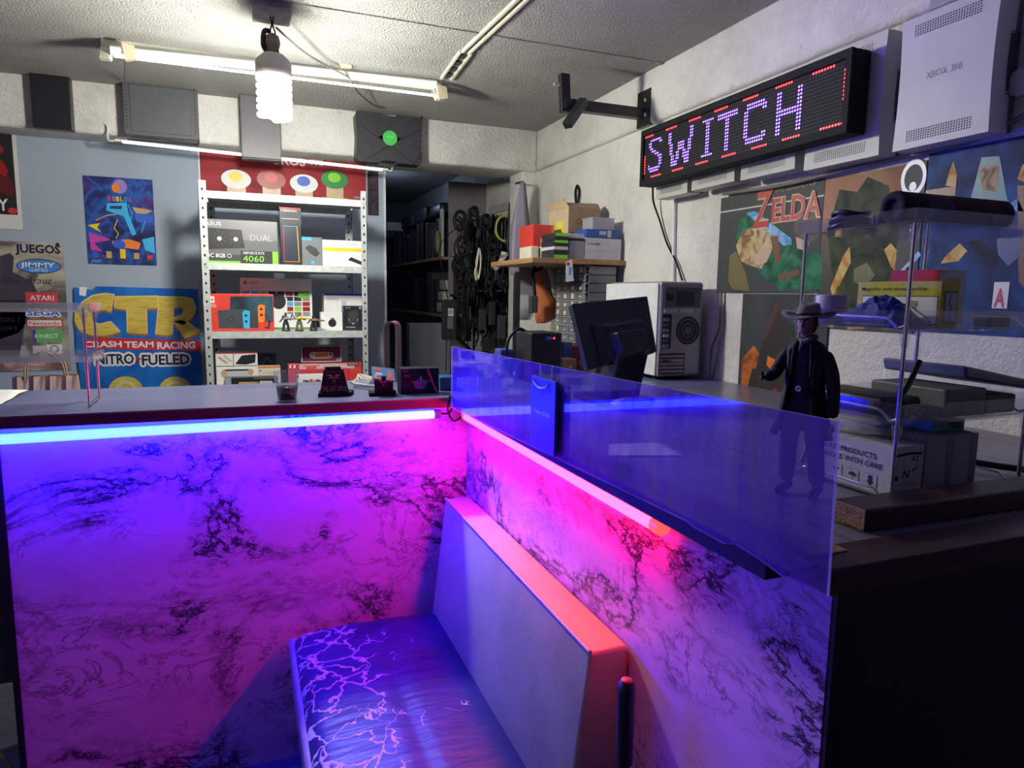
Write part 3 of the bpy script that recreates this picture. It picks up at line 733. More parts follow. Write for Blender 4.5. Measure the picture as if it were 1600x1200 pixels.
# ---- corner bracket
pw = wx(1012, 165, XR - .012)
t = thing('wall_bracket', (pw.x, pw.y, pw.z), 'black steel swing-arm bracket jutting from the right wall by the ceiling', 'bracket')
a, b = wx(1022, 150, XR - .005), wx(1003, 190, XR - .005)
ym = (a.y + b.y) / 2
zt_, zb_ = wx(1012, 142, XR - .01).z, wx(1012, 198, XR - .01).z
G().box(blk, XR - .028, XR - .006, ym - .05, ym + .05, zb_, zt_, .003).build('wall_plate', t)
e0 = Vector((XR - .02, ym, wx(1005, 180, XR - .02).z)); e1 = wy(880, 163, ym)
def bar(g, m, a, b, w_, h_): 
    a = Vector(a); b = Vector(b); n = (b - a).normalized(); s_ = n.cross(Vector((0, 0, 1)))
    if s_.length < .1: s_ = Vector((1, 0, 0))
    s_.normalize(); up = s_.cross(n); s_ *= w_ / 2; up *= h_ / 2
    return g.hexa(m, [a - s_ - up, a + s_ - up, b + s_ - up, b - s_ - up], [a - s_ + up, a + s_ + up, b + s_ + up, b - s_ + up], .002)
bar(G(), blk, e0, e1, .04, .042).build('arm', t)
g = G(); c = Vector(e1); bar(g, blk, c + Vector((.01, 0, -.03)), c + Vector((0, 0, .115)), .04, .03); g.build('upright', t)
g = G(); q0 = wy(912, 158, ym - .05); q1 = wy(886, 196, ym - .10); bar(g, blk, q0, q1, .035, .03); bar(g, blk, q0, q0 + Vector((-.01, .07, -.02)), .03, .03); g.build('cross_piece', t)
g = G()
for p in ((870, 132), (893, 180), (886, 193)):
    v = wy(*p, ym - .02); g.cyl(steel, v + Vector((-.012, 0, 0)), v + Vector((.012, 0, 0)), .006, n=8)
for dz in (.03, -.03): g.cyl(steel, (XR - .034, ym - .02, (zt_ + zb_) / 2 + dz), (XR - .026, ym - .02, (zt_ + zb_) / 2 + dz), .008, n=8)
g.build('bolt', t)
# odd bits at the top right
g = G(); p = wx(1490, 2, 1.56); g.box(grey, p.x - .02, p.x + .04, p.y - .05, p.y + .05, p.z - .012, p.z + .03, .01, 3, True); g.build('game_controller', None, 'grey gadget sitting on top of the nearest white console', 'gadget')
p = wx(1594, 128, XR - .02); g = G(); g.lathe(lgrey, [(.0, -.006), (.022, -.005), (.030, -.001), (.030, .010), (0, .016)], p, 24, True, 'x'); g.build('wall_disc', None, 'round pale fitting on the wall at the right edge of the photo', 'fitting')
# ================================================================ posters on the grey back wall
def back_frame(px0, py0, px1, py1, Y):
    a = wy(px0, py1, Y); b = wy(px1, py0, Y); return a, b.x - a.x, b.z - a.z
gloss_k = mat('poster_black', (.012, .010, .012), .5, var=0)
paper = mat('poster_paper', (.62, .61, .60), .4, var=.03)
# -- black poster at the far left
o = Vector((wy(0, 195, 3.895).x - .30, 3.895, wy(36, 359, 3.895).z)); W_ = wy(36, 359, 3.895).x - o.x; H_ = 2.08 - o.z
g = G().frame(o, (1, 0, 0), (0, 0, 1)); g.box(paper, 0, W_, 0, H_, -.003, 0)
bt = wy(30, 336, 3.895).z - o.z
g.rect(gloss_k, .01, bt, W_ - .016, H_ - .01, .0004)
dr = mat('deep_red_print', (.30, .012, .012), .4)
g.poly(dr, [(.10, bt + .25, .0007), (.20, bt + .31, .0007), (.30, bt + .24, .0007), (W_ - .04, bt + .20, .0007), (W_ - .05, bt + .17, .0007), (.26, bt + .20, .0007), (.18, bt + .26, .0007)])
g.poly(dr, [(.16, bt + .48, .0007), (.25, bt + .40, .0007), (W_ - .05, bt + .29, .0007), (W_ - .06, bt + .275, .0007), (.2, bt + .38, .0007)])
g.poly(mat('dim_red_print', (.10, .01, .012), .4), [(.22, bt + .12, .0006), (.30, bt + .20, .0006), (W_ - .02, bt + .13, .0006), (W_ - .03, bt + .08, .0006)])
g.disc(red_p, W_ - .035, bt + .018, .018, .014, .0007)
g.text(wht_p, 'DUTY', W_ - .050, bt + .018, .052, .16, .02, 'r')
g.build('wall_poster', None, 'black and red poster ending in white letters TY, far left of the grey wall', 'poster')
# -- bright blue and violet art poster
o, W_, H_ = back_frame(138, 281, 238, 412, 3.896)
g = G().frame(o, (1, 0, 0), (0, 0, 1))
g.box(blotch('poster_night_blue', [(.30, (.010, .012, .05)), (.45, (.02, .03, .16)), (.55, (.02, .10, .40)), (.64, (.06, .02, .16)), (.75, (.01, .01, .03))], 9), 0, W_, 0, H_, -.003, 0)
cy = mat('poster_cyan', (.05, .42, .75), .35); mg = mat('poster_magenta', (.50, .05, .35), .35); tanp = mat('poster_tan', (.50, .33, .15), .35); lil = mat('poster_lilac', (.30, .20, .50), .35)
P = lambda *q: [(a * W_, b * H_, .0006) for a, b in q]
g.poly(cy, P((.32, .70), (.60, .72), (.62, .60), (.72, .36), (.66, .34), (.55, .56), (.30, .62)))
g.poly(mat('poster_deep', (.015, .03, .12), .35), [(a, b, .0009) for a, b, c in P((.36, .67), (.54, .68), (.52, .64), (.36, .64))])
g.poly(blue_p, P((.70, .60), (.98, .58), (.98, .50), (.74, .50)))
g.poly(tanp, P((.68, .67), (.86, .66), (.98, .64), (.88, .60), (.74, .60)))
g.poly(yellow_p, P((.03, .44), (.22, .36), (.16, .42), (.20, .47)))
g.poly(mg, P((.04, .36), (.30, .30), (.34, .28), (.10, .24), (.22, .14), (.05, .16)))
g.poly(orange_p, P((.36, .27), (.60, .30), (.78, .26), (.74, .18), (.50, .20), (.36, .23)))
g.disc(blue_p, .46 * W_, .235 * H_, .028, .022, .0009); g.disc(orange_p, .46 * W_, .88 * H_, .018, .022, .0007); g.disc(lil, .52 * W_, .90 * H_, .030, .034, .0006)
g.poly(cy, P((.80, .30), (.98, .34), (.98, .14), (.84, .18)))
for q in (((.62, .70), (.68, .60), (.64, .50), (.70, .40)), ((.15, .50), (.30, .56), (.44, .58)), ((.46, .52), (.40, .42), (.46, .36), (.42, .30)), ((.86, .52), (.80, .38))):
    g.line(cyan_p if q[0][0] > .5 else yellow_p, [(a * W_, b * H_) for a, b in q], .0035, .001)
for k, (cc, hh) in enumerate(((blue_p, .13), (tanp, .15), (yellow_p, .18), (tanp, .14), (red_p, .12))):
    u = (.10 + .20 * k) * W_
    g.poly(dark, [(u - .018, .02, .0011), (u + .024, .02, .0011), (u + .016, .035, .0011), (u - .012, .035, .0011)]); g.rect(cc, u - .010, .03, u + .014, hh * H_, .0012)
for k, (ch, cc) in enumerate(zip('ROBLOX', (red_p, orange_p, yellow_p, green_p, cyan_p, mg))): g.text(cc, ch, (.34 + .058 * k) * W_, .73 * H_, .022, .014, .03, w=.0013)
g.text(cyan_p, 'JAILBR', .05 * W_, .02 * H_, .013, .040, .02, w=.0013)
g.build('wall_poster', None, 'small dark blue poster with bright cyan and orange shapes, high on the grey wall', 'poster')
# -- shop banner
o = Vector((-1.32, 3.895, wy(110, 578, 3.895).z)); tl = wy(98, 380, 3.895); W_ = wy(106, 500, 3.895).x - o.x; H_ = tl.z - o.z
g = G().frame(o, (1, 0, 0), (0, 0, 1))
g.box(blotch('banner_camouflage', [(.30, (.07, .06, .08)), (.42, (.14, .12, .11)), (.50, (.34, .31, .25)), (.60, (.46, .43, .33)), (.72, (.36, .27, .19))], 5, 1.5, .4, (1, 1, .8)), 0, W_, 0, H_, -.003, 0)
def bp(px, py): v = wy(px, py, 3.895); return v.x - o.x, v.z - o.z
def btext(m, s, x0, y0, x1, y1, bold=.02, **k): a = bp(x0, y1); b = bp(x1, y0); g.text(m, s, a[0], a[1], b[1] - a[1], b[0] - a[0], bold, w=.0014, **k)
dkb = mat('banner_dark_print', (.05, .045, .065), .4)  # dark figure printed on the banner
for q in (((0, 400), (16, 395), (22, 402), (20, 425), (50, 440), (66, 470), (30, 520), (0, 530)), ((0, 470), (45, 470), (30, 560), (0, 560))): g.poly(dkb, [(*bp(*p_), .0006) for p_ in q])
navy = mat('navy_print', (.01, .015, .06), .4)
btext(navy, 'JUEGOS', 24, 384, 94, 394, .035)
c_ = bp(61, 416); e_ = bp(95, 427)
g.disc(navy, c_[0], c_[1], e_[0] - c_[0] + .004, c_[1] - e_[1] + .004, .0008); g.disc(mat('logo_blue', (.05, .22, .62), .4), *c_, e_[0] - c_[0], c_[1] - e_[1], .0011)
btext(wht_p, 'JIMMY', 32, 411, 86, 416.5, .02); btext(mat('pale_blue_print', (.45, .65, .8), .4), 'GAMES', 46, 419.5, 75, 424.5, .01)
btext(navy, 'Arauz', 39, 433, 79, 443, -.004, shear=.35); btext(navy, 'riza', 2, 434, 28, 442, -.004, shear=.35)
def plate(m, x0, y0, x1, y1, w=.0009): a = bp(x0, y1); b = bp(x1, y0); g.rect(m, a[0], a[1], b[0], b[1], w)
plate(mat('logo_red', (.55, .05, .08), .4), 41, 457, 90, 474); btext(wht_p, 'ATARI', 47, 462, 84, 469, .012)
a = bp(42, 493); b2 = bp(94, 485); g.halo(wht_p, 'SEGA', a[0], a[1], b2[1] - a[1], b2[0] - a[0], .006, .03, .0011)
a = bp(42, 493); b2 = bp(94, 485); g.text(blue_p, 'SEGA', a[0], a[1], b2[1] - a[1], b2[0] - a[0], .03, w=.0018)
plate(red_p, 42, 499, 98, 511); plate(wht_p, 44, 500.5, 96, 509.5, .0012); btext(red_p, 'Nintendo', 46, 502, 94, 508, .015)
plate(mat('logo_green', (.12, .42, .12), .4), 55, 515, 96, 535); plate(mat('logo_violet', (.15, .06, .35), .4), 51, 516, 55, 535); btext(wht_p, 'KINECT', 55, 522, 91, 528, .01)
btext(navy, 'ON 1', 2, 496, 30, 503, .02); btext(navy, 'ON 2', 2, 510, 27, 516, .02); btext(navy, '74-5256', 1, 534, 38, 540, .01)
plate(wht_p, 73, 538, 97, 553); a = bp(85, 545.5); g.ring(grey, *a, .012, .020, .0014); plate(lgrey, 52, 540, 73, 553)
btext(mat('pink_red_print', (.60, .06, .12), .4), 'auz@hotmail.com', 0, 569, 92, 576, .01)
pin = bp(90, 382); g.disc(black_p, *pin, .008, .008, .002)
g.build('shop_banner', None, 'tan shop banner headed JUEGOS with game brand logos, left end of the grey wall', 'banner')
# -- blue cardboard display
Yc = 3.88; tl = wy(114, 447, Yc); br = wy(316, 605, Yc); W_ = br.x - tl.x; zb_ = CAMZ - .60; H_ = tl.z - zb_; o = Vector((tl.x, Yc, zb_))
g = G().frame(o, (1, 0, 0), (0, 0, 1)); cbl = blotch('display_blue', [(.42, (.008, .10, .42)), (.6, (.015, .16, .55))], 6, .3)
g.prism(cbl, [(0.012, 0), (W_, 0), (W_, H_ - .006), (W_ * .30, H_), (W_ * .17, H_), (W_ * .16, H_ - .02), (0.004, H_ - .006), (-.004, H_ * .5)], -.010, 0)
def cp(px, py): v = wy(px, py, Yc); return v.x - o.x, v.z - o.z
gold = blotch('plank_gold', [(.35, (.50, .36, .06)), (.6, (.66, .50, .10))], 14, .5, .4, (1, 1, 6)); brn = mat('letter_brown', (.28, .13, .05), .5)
for dx, dy, m_, w_ in ((2.6, 3.2, brn, .0008), (-2, 2.4, brn, .0009), (1.6, -1.4, mat('letter_edge_yellow', (.70, .58, .22), .5), .0011), (-1.6, -1.4, MATS['letter_edge_yellow'], .0012), (0, 0, gold, .0016)):
    q = lambda *pts: [(*cp(x + dx, y + dy), w_) for x, y in pts]
    # C as a fan of quads, T, R with a triangular hole
    ca = [(178, 461), (164, 459), (146, 462), (130, 472), (119, 488), (118, 503), (126, 517), (143, 524), (165, 525), (187, 519)]
    ci = [(172, 488), (164, 484), (155, 485), (147, 489), (143, 495), (143, 501), (147, 505), (154, 507), (162, 506), (172, 503)]
    for k in range(9): g.poly(m_, q(ca[k], ci[k], ci[k + 1], ca[k + 1]))
    g.poly(m_, q((181, 464), (180, 482), (199, 484), (245, 482), (246, 463)))
    g.poly(m_, q((199, 484), (200, 520), (229, 522), (228, 483)))
    g.poly(m_, q((247, 464), (249, 483), (285, 480), (288, 465))); g.poly(m_, q((288, 465), (285, 480), (289, 486), (305, 483), (300, 468)))
    g.poly(m_, q((305, 483), (289, 486), (285, 493), (299, 498))); g.poly(m_, q((299, 498), (285, 493), (269, 498), (270, 502), (286, 508)))
    g.poly(m_, q((248, 483), (244, 523), (268, 524), (270, 483))); g.poly(m_, q((286, 500), (270, 502), (290, 529), (312, 518)))
def cl(m, pts, wd, w): g.line(m, [cp(*p_) for p_ in pts], wd, w)
g.poly(red_p, [(*cp(*p_), .002) for p_ in ((127, 533), (150, 527), (305, 532), (314, 532), (314, 551), (300, 548), (150, 545), (133, 545))])
def ctext(m, s, x0, y0, x1, y1, bold, w=.0026, ex=None): a = cp(x0, y1); b = cp(x1, y0); g.text(m, s, a[0], a[1], b[1] - a[1], b[0] - a[0], bold, w=w)
ctext(wht_p, 'CRASH', 132, 533, 190, 542.5, .03); ctext(wht_p, 'TEAM', 195, 533.5, 240, 543, .03); ctext(wht_p, 'RACING', 246, 534, 305, 545, .03)
for s_, x0, y0, x1, y1 in (('NiTRO', 150, 553, 209, 569), ('FUELED', 222, 553.5, 296, 570)):
    a = cp(x0, y1); b = cp(x1, y0); g.halo(wht_p, s_, a[0], a[1], b[1] - a[1], b[0] - a[0], .0105, .03, .0024); ctext(navy, s_, x0, y0, x1, y1, .032, .0034)
for k in (0, 1): g.poly(red_p, [(*cp(212 + 4 * k, 557), .0035), (*cp(217 + 4 * k, 561), .0035), (*cp(212 + 4 * k, 565), .0035)])
for xx in (197, 274): c_ = cp(xx, 610); g.disc(gold, *c_, .077, .072, .001); g.ring(mat('pale_gold', (.62, .55, .3), .5), *c_, .035, .05, .0014)
g.poly(wht_p, [(*cp(*p_), .001) for p_ in ((124, 448), (136, 449), (134, 463), (124, 461))])
g.build('cardboard_display', None, 'blue cardboard display with big golden letters CTR beside the shelving', 'display board')
# -- red poster above the shelving, plain coloured shapes
o = Vector((wy(312, 312, 3.896).x, 3.896, wy(312, 312, 3.896).z)); W_ = wy(572, 312, 3.896).x - o.x; H_ = 2.10 - o.z
g = G().frame(o, (1, 0, 0), (0, 0, 1))
g.box(blotch('poster_red', [(.30, (.10, .01, .015)), (.5, (.30, .02, .03)), (.7, (.36, .04, .05))], 5, .4), 0, W_, 0, H_, -.003, 0)
def rp(px, py): v = wy(px, py, 3.896); return v.x - o.x, v.z - o.z
g.rect(paper, 0, 0, .008, H_, .0005); g.rect(mat('poster_dark_red', (.06, .01, .015), .4), .008, 0, W_, .035, .0004)  # pale left margin and a darker red band along the bottom
warm = mat('poster_beige', (.55, .40, .26), .4)
for px, py, m0, m1 in ((369, 280, wht_p, yellow_p), (424, 281, mat('poster_maroon', (.30, .015, .02), .4), red_p), (475, 287, wht_p, blue_p), (523, 281, mat('poster_green', (.02, .22, .04), .4), green_p)):
    c_ = rp(px, py); g.rect(warm, c_[0] - .045, c_[1] - .105, c_[0] + .045, c_[1] - .03, .0007); g.rect(m1 if m1 in (blue_p, green_p) else warm, c_[0] - .07, max(.001, c_[1] - .14), c_[0] + .07, c_[1] - .095, .0009)
    g.disc(m0, *c_, .072, .048, .0011); g.disc(m1, c_[0] - .002, c_[1] + .012, .034, .026, .0014)
wl = mat('faded_white_print', (.55, .50, .50), .4)
for s, x0, y0, x1, y1 in (('SUPER', 410, 232, 476, 243), ('BROS', 428, 245, 477, 256), ('Wii', 482, 247, 504, 257)):
    a = rp(x0, y1); b = rp(x1, y0); g.text(wl, s, a[0], a[1], b[1] - a[1], b[0] - a[0], .03, w=.0014)
a = rp(553, 311); g.text(wl, 'Wii', a[0], a[1] + .004, .010, .04, .01, w=.0014)
g.build('wall_poster', None, 'wide red poster with four coloured discs above the metal shelving', 'poster')
o, W_, H_ = back_frame(575, 268, 591, 336, 3.896)
g = G().frame(o, (1, 0, 0), (0, 0, 1)); g.box(blotch('poster_ember', [(.4, (.015, .012, .02)), (.55, (.05, .03, .04)), (.66, (.09, .05, .05)), (.72, (.4, .2, .03))], 18), 0, W_, 0, H_, -.003, 0)
g.build('wall_poster', None, 'slim dark poster beside the right post of the metal shelving', 'poster')

# ================================================================ metal shelving
YF = 3.35
t = thing('metal_shelving', (.19, 3.55, 0), 'grey slotted metal shelving unit full of boxes against the grey wall', 'shelving')
XL0, XL1, XR0, XR1 = -.172, -.140, .532, .560
hole = mat('slot_hole', (.01, .01, .01), .8, var=0)
def post(x0, x1, y, back, inner):
    g = G(); zt = CAMZ + .480
    g.box(steel, x0, x1, y, y + .002, 0, zt); xs = x0 if inner > 0 else x1 - .002
    g.box(steel, xs, xs + .002, y, y + .032 if not back else y - .03, 0, zt)
    for k in range(24):
        z = CAMZ - .50 + k * .041
        if z > zt - .01: break
        g.frame(((x0 + x1) / 2, y, z), (1, 0, 0), (0, 0, 1)); g.disc(hole, 0, 0, .0045, .0065, .0006, 10); g.T = None
    g.build('post', t)
post(XL0, XL1, YF, False, 1); post(XR0, XR1, YF, False, -1); post(XL0 + .015, XL1 + .02, 3.74, True, 1); post(XR0 - .02, XR1 - .015, 3.74, True, -1)
SH = [CAMZ + .437, CAMZ + .125, CAMZ - .184, CAMZ - .475]; LIFT = .0008
steel_l = mat('shelf_steel', (.58, .62, .60), .4, .3, var=.15, vscale=40)
for z in SH:
    g = G().box(steel_l, XL1 - .006, XR0 + .004, YF + .003, 3.735, z - .003, z).box(steel_l, XL1 - .002, XR0 + .002, YF - .001, YF + .002, z - .031, z).box(steel_l, XL1 - .002, XR0 + .002, 3.733, 3.735, z - .03, z)
    for xx in (XL1 - .01, XR0 + .012): g.cyl(steel, (xx, YF - .005, z - .015), (xx, YF, z - .015), .007, n=8)
    g.build('shelf', t)

def pbox(name, label, cat, px, Y, dep, m, draw=None, z0=None, bev=.0015, group=None, side=None):
    a = wy(px[0], px[3], Y); b = wy(px[2], px[1], Y); zz = (a.z if z0 is None else z0) + LIFT
    W_, H_ = b.x - a.x, b.z - zz
    g = G().box(m, a.x, b.x, Y, Y + dep, zz, b.z, bev)
    g.frame((a.x, Y, zz), (1, 0, 0), (0, 0, 1))
    if draw: draw(g, W_, H_)
    return g.build(name, None, label, cat, group, origin=((a.x + b.x) / 2, Y + dep / 2, zz))
gbox = mat('box_grey', (.12, .12, .135), .35); nbox = mat('box_night', (.02, .022, .03), .3)
def d_gpu(g, w, h):
    g.rect(mat('box_grey_light', (.20, .20, .22), .35), 0, h * .55, w, h, .0003)
    g.rect(dark, w * .0, h * .02, w * .48, h * .20, .0005); g.rect(black_p, w * .48, h * .01, w * .92, h * .30, .0005); g.rect(green_p, w * .92, .001, w, h * .30, .0006); g.rect(green_p, 0, .001, w * .47, h * .05, .0007)
    g.prism(black_p, [(w * .02, h * .30), (w * .04, h * .80), (w * .50, h * .78), (w * .54, h * .36), (w * .30, h * .34)], .0002, .0006)
    for u in (.20, .42):
        for k in range(9): a = k * 40; g.poly(dark, [(w * u + .010 * math.cos(R(a)), h * .56 + .010 * math.sin(R(a)), .0009), (w * u + .030 * math.cos(R(a + 12)), h * .56 + .036 * math.sin(R(a + 12)), .0009), (w * u + .030 * math.cos(R(a + 24)), h * .56 + .036 * math.sin(R(a + 24)), .0009)])
        g.disc(lgrey, w * u, h * .56, .010, .010, .001)
    g.text(wht_p, 'ASUS', w * .01, h * .86, h * .085, w * .22, .0); g.text(lgrey, 'DUAL', w * .62, h * .54, h * .14, w * .30, -.01); g.text(wht_p, 'OC 8GB', w * .01, h * .13, h * .085, w * .26, .02); g.ring(wht_p, w * .325, h * .17, .007, .009, .0009)
    g.text(wht_p, 'GEFORCE RTX', w * .51, h * .225, h * .055, w * .30, .01); g.text(green_p, '4060', w * .51, h * .05, h * .14, w * .29, .0)
pbox('graphics_card_box', 'wide grey graphics card box marked 4060 on the second shelf', 'box', (321, 347, 433, 412), 3.40, .09, gbox, d_gpu, SH[1])
def d_tall(g, w, h):
    g.rect(red_p, 0, h * .95, w, h, .0004); g.text(wht_p, 'REDRAGON', w * .2, h * .905, h * .025, w * .6, .01); g.rect(dark, 0, h * .70, w, h * .90, .0003); g.rect(lgrey, w * .08, h * .78, w * .9, h * .79, .0006)
    for q, m_ in ((((.16, .06), (.16, .66)), red_p), (((.16, .66), (.80, .66)), cyan_p), (((.80, .66), (.86, .06)), yellow_p), (((.86, .06), (.16, .06)), orange_p)): g.line(m_, [(a * w, b * h) for a, b in q], .0025, .0008)
    g.rect(mat('mat_print', (.03, .035, .06), .3), .18 * w, .08 * h, .80 * w, .64 * h, .0006)
pbox('mouse_pad_box', 'tall slim black box with rainbow outline on the second shelf', 'box', (439, 323, 470, 412), 3.41, .07, nbox, d_tall, SH[1])
def d_mouse(g, w, h):
    g.rect(cyan_p, .01 * w, h * .88, w * .48, h * .985, .0005)
    g.prism(dark, [(w * .16, h * .62), (w * .38, h * .72), (w * .72, h * .62), (w * .88, h * .42), (w * .70, h * .28), (w * .42, h * .40)], .0003, .0008); g.line(tanp, [(w * .42, h * .40), (w * .68, h * .28), (w * .88, h * .41)], .002, .0011); g.disc(cyan_p, w * .52, h * .12, w * .09, h * .06, .0006)
pbox('mouse_box', 'slate grey computer mouse box with blue tag on the second shelf', 'box', (472, 371, 503, 414), 3.42, .06, mat('box_slate', (.16, .18, .20), .4), d_mouse, SH[1])
def d_wy(g, w, h):
    g.rect(yellow_p, w * .02, h * .58, w * .98, h * .72, .0005); g.text(grey, 'Seagate', w * .60, h * .84, h * .06, w * .3, 0); g.prism(black_p, [(w * .62, h * .26), (w * .70, h * .38), (w * .99, h * .20), (w * .99, h * .06)], .0003, .0007)
    for k in range(3): g.rect(lgrey, w * .04, h * (.44 - .07 * k), w * .45, h * (.455 - .07 * k), .0005)
pbox('drive_box', 'white box with yellow stripe at the right end of the second shelf', 'box', (504, 377, 567, 414), 3.43, .07, wht_p, d_wy, SH[1])
# third shelf
def d_xb(g, w, h):
    g.text(grey, 'XBOX', w * .12, h * .88, h * .05, w * .12, .01); g.disc(grey, w * .07, h * .905, .009, .009)
    rnd = random.Random(3)
    pal = [dr, navy, cyan_p, lil, green_p, tanp, grey, black_p]
    for r in range(5):
        for c in range(8):
            if c < 3 and r > 0: continue
            u, v = (.02 + .12 * c) * w, (.66 - .10 * r) * h
            g.rect(pal[rnd.randrange(8)], u, v, u + .105 * w, v + .085 * h, .0005)
    g.rect(wht_p, .36 * w, .10 * h, .64 * w, .62 * h, .0007); g.disc(black_p, .52 * w, .55 * h, .034, .038, .0009); g.rect(green_p, .80 * w, .62 * h, .96 * w, .76 * h, .0008)
    g.text(wht_p, 'GAME PASS', .815 * w, .68 * h, .008, .13 * w, 0, w=.0012)
    g.rect(mat('floor_green', (.15, .25, .10), .5), 0, 0, w, .04 * h, .0006); g.prism(wht_p, [(.48 * w, .14 * h), (.56 * w, .30 * h), (.70 * w, .30 * h), (.76 * w, .12 * h)], .0004, .001); g.disc(black_p, .58 * w, .24 * h, .008, .008, .0014)
pbox('console_box', 'large white console box with rows of game thumbnails on the third shelf', 'box', (378, 436, 487, 521), 3.53, .12, wht_p, d_xb, SH[2])
red_b = mat('box_red', (.62, .05, .035), .35)
def d_sw(g, w, h):
    g.prism(blotch('box_gradient', [(.35, (.015, .02, .03)), (.55, (.03, .09, .12)), (.7, (.10, .05, .05))], 8, .3), [(w * .34, h * .30), (w * .36, h * .93), (w * .99, h * .95), (w * .99, h * .25)], .0002, .0005)
    g.prism(mat('dock_print', (.05, .055, .065), .4), [(w * .18, h * .08), (w * .17, h * .56), (w * .56, h * .60), (w * .56, h * .07)], .0004, .0009)
    g.prism(cyan_p, [(w * .54, h * .10), (w * .53, h * .50), (w * .56, h * .57), (w * .64, h * .55), (w * .63, h * .07), (w * .56, h * .07)], .0006, .0012)
    g.rect(dark, w * .63, h * .08, w * .76, h * .56, .0010)
    g.prism(orange_p, [(w * .76, h * .24), (w * .76, h * .68), (w * .80, h * .73), (w * .87, h * .70), (w * .86, h * .28), (w * .83, h * .22)], .0006, .0013)
    g.line(dark, [(w * .87, h * .45), (w * .93, h * .25), (w * .91, h * .08), (w * .86, h * .10)], .008, .0014)
    for u, v in ((.58, .42), (.58, .26), (.81, .60), (.81, .44)): g.disc(black_p, w * u, h * v, .006, .006, .0016)
    g.ring(black_p, w * .36, h * .32, .010, .013, .0012)
    g.rect(wht_p, w * .015, h * .76, w * .065, h * .93, .0006); g.rect(wht_p, w * .075, h * .76, w * .13, h * .93, .0006); g.disc(red_b, w * .04, h * .88, .004, .004, .0009); g.disc(red_b, w * .10, h * .84, .005, .005, .0009)
    g.text(wht_p, 'NINTENDO', w * .02, h * .69, h * .035, w * .13, .0); g.text(wht_p, 'SWITCH', w * .02, h * .635, h * .04, w * .13, .01)
pbox('console_box', 'bright red console box with blue and orange controllers on the third shelf', 'box', (323, 460, 427, 520), 3.38, .10, red_b, d_sw, SH[2])
def d_wb(g, w, h): g.rect(blue_p, 0, h * .94, w, h, .0005); g.text(grey, 'PlayStation', w * .08, h * .82, h * .06, w * .3, .0); g.rect(mat('pale_blue_block', (.45, .52, .65), .4), w * .44, h * .40, w * .56, h * .80, .0005)
pbox('accessory_box', 'white box with blue top edge standing behind the small ones on the third shelf', 'box', (507, 459, 568, 521), 3.54, .10, wht_p, d_wb, SH[2])
def d_cc(g, w, h):
    g.disc(black_p, w * .52, h * .40, w * .19, h * .22, .0005); g.line(black_p, [(w * .52, h * .55), (w * .46, h * .66), (w * .56, h * .68), (w * .64, h * .55), (w * .68, h * .48)], .004, .0008); g.text(lgrey, 'Google', w * .12, h * .80, h * .06, w * .3, 0)
pbox('dongle_box', 'small white box showing a round black gadget on the third shelf', 'box', (502, 488, 535, 520), 3.41, .06, wht_p, d_cc, SH[2])
def d_bm(g, w, h):
    g.text(lgrey, 'ASUS', w * .10, h * .90, h * .05, w * .28, .01); g.prism(dark, [(w * .26, h * .30), (w * .26, h * .72), (w * .45, h * .82), (w * .66, h * .80), (w * .80, h * .66), (w * .76, h * .30), (w * .5, h * .24)], .0003, .0007)
    g.text(lgrey, 'TUF GAMING', w * .12, h * .10, h * .055, w * .5, .01); g.poly(wht_p, [(w * .40, h * .32, .001), (w * .50, h * .24, .001), (w * .62, h * .32, .001), (w * .5, h * .28, .001)])
    g.line(lgrey, [(w * .28, h * .48), (w * .32, h * .38)], .002, .001); g.line(lgrey, [(w * .76, h * .48), (w * .72, h * .38)], .002, .001); g.disc(lgrey, w * .88, h * .92, .005, .005, .0006)
pbox('mouse_box', 'small black computer mouse box at the right end of the third shelf', 'box', (537, 478, 566, 521), 3.40, .06, nbox, d_bm, SH[2])
# little standing figures
def figure(px, py0, py1, Y, m0, m1, label, arms):
    b_ = wy(px, py1, Y); h = wy(px, py0, Y).z - SH[2]; x, z = b_.x, SH[2] + LIFT
    t = thing('toy_figure', (x, Y, z), label, 'toy figure', 'toy figures on the third shelf')
    G().lathe(blk, [(.020, z), (.022, z + .002), (.020, z + .005), (0, z + .006)], (x, Y, 0), 14).build('base', t)
    g = G()
    for s in (-1, 1): g.tube(m0, [(x + s * .012, Y, z + .006), (x + s * .010, Y - .002, z + h * .26), (x + s * .004, Y, z + h * .50)], [.0055, .006, .0075], 8)
    g.tube(m0, [(x, Y, z + h * .47), (x, Y, z + h * .58), (x, Y, z + h * .74), (x, Y, z + h * .80), (x, Y, z + h * .86)], [.009, .0085, .013, .008, .004], 10)
    g.ball(m0, (x, Y, z + h * .92), (.0065, .007, .0085))
    for a in arms: g.tube(m0, [(x + a[0] * .010, Y, z + h * .74), (x + a[0] * .020, Y - .006, z + h * a[1]), (x + a[0] * .028, Y - .012, z + h * a[2])], [.0045, .004, .003], 7)
    g.build('body', t)
    g = G(); g.tube(m1, [(x - .010, Y - .010, z + h * .66), (x + .012, Y - .011, z + h * .72)], [.006, .008], 8); g.tube(m1, [(x + .010, Y - .012, z + h * .70), (x + .05, Y - .012, z + h * .66)], [.006, .003], 7); g.build('gear', t)
figure(447, 489, 519, 3.37, dark, grey, 'small dark grey toy figure in front of the white console box', ((-1, .6, .5), (1, .6, .9)))
figure(468, 488, 519, 3.37, mat('toy_olive', (.16, .15, .09), .5), yellow_p, 'toy figure carrying a yellow weapon, between two darker ones', ((-1, .65, .8), (1, .62, .6)))
figure(490, 493, 519, 3.37, dark, mat('toy_brown', (.2, .13, .06), .5), 'short dark toy figure with brown gear, nearest the dongle box', ((-1, .6, .5), (1, .6, .75)))
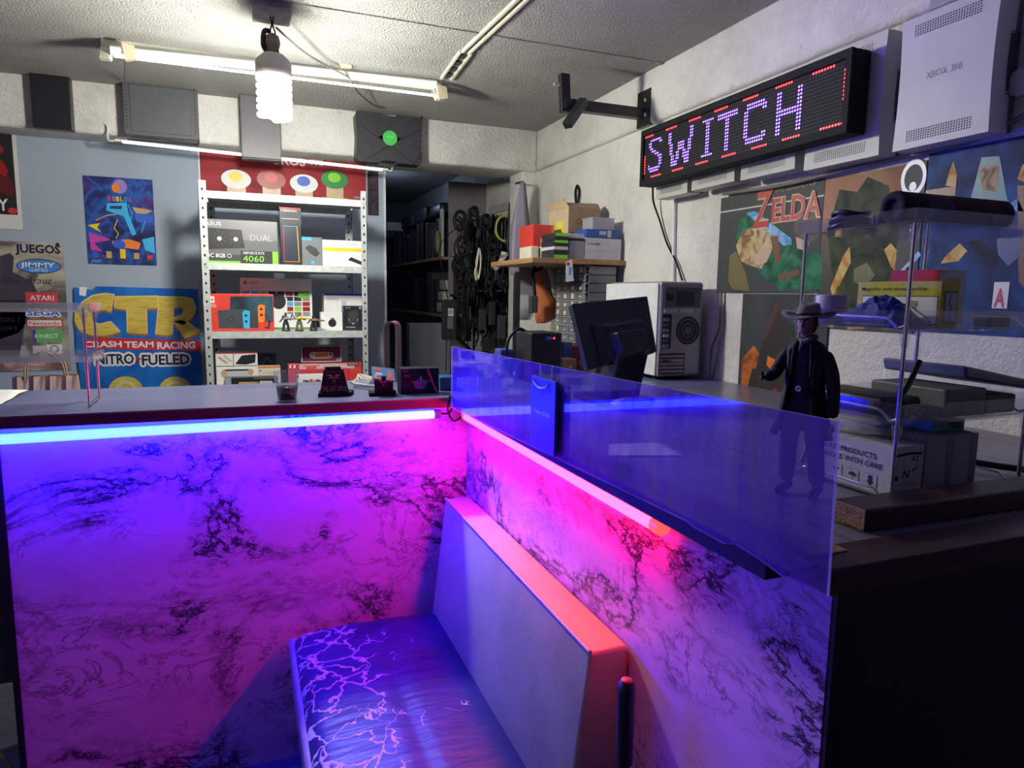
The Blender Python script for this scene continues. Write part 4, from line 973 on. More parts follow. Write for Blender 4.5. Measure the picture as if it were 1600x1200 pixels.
# bottom shelf
def d_lite(g, w, h):
    g.rect(red_p, 0, h * .97, w, h, .0005); g.rect(black_p, 0, h * .655, w, h * .67, .0006); g.rect(black_p, w * .41, h * .67, w * .425, h * .97, .0006)
    g.prism(black_p, [(w * .46, h * .71), (w * .62, h * .92), (w * .96, h * .95), (w * .94, h * .74), (w * .70, h * .69)], .0004, .001)
    g.line(tanp, [(w * .08, h * .88), (w * .26, h * .74)], .010, .001); g.line(lgrey, [(w * .20, h * .92), (w * .36, h * .78)], .010, .001)
    g.rect(black_p, w * .16, h * .54, w * .80, h * .58, .0007); g.disc(tanp, w * .18, h * .48, .012, .018, .0008); g.disc(tanp, w * .82, h * .50, .014, .016, .0008); g.rect(lgrey, w * .24, h * .40, w * .76, h * .53, .0006)
pbox('console_box', 'white red-topped box with black console pictures on the bottom shelf', 'box', (339, 550, 402, 612), 3.42, .10, wht_p, d_lite, SH[3])
def d_nb(g, w, h): g.line(cyan_p, [(w * .2, h * .6), (w * .5, h * .9), (w * .85, h * .7)], .002, .0006); g.line(lgrey, [(w * .15, h * .55), (w * .6, h * .45)], .002, .0006)
pbox('accessory_box', 'dark blue-black box tucked behind the white one on the bottom shelf', 'box', (403, 553, 431, 612), 3.52, .08, mat('box_blueblack', (.02, .025, .05), .35), d_nb, SH[3])
def d_or(g, w, h): g.rect(orange_p, 0, h * .93, w, h, .0005); g.disc(grey, w * .10, h * .82, .006, .006, .0006); g.rect(cardl, w * .18, h * .72, w, h * .76, .0006); g.rect(black_p, .1 * w, .1 * h, w * .6, h * .62, .0006); g.text(wht_p, 'XBOX', w * .18, h * .5, .01, w * .3, .01, w=.001)
pbox('accessory_box', 'cream and orange box beside the white one on the bottom shelf', 'box', (404, 572, 438, 612), 3.44, .07, cream, d_or, SH[3])
def d_gc(g, w, h):
    g.rect(mat('box_edge_grey', (.30, .33, .40), .4), 0, 0, w * .12, h, .0005); g.rect(lgrey, w * .55, h * .90, w * .98, h * .92, .0006)
    g.prism(tanp, [(w * .24, h * .45), (w * .26, h * .72), (w * .62, h * .70), (w * .66, h * .45)], .0004, .0009); g.prism(lgrey, [(w * .62, h * .45), (w * .66, h * .76), (w * .88, h * .74), (w * .93, h * .45)], .0004, .0008)
pbox('console_box', 'black box picturing a tan and grey gadget, low on the bottom shelf', 'box', (352, 588, 434, 618), 3.36, .05, nbox, d_gc, SH[3])
def d_fr(g, w, h):
    mr = mat('box_maroon', (.16, .03, .05), .35); g.rect(wht_p, 0, 0, w, h, .0003); g.rect(mr, .02 * w, .04 * h, .98 * w, .96 * h, .0006)
    g.prism(lgrey, [(w * .22, h * .28), (w * .20, h * .50), (w * .26, h * .62), (w * .74, h * .62), (w * .80, h * .50), (w * .78, h * .28), (w * .70, h * .22), (w * .30, h * .22)], .0007, .001); g.rect(orange_p, w * .34, h * .28, w * .66, h * .56, .0013)
    g.disc(black_p, w * .27, h * .48, .005, .005, .0014); g.disc(black_p, w * .73, h * .48, .005, .005, .0014); g.text(lgrey, 'SUP', w * .88, h * .07, .010, w * .08, .01, w=.0014)
pk = mat('box_pink_red', (.50, .05, .07), .4); pk2 = mat('box_pale_pink', (.62, .45, .45), .4)
def d_pk(g, w, h):
    g.rect(pk2, w * .15, h * .78, w * .90, h * .97, .0004); g.rect(red_p, w * .20, h * .88, w * .42, h * .92, .0006); g.rect(red_p, w * .24, h * .79, w * .38, h * .86, .0006); g.rect(wht_p, w * .02, h * .84, w * .10, h * .96, .0006); g.disc(red_p, w * .06, h * .90, .007, .007, .0009)
    g.rect(dark, w * .80, h * .87, w * .96, h * .99, .0006); g.text(wht_p, 'Rockman', w * .82, h * .92, .008, w * .12, .0, w=.0009); g.line(grey, [(w * .46, h * .80), (w * .49, h * .88)], .006, .0006)
wb0 = pbox('console_box', 'long red and pale pink box on the bottom shelf under the framed maroon one', 'box', (451, 566, 565, 618), 3.45, .10, pk, d_pk, SH[3])
pbox('console_box', 'maroon white-framed box with a handheld console, topmost on the bottom shelf', 'box', (471, 540, 533, 567), 3.46, .07, mat('box_dark_maroon', (.10, .03, .04), .35), d_fr, wy(500, 566, 3.45).z)
def d_st(g, w, h):
    for k, (u, m_) in enumerate(((.28, lil), (.36, dark), (.52, red_p), (.60, tanp), (.74, red_p), (.80, dark))): g.disc(m_, w * u, h * (.62 - .04 * (k % 2)), .010, .009, .0006 + .0003 * k)
    g.rect(red_p, w * .0, h * .86, w * .07, h * .99, .0006)
pbox('accessory_box', 'white box with small coloured cars at the front of the bottom shelf', 'box', (464, 585, 507, 618), 3.37, .05, wht_p, d_st, SH[3])
pbox('accessory_box', 'plain small red box at the right front of the bottom shelf', 'box', (547, 577, 566, 618), 3.37, .05, red_b, None, SH[3])
# ================================================================ things on the long counter
T0 = TOP + .0008
# plastic cup with dark drink
c = wz(449, 626, TOP); c.z = T0; hC = wy(449, 579, c.y).z - c.z
t = thing('plastic_cup', c, 'clear plastic cup half full of dark cola on the long counter', 'cup')
cupm = clear('cup_plastic', (.93, .92, .95), .012, .05)
r0, r1 = .026, .0345
def rc(u): return r0 + (r1 - r0) * u
G().lathe(cupm, [(r0 - .003, 0), (r0, .001), (rc(.5), hC * .5), (rc(.95), hC * .95), (r1 + .001, hC * .955), (r1 + .001, hC), (r1 - .0015, hC), (rc(.5) - .001, hC * .5), (r0 - .001, .002)], c, 32).build('cup', t)
cola = mat('cola', (.010, .003, .004), .06, var=0)
G().lathe(cola, [(0, .002), (r0 - .002, .003), (rc(.46) - .0016, hC * .46), (0, hC * .46)], c, 28).build('drink', t, 'dark cola filling the lower half')
# two black stands with winged emblem
def emblem(g, m, u, v, s):
    for sg in (-1, 1):
        g.poly(m, [(u, v + .002 * s, .0006), (u + sg * .010 * s, v + .010 * s, .0006), (u + sg * .026 * s, v + .008 * s, .0006), (u + sg * .012 * s, v + .004 * s, .0006)])
        g.poly(m, [(u, v - .002 * s, .0006), (u + sg * .012 * s, v + .002 * s, .0006), (u + sg * .020 * s, v - .003 * s, .0006), (u + sg * .008 * s, v - .003 * s, .0006)])
        g.rect(m, u + sg * .003 * s - .0008 * s, v - .022 * s, u + sg * .003 * s + .0008 * s, v - .004 * s, .0006)
stand_m = mat('stand_black', (.010, .010, .018), .75, var=.1, spec=.15); silv = mat('stand_silver', (.28, .26, .30), .4, .4)
a = wz(497, 621, TOP); b = wz(556, 621, TOP); yS = a.y
t = thing('controller_stand', ((a.x + b.x) / 2, yS + .04, T0), 'tall black tapered stand with winged emblem and lettering beside the cup', 'stand')
cx_ = (a.x + b.x) / 2 - .004; zt_ = wy(527, 573, yS + .03).z
pl = [(a.x, yS), (b.x - .012, yS - .002), (b.x + .006, yS + .05), (b.x + .004, yS + .07), (a.x + .010, yS + .07)]
G().prism(stand_m, pl, T0, T0 + .010).build('base', t)
wb_, wt_ = (b.x - a.x) * .40, (b.x - a.x) * .27
lo = [(cx_ - wb_, yS + .008, T0 + .010), (cx_ + wb_, yS + .008, T0 + .010), (cx_ + wb_ + .006, yS + .058, T0 + .010), (cx_ - wb_ + .006, yS + .058, T0 + .010)]
hi = [(cx_ - wt_, yS + .026, zt_ - .008), (cx_ + wt_, yS + .026, zt_ - .008), (cx_ + wt_ + .004, yS + .050, zt_ - .008), (cx_ - wt_ + .004, yS + .050, zt_ - .008)]
G().hexa(stand_m, lo, hi, .002).build('body', t)
G().box(stand_m, cx_ - wt_ * .8, cx_ + wt_ * .8, yS + .028, yS + .046, zt_ - .012, zt_, .002).build('top_rest', t)
f0, f1 = Vector(lo[0]), Vector(hi[0]); hS = (f1 - f0).length
g = G().frame(((cx_, yS + .008, T0 + .010)), (1, 0, 0), (0, (hi[0][1] - lo[0][1]), hi[0][2] - lo[0][2]))
emblem(g, silv, 0, hS * .66, .82); g.text(silv, 'THE LAST OF US', 0, hS * .06, .015, wb_ * 1.72, -.005, 'c', w=.0007); g.rect(blk_m, -wt_ * 1.02, hS * .84, wt_ * 1.02, hS * .93, .0004)
g.build('emblem', t, 'silver winged emblem and letters')
a = wz(577, 620, TOP); b = wz(622, 621, TOP); yS = a.y
t = thing('card_stand', ((a.x + b.x) / 2, yS + .03, T0), 'short black stand with winged emblem carrying a bright picture card', 'stand')
G().prism(stand_m, [(a.x, yS), (b.x - .004, yS - .002), (b.x + .010, yS + .035), (b.x + .010, yS + .06), (a.x + .008, yS + .06)], T0, T0 + .010).build('base', t)
xl, xr = wy(585, 600, yS + .006).x, wy(613, 600, yS + .006).x; zt_ = wy(600, 592, yS + .01).z
G().hexa(stand_m, [(xl, yS + .006, T0 + .010), (xr, yS + .006, T0 + .010), (xr + .012, yS + .05, T0 + .010), (xl + .008, yS + .05, T0 + .010)], [(xl, yS + .008, zt_), (xr, yS + .008, zt_), (xr + .012, yS + .05, zt_ + .008), (xl + .008, yS + .05, zt_ + .008)], .002).build('body', t)
g = G().frame(((xl + xr) / 2, yS + .0062, T0 + .010), (1, 0, 0), (0, .002, zt_ - T0)); emblem(g, silv, 0, (zt_ - T0) * .62, .62); g.build('emblem', t)
G().box(stand_m, (xl + xr) / 2 - .008, (xl + xr) / 2 + .006, yS - .008, yS - .001, zt_ - .004, zt_ + .010, .002).build('clip', t)
q = [wy(581, 593, yS - .004), wy(617, 597, yS - .004), wy(625, 577, yS + .03), wy(586, 575, yS + .03)]
g = G(); u_ = (q[1] - q[0]); v_ = (q[3] - q[0]); g.frame(q[0], u_, v_); Wc, Hc = u_.length, v_.length
sk_ = mat('card_sky', (.10, .36, .62), .3); g.box(sk_, 0, Wc, 0, Hc, .0004, .005)
g.rect(orange_p, .001, .0008, Wc - .001, .006, .0055); g.rect(orange_p, Wc * .12, Hc * .72, Wc * .38, Hc * .93, .0056); g.disc(wht_p, Wc * .30, Hc * .42, .012, .006, .0055); g.disc(orange_p, Wc * .78, Hc * .60, .007, .009, .0056); g.rect(orange_p, Wc * .70, Hc * .22, Wc * .86, Hc * .45, .0055); g.rect(wht_p, Wc * .10, Hc * .14, Wc * .20, Hc * .3, .0056)
g.build('picture_card', None, 'sky blue and orange picture card propped on the short black stand', 'card')
# black headset box
a = wz(627, 617, TOP); yB_ = a.y; W_ = wy(687, 600, yB_).x - a.x; H_ = wy(627, 576, yB_).z - TOP
g = G().frame((a.x, yB_, T0), (1, .06, 0), (0, 0, 1)); g.box(mat('box_blue_black', (.008, .010, .024), .6, spec=.2), 0, W_, 0, H_, -.045, 0, .0012)
g.rect(lgrey, 0, H_ - .0025, W_, H_, .0004); g.text(grey, 'SONY', W_ * .06, H_ * .85, .005, W_ * .12, .0); g.text(mat('pink_print', (.5, .15, .3), .4), 'Pulse', W_ * .10, H_ * .68, .006, W_ * .13, .0); g.text(mat('pink_print'), 'Portal EDGE 4', W_ * .28, H_ * .41, .0085, W_ * .48, .0)
g.disc(mat('headset_glow_print', (.02, .03, .25), .3), W_ * .50, H_ * .38, W_ * .17, H_ * .22, .0005); g.rect(wht_p, W_ * .50, H_ * .53, W_ * .525, H_ * .66, .0009)
g.line(mat('hot_pink_print', (.75, .03, .15), .4), [(W_ * .70, H_ * .92), (W_ * .76, H_ * .68), (W_ * .84, H_ * .36), (W_ * .94, H_ * .06)], .006, .0007)
g.build('headset_box', None, 'dark blue-black box with a hot pink curved stripe on the long counter', 'box')
a = wz(690, 612, TOP)
g = G().box(mat('box_teal_blue', (.02, .10, .28), .4), a.x, a.x + .055, a.y + .02, a.y + .09, T0, wy(690, 591, a.y).z, .003); g.rect
g.build('small_blue_box', None, 'small dark blue box behind the left end of the acrylic screen', 'box')
# pink-grey arch stand
yA = 2.30; xa0, xa1 = wy(599, 560, yA).x, wy(632, 560, yA).x; zt_ = wy(617, 502, yA).z; ra = .5 * (xa1 - xa0) * .62
arch_m = mat('rose_grey_wood', (.22, .11, .12), .5, var=.12); t_ = .004
prof = lambda r: [(-r, 0)] + [(-r * math.cos(R(k * 15)), zt_ - T0 - ra + r * math.sin(R(k * 15))) for k in range(13)] + [(r, 0)]
g = G().frame((xa0 + ra, yA, T0), (1, 0, 0), (0, 0, 1)); o_ = prof(ra); i_ = prof(ra - t_)
dsh = .052
for k in range(len(o_) - 1):
    A, B, C, D = o_[k], o_[k + 1], i_[k + 1], i_[k]
    f_ = lambda p, w: (p[0] + (-w) * .55, p[1], w)
    vs = [f_(p, 0) for p in (A, B, C, D)] + [f_(p, -dsh) for p in (A, B, C, D)]
    g.add(vs, [(0, 3, 2, 1), (4, 5, 6, 7)], cardl); g.add(vs, [(0, 1, 5, 4), (2, 3, 7, 6)], arch_m, True)
g.build('arch_stand', None, 'tall slim rose-grey arch stand at the back of the long counter', 'stand')
# pale cables lying behind the stands
for k in range(4):
    p = [wz(548 + 6 * k, 598, TOP + .004), wz(560, 592 - k, TOP + .006), wz(578 + 3 * k, 596, TOP + .006), wz(570, 602 - k, TOP + .004), wz(552, 604, TOP + .004), wz(588, 606 + k, TOP + .004)]
    for q_ in p: q_.z = TOP + .005 + .0035 * k
    G().tube(wht, spline(p), .0024, 6).build('white_cable', None, 'white cable coiled on the counter between the two black stands', 'cable', 'white cables between the two black stands')
# white cloth at the left end
g = G(); bmv = []; N1, N2 = 14, 10
q = [wz(-40, 640, TOP), wz(2, 634, TOP), wz(44, 611, TOP), wz(-40, 611, TOP)]
for j in range(N2 + 1):
    for i in range(N1 + 1):
        u, v = i / N1, j / N2; p = (q[0].lerp(q[1], u)).lerp(q[3].lerp(q[2], u), v)
        bmv.append((p.x, p.y, T0 + .003 + .010 * (.5 + .5 * math.sin(7 * u + 3 * v)) * (.5 + .5 * math.cos(9 * v)) * min(1, 4 * u * (1 - u) + 4 * v * (1 - v) * .5)))
g.add(bmv, [(j * (N1 + 1) + i, j * (N1 + 1) + i + 1, (j + 1) * (N1 + 1) + i + 1, (j + 1) * (N1 + 1) + i) for j in range(N2) for i in range(N1)], mat('white_cloth', (.72, .72, .72), .9), True)
g.build('paper_towel', None, 'crumpled white paper towel at the left end of the long counter', 'paper towel')
# left clear display rack: two trays on chrome rods
rk = clear('rack_acrylic', (.88, .88, .94), .055, .08)
pA = wz(140, 637, TOP); pB = wz(158, 625, TOP)
t = thing('display_rack', (pA.x - .2, (pA.y + pB.y) / 2, T0), 'clear two-tray display rack on thin chrome rods at the left end of the long counter', 'display rack')
zA1 = wy(124, 484, pA.y).z; zA2 = wy(134, 562, pA.y).z; zT = wy(122, 470, pA.y).z
xr_ = pA.x + .004; xl_ = pA.x - .42
def tray(g, x0, x1, y0, y1, z, h, m, t_=.003):
    g.box(m, x0, x1, y0, y1, z, z + t_); g.box(m, x0, x1, y0, y0 + t_, z + t_, z + h); g.box(m, x0, x1, y1 - t_, y1, z + t_, z + h)
    g.box(m, x0, x0 + t_, y0 + t_, y1 - t_, z + t_, z + h); return g.box(m, x1 - t_, x1, y0 + t_, y1 - t_, z + t_, z + h)
for z, h in ((zA1 - .006, .022), (zA2 - .006, .022)):
    tray(G(), xl_, xr_ + .012, pA.y - .008, pB.y + .012, z, h, rk).build('tray', t)
for p in (pA, pB):
    g = G().cyl(chrome, (pA.x, p.y, T0 + .004), (pA.x, p.y, zA1 + .004), .0032, n=10); g.build('rod', t)
    g = G().cyl(chrome, (xl_ + .02, p.y, T0 + .004), (xl_ + .02, p.y, zA1 + .004), .0032, n=10); g.build('rod', t)
    for z in (zA1 - .008, zA2 - .008):
        G().lathe(rk, [(.0045, z - .026), (.0065, z - .014), (.0095, z), (.004, z)], (pA.x, p.y, 0), 10).build('socket', t)
for x in (pA.x, xl_ + .02): G().tube(chrome, spline([(x, pA.y, T0 + .004), (x, pA.y + .02, T0 + .008), (x, pB.y - .02, T0 + .008), (x, pB.y, T0 + .004)], 4), .0034, 8).build('foot_bar', t)
# brown paper bag behind the counter
yb_ = 2.75; x0, x1, z1 = wy(21, 590, yb_).x, wy(122, 590, yb_).x, wy(70, 587, yb_).z
t = thing('paper_bag', ((x0 + x1) / 2, yb_, z1 - .34), 'brown paper carrier bag behind the left end of the long counter', 'paper bag')
g = G(); kraft = mat('kraft_paper', (.33, .22, .16), .85, var=.1); n = 12
vs = []
for j, (z, d) in enumerate(((z1 - .34, .05), (z1 - .18, .048), (z1 - .06, .03), (z1, .016))):
    for k in range(n + 1): vs.append((x0 + (x1 - x0) * k / n, yb_ - d + .006 * math.sin(k * 2.1 + j), z))
    for k in range(n, -1, -1): vs.append((x0 + (x1 - x0) * k / n, yb_ + d + .006 * math.sin(k * 1.7 + j), z))
M_ = 2 * (n + 1)
g.add(vs, [(j * M_ + k, j * M_ + (k + 1) % M_, (j + 1) * M_ + (k + 1) % M_, (j + 1) * M_ + k) for j in range(3) for k in range(M_)] + [list(range(M_))[::-1]], kraft)
g.build('bag', t)
xm = (x0 + x1) / 2
for s_, k in ((-1, 'handle'), (1, 'handle')):
    G().tube(kraft, spline([(xm - .06, yb_ + s_ * .014, z1 - .02), (xm - .05, yb_ + s_ * .018, z1 + .05), (xm, yb_ + s_ * .02, z1 + .085), (xm + .05, yb_ + s_ * .018, z1 + .05), (xm + .06, yb_ + s_ * .014, z1 - .02)]), .0028, 6).build('handle', t)
g = G().box(blk_panel, x0 - .15, -.02, 2.66, 2.90, 0, z1 - .341); g.build('low_cabinet', None, 'low dark cabinet behind the long counter holding the brown bag', 'cabinet')

# ================================================================ things on the side counter
S0 = TOP + .0008
# hanging blue card bag on the acrylic
xc = .540; a = wx(833, 586, xc); b = wx(871, 600, xc); c0 = wx(829, 694, xc); c1 = wx(866, 716, xc)
t = thing('gift_bag', ((a.x), (a.y + b.y) / 2, c1.z), 'small bright blue gift bag hanging on the acrylic screen by a bead chain', 'gift bag')
bagm = mat('gift_bag_blue', (.02, .03, .30), .35, var=.04)
W_ = a.y - b.y; H_ = ((a.z - c0.z) + (b.z - c1.z)) / 2; o = Vector((xc, a.y, (c0.z + c1.z) / 2 + .002))
g = G().frame(o, (0, -1, 0), (0, 0, 1)); g.box(bagm, 0, W_, 0, H_, -.004, .004, .001)
g.text(lgrey, 'Pulse EDGE', W_ * .5, H_ * .50, .008, W_ * .62, .015, 'c', w=.0046); g.disc(lgrey, W_ * .45, H_ * .44, .0014, .0014, .0046); g.text(lgrey, 'SONY', W_ * .06, H_ * .90, .004, W_ * .2, 0, w=.0046); g.build('bag', t)
g = G().frame(o, (0, -1, 0), (0, 0, 1)); g.tube(lgrey, spline([(W_ * .16, H_ * .95, .006), (W_ * .22, H_ * .90, .007), (W_ * .45, H_ * .865, .008), (W_ * .70, H_ * .90, .007), (W_ * .76, H_ * .95, .006)]), .0016, 6); g.build('cord_handle', t)
zt_ = CAMZ - .135
for u in (.27, .74):
    yy = a.y - W_ * u; g = G()
    for k in range(9):
        z = o.z + H_ * .95 + (zt_ - o.z - H_ * .95) * k / 8; g.ball(steel, (xc + .003, yy, z), .0018, 6, 4)
    g.build('bead_chain', t)
G().box(mat('bag_back', (.16, .16, .14), .6), .553, .562, a.y - W_ - .014, a.y - .012, TOP + .002, o.z + H_ * .96, .001).build('price_card', None, 'grey card standing behind the acrylic right behind the blue gift bag', 'card')
# sheet of paper
q = [wz(950, 713, TOP), wz(1068, 713, TOP), wz(1030, 693, TOP), wz(952, 695, TOP)]
g = G(); g.add([(p.x, p.y, S0 + dz) for dz in (0, .0008) for p in q], [(3, 2, 1, 0), (4, 5, 6, 7), (0, 1, 5, 4), (1, 2, 6, 5), (2, 3, 7, 6), (3, 0, 4, 7)], paper)
g.build('paper_sheet', None, 'loose sheet of white paper lying on the side counter behind the acrylic', 'paper')
# point-of-sale screen, back towards the camera
mc = Vector((.955, 1.72, 0)); mb = wz(965, 618, TOP)
mx_, my_ = .985, 1.70
t = thing('pos_monitor', (mx_, my_, S0), 'black touch screen till seen from behind on the side counter', 'monitor')
TL, TR, BR, BL = wy(893, 474, my_ - .02), wy(1012, 462, my_ + .02), wy(1027, 549, my_ - .06), wy(919, 577, my_ - .10)
navyb = mat('monitor_black', (.012, .012, .018), .4, var=.06)
nrm = (TR - TL).cross(BL - TL).normalized()
if nrm.y > 0: nrm = -nrm
Qc = (TL + TR + BR + BL) / 4
g = G(); fr_ = [TL, TR, BR, BL]
g.hexa(navyb, [BL - nrm * .022, BR - nrm * .022, TR - nrm * .022, TL - nrm * .022], [BL, BR, TR, TL], .004); g.build('screen_housing', t)
sc_ = lambda p, s, dx=0, dy=0: Qc + (p - Qc) * s + (TR - TL) * dx + (BL - TL) * dy
b1 = [sc_(p, .66, .0, .16) for p in fr_]; b2 = [sc_(p, .50, .02, .22) + nrm * .035 for p in fr_]
G().hexa(navyb, [b1[3], b1[2], b1[1], b1[0]], [b2[3], b2[2], b2[1], b2[0]], .003).build('back_cover', t)
b3 = [sc_(p, .42, -.02, .30) + nrm * .030 for p in fr_]; b4 = [sc_(p, .36, -.02, .32) + nrm * .065 for p in fr_]
G().hexa(navyb, [b3[3], b3[2], b3[1], b3[0]], [b4[3], b4[2], b4[1], b4[0]], .003).build('hinge_block', t)
n0 = sc_((BL + BR) / 2, .8, -.01, .0) + nrm * .02
G().hexa(navyb, [(mx_ - .055, my_ - .07, S0 + .018), (mx_ + .045, my_ - .07, S0 + .018), (mx_ + .05, my_ + .04, S0 + .018), (mx_ - .05, my_ + .04, S0 + .018)], [(n0.x - .052, n0.y - .05, n0.z), (n0.x + .042, n0.y - .05, n0.z), (n0.x + .05, n0.y + .02, n0.z), (n0.x - .045, n0.y + .02, n0.z)], .006).build('neck', t)
G().box(navyb, mx_ - .085, mx_ + .085, my_ - .09, my_ + .09, S0, S0 + .018, .005).build('foot', t)
# black box with red light
yU = 2.12; a = wy(831, 520, yU); b = wy(877, 580, yU)
t = thing('power_backup', ((a.x + b.x) / 2, yU + .1, S0), 'black upright power unit with a tiny red light behind the acrylic', 'power unit')
g = G().box(blk, a.x, b.x, yU, yU + .15, S0, a.z, .006); g.build('case', t)
W_ = b.x - a.x; H_ = a.z - S0
g = G().frame((a.x, yU - .0005, S0), (1, 0, 0), (0, 0, 1)); g.rect(mat('blue_display', (.02, .03, .15), .2, emit=(.02, .03, .25), estr=.5), W_ * .48, H_ * .86, W_ * .66, H_ * .92, .0006); g.build('display', t)
g = G().frame((a.x, yU - .0005, S0), (1, 0, 0), (0, 0, 1)); g.disc(mat('red_light', (.8, .05, .05), .3, emit=(3, .1, .1), estr=1), W_ * .73, H_ * .89, .004, .004, .0008); g.build('indicator', t)
G().tube(cable_m, spline([(a.x + .02, yU + .1, a.z - .001), (a.x - .01, yU + .1, a.z + .008), (a.x - .045, yU + .1, a.z - .03), (a.x - .055, yU + .1, a.z - .10), (a.x - .06, yU + .1, S0 + .006)]), .005, 8).build('power_lead', t)
# thin monitor seen edge-on
yM = 2.37; a = wy(806, 424, yM); b = wy(811, 565, yM)
t = thing('flat_monitor', (a.x, yM, S0), 'flat monitor seen almost edge-on beside the purple bag', 'monitor')
G().hexa(blk, [(a.x - .006, yM, S0 + .05), (a.x + .014, yM - .012, S0 + .05), (a.x + .161, yM + .36, S0 + .05), (a.x + .141, yM + .37, S0 + .05)], [(a.x - .006, yM, a.z), (a.x + .014, yM - .012, a.z), (a.x + .161, yM + .36, a.z), (a.x + .141, yM + .37, a.z)], .003).build('housing', t)
G().hexa(mat('screen_grey', (.10, .11, .15), .15), [(a.x - .0075, yM + .004, S0 + .06), (a.x - .0068, yM + .004, S0 + .06), (a.x + .1392, yM + .362, S0 + .06), (a.x + .1385, yM + .362, S0 + .06)], [(a.x - .0075, yM + .004, a.z - .01), (a.x - .0068, yM + .004, a.z - .01), (a.x + .1392, yM + .362, a.z - .01), (a.x + .1385, yM + .362, a.z - .01)]).build('screen', t)
G().box(blk, a.x + .01, a.x + .16, yM + .10, yM + .26, S0, S0 + .012, .003).box(blk, a.x + .078, a.x + .10, yM + .16, yM + .22, S0 + .01, S0 + .16).build('stand', t)
G().box(mat('blue_crate', (.06, .06, .30), .5), wy(782, 560, 2.29).x, wy(803, 560, 2.29).x, 2.29, 2.355, T0, wy(790, 546, 2.29).z, .004).build('blue_crate', None, 'blue crate behind the edge-on monitor', 'crate')
# clear prongs and flat pale shapes behind the acrylic
g = G(); p = wz(925, 617, TOP)
for dx in (-.006, .006): g.box(rk, p.x + dx - .002, p.x + dx + .002, p.y - .006, p.y + .006, S0 + .003, wy(925, 571, p.y).z, .001)
g.box(rk, p.x - .02, p.x + .02, p.y - .02, p.y + .02, S0, S0 + .003); g.build('card_holder', None, 'small clear plastic card holder beside the till', 'card holder')
p = wz(985, 640, TOP); g = G(); g.ball(mat('mouse_grey', (.30, .30, .34), .4), (p.x, p.y, S0 + .016), (.06, .035, .0158), 18, 10); g.build('computer_mouse', None, 'pale grey computer mouse on the side counter in front of the till', 'mouse')
# ================================================================ right wall: shelf with boxes, drawers, tower
def tab(name, loc): return thing(name, loc, None, None)
ysh = 2.72
a = wy(832, 402, ysh); b = wy(975, 404, ysh); zsh = a.z
bench_z = CAMZ - .335
t = thing('workbench', (1.43, 2.9, 0), 'plain workbench along the white wall under the little wall shelf', 'workbench')
G().box(lgrey, 1.22, XR - .003, 2.365, 3.60, bench_z - .03, bench_z).build('bench_top', t)
for x, y in ((1.25, 2.40), (1.25, 3.56), (1.58, 2.40), (1.58, 3.56)): G().box(grey, x - .02, x + .02, y - .02, y + .02, 0, bench_z - .03).build('leg', t)
g = G().box(wood, a.x, XR - .002, ysh, 3.25, zsh - .022, zsh, .002); g.build('wall_shelf', None, 'small oak plank shelf on the white wall loaded with boxes', 'shelf')
g = G().box(grey, 1.30, XR - .002, 3.21, 3.23, zsh - .16, zsh - .0235); g.build('shelf_bracket', None, 'metal bracket under the oak wall shelf', 'bracket')
zs = zsh
def d_wg(g, w, h): g.text(navy, 'crucial', w * .06, h * .68, h * .12, w * .32, .01); g.line(navy, [(w * .30, h * .80), (w * .40, h * .66)], .002, .0007); g.rect(lgrey, w * .05, h * .42, w * .95, h * .46, .0006); g.rect(lgrey, w * .05, h * .30, w * .95, h * .32, .0006)
pbox('parts_box', 'pale grey-white box at the right end of the oak wall shelf', 'box', (914, 374, 971, 402), 2.735, .13, mat('box_pale_lilac', (.55, .53, .58), .5), d_wg, zs)
zz = wy(971, 374, 2.735).z + .001
def d_bl(g, w, h): g.rect(mat('pale_tab', (.5, .5, .42), .5), w * .66, h * .1, w * .78, h * .9, .0005); g.rect(lgrey, w * .40, h * .4, w * .62, h * .8, .0005)
pbox('parts_box', 'flat deep blue box lying on the pale grey-white box', 'box', (916, 360, 966, 373), 2.74, .12, mat('box_blue', (.03, .08, .34), .4), d_bl, zz)
zz = wy(966, 360, 2.74).z + .001
trn = clear('frosted_plastic', (.82, .84, .86), .45, .2)
g = G(); p0, p1 = wy(926, 358, 2.75), wy(960, 343, 2.75); zz += .001
tray(g, p0.x, p1.x, 2.75, 2.85, zz, p1.z - zz, trn, .004); g.box(trn, p0.x - .004, p1.x + .004, 2.746, 2.854, p1.z + .0005, p1.z + .006, .002)
g.build('clear_tub', None, 'frosted clear plastic tub topmost on the blue box', 'tub')
g = G(); p0, p1 = wy(889, 402, 2.735), wy(913, 377, 2.735); zb_ = zs + LIFT
tray(g, p0.x, p1.x, 2.735, 2.88, zb_, p1.z - zb_, trn, .003); g.box(dark, p0.x + .008, p1.x - .008, 2.742, 2.87, zb_ + .004, zb_ + (p1.z - zb_) * .8); g.box(blk, p0.x - .002, p1.x + .002, 2.733, 2.883, p1.z + .0005, p1.z + .012, .002)
g.rect; g.build('clear_tub', None, 'clear tub with black lid between the green stack and the pale box', 'tub')
g = G(); p2 = wy(913, 366, 2.76); g.box(lgrey, p0.x + .002, p1.x + .01, 2.755, 2.86, p1.z + .0135, p2.z, .002); g.build('parts_box', None, 'thin grey box lying on the black lid of the clear tub', 'box')
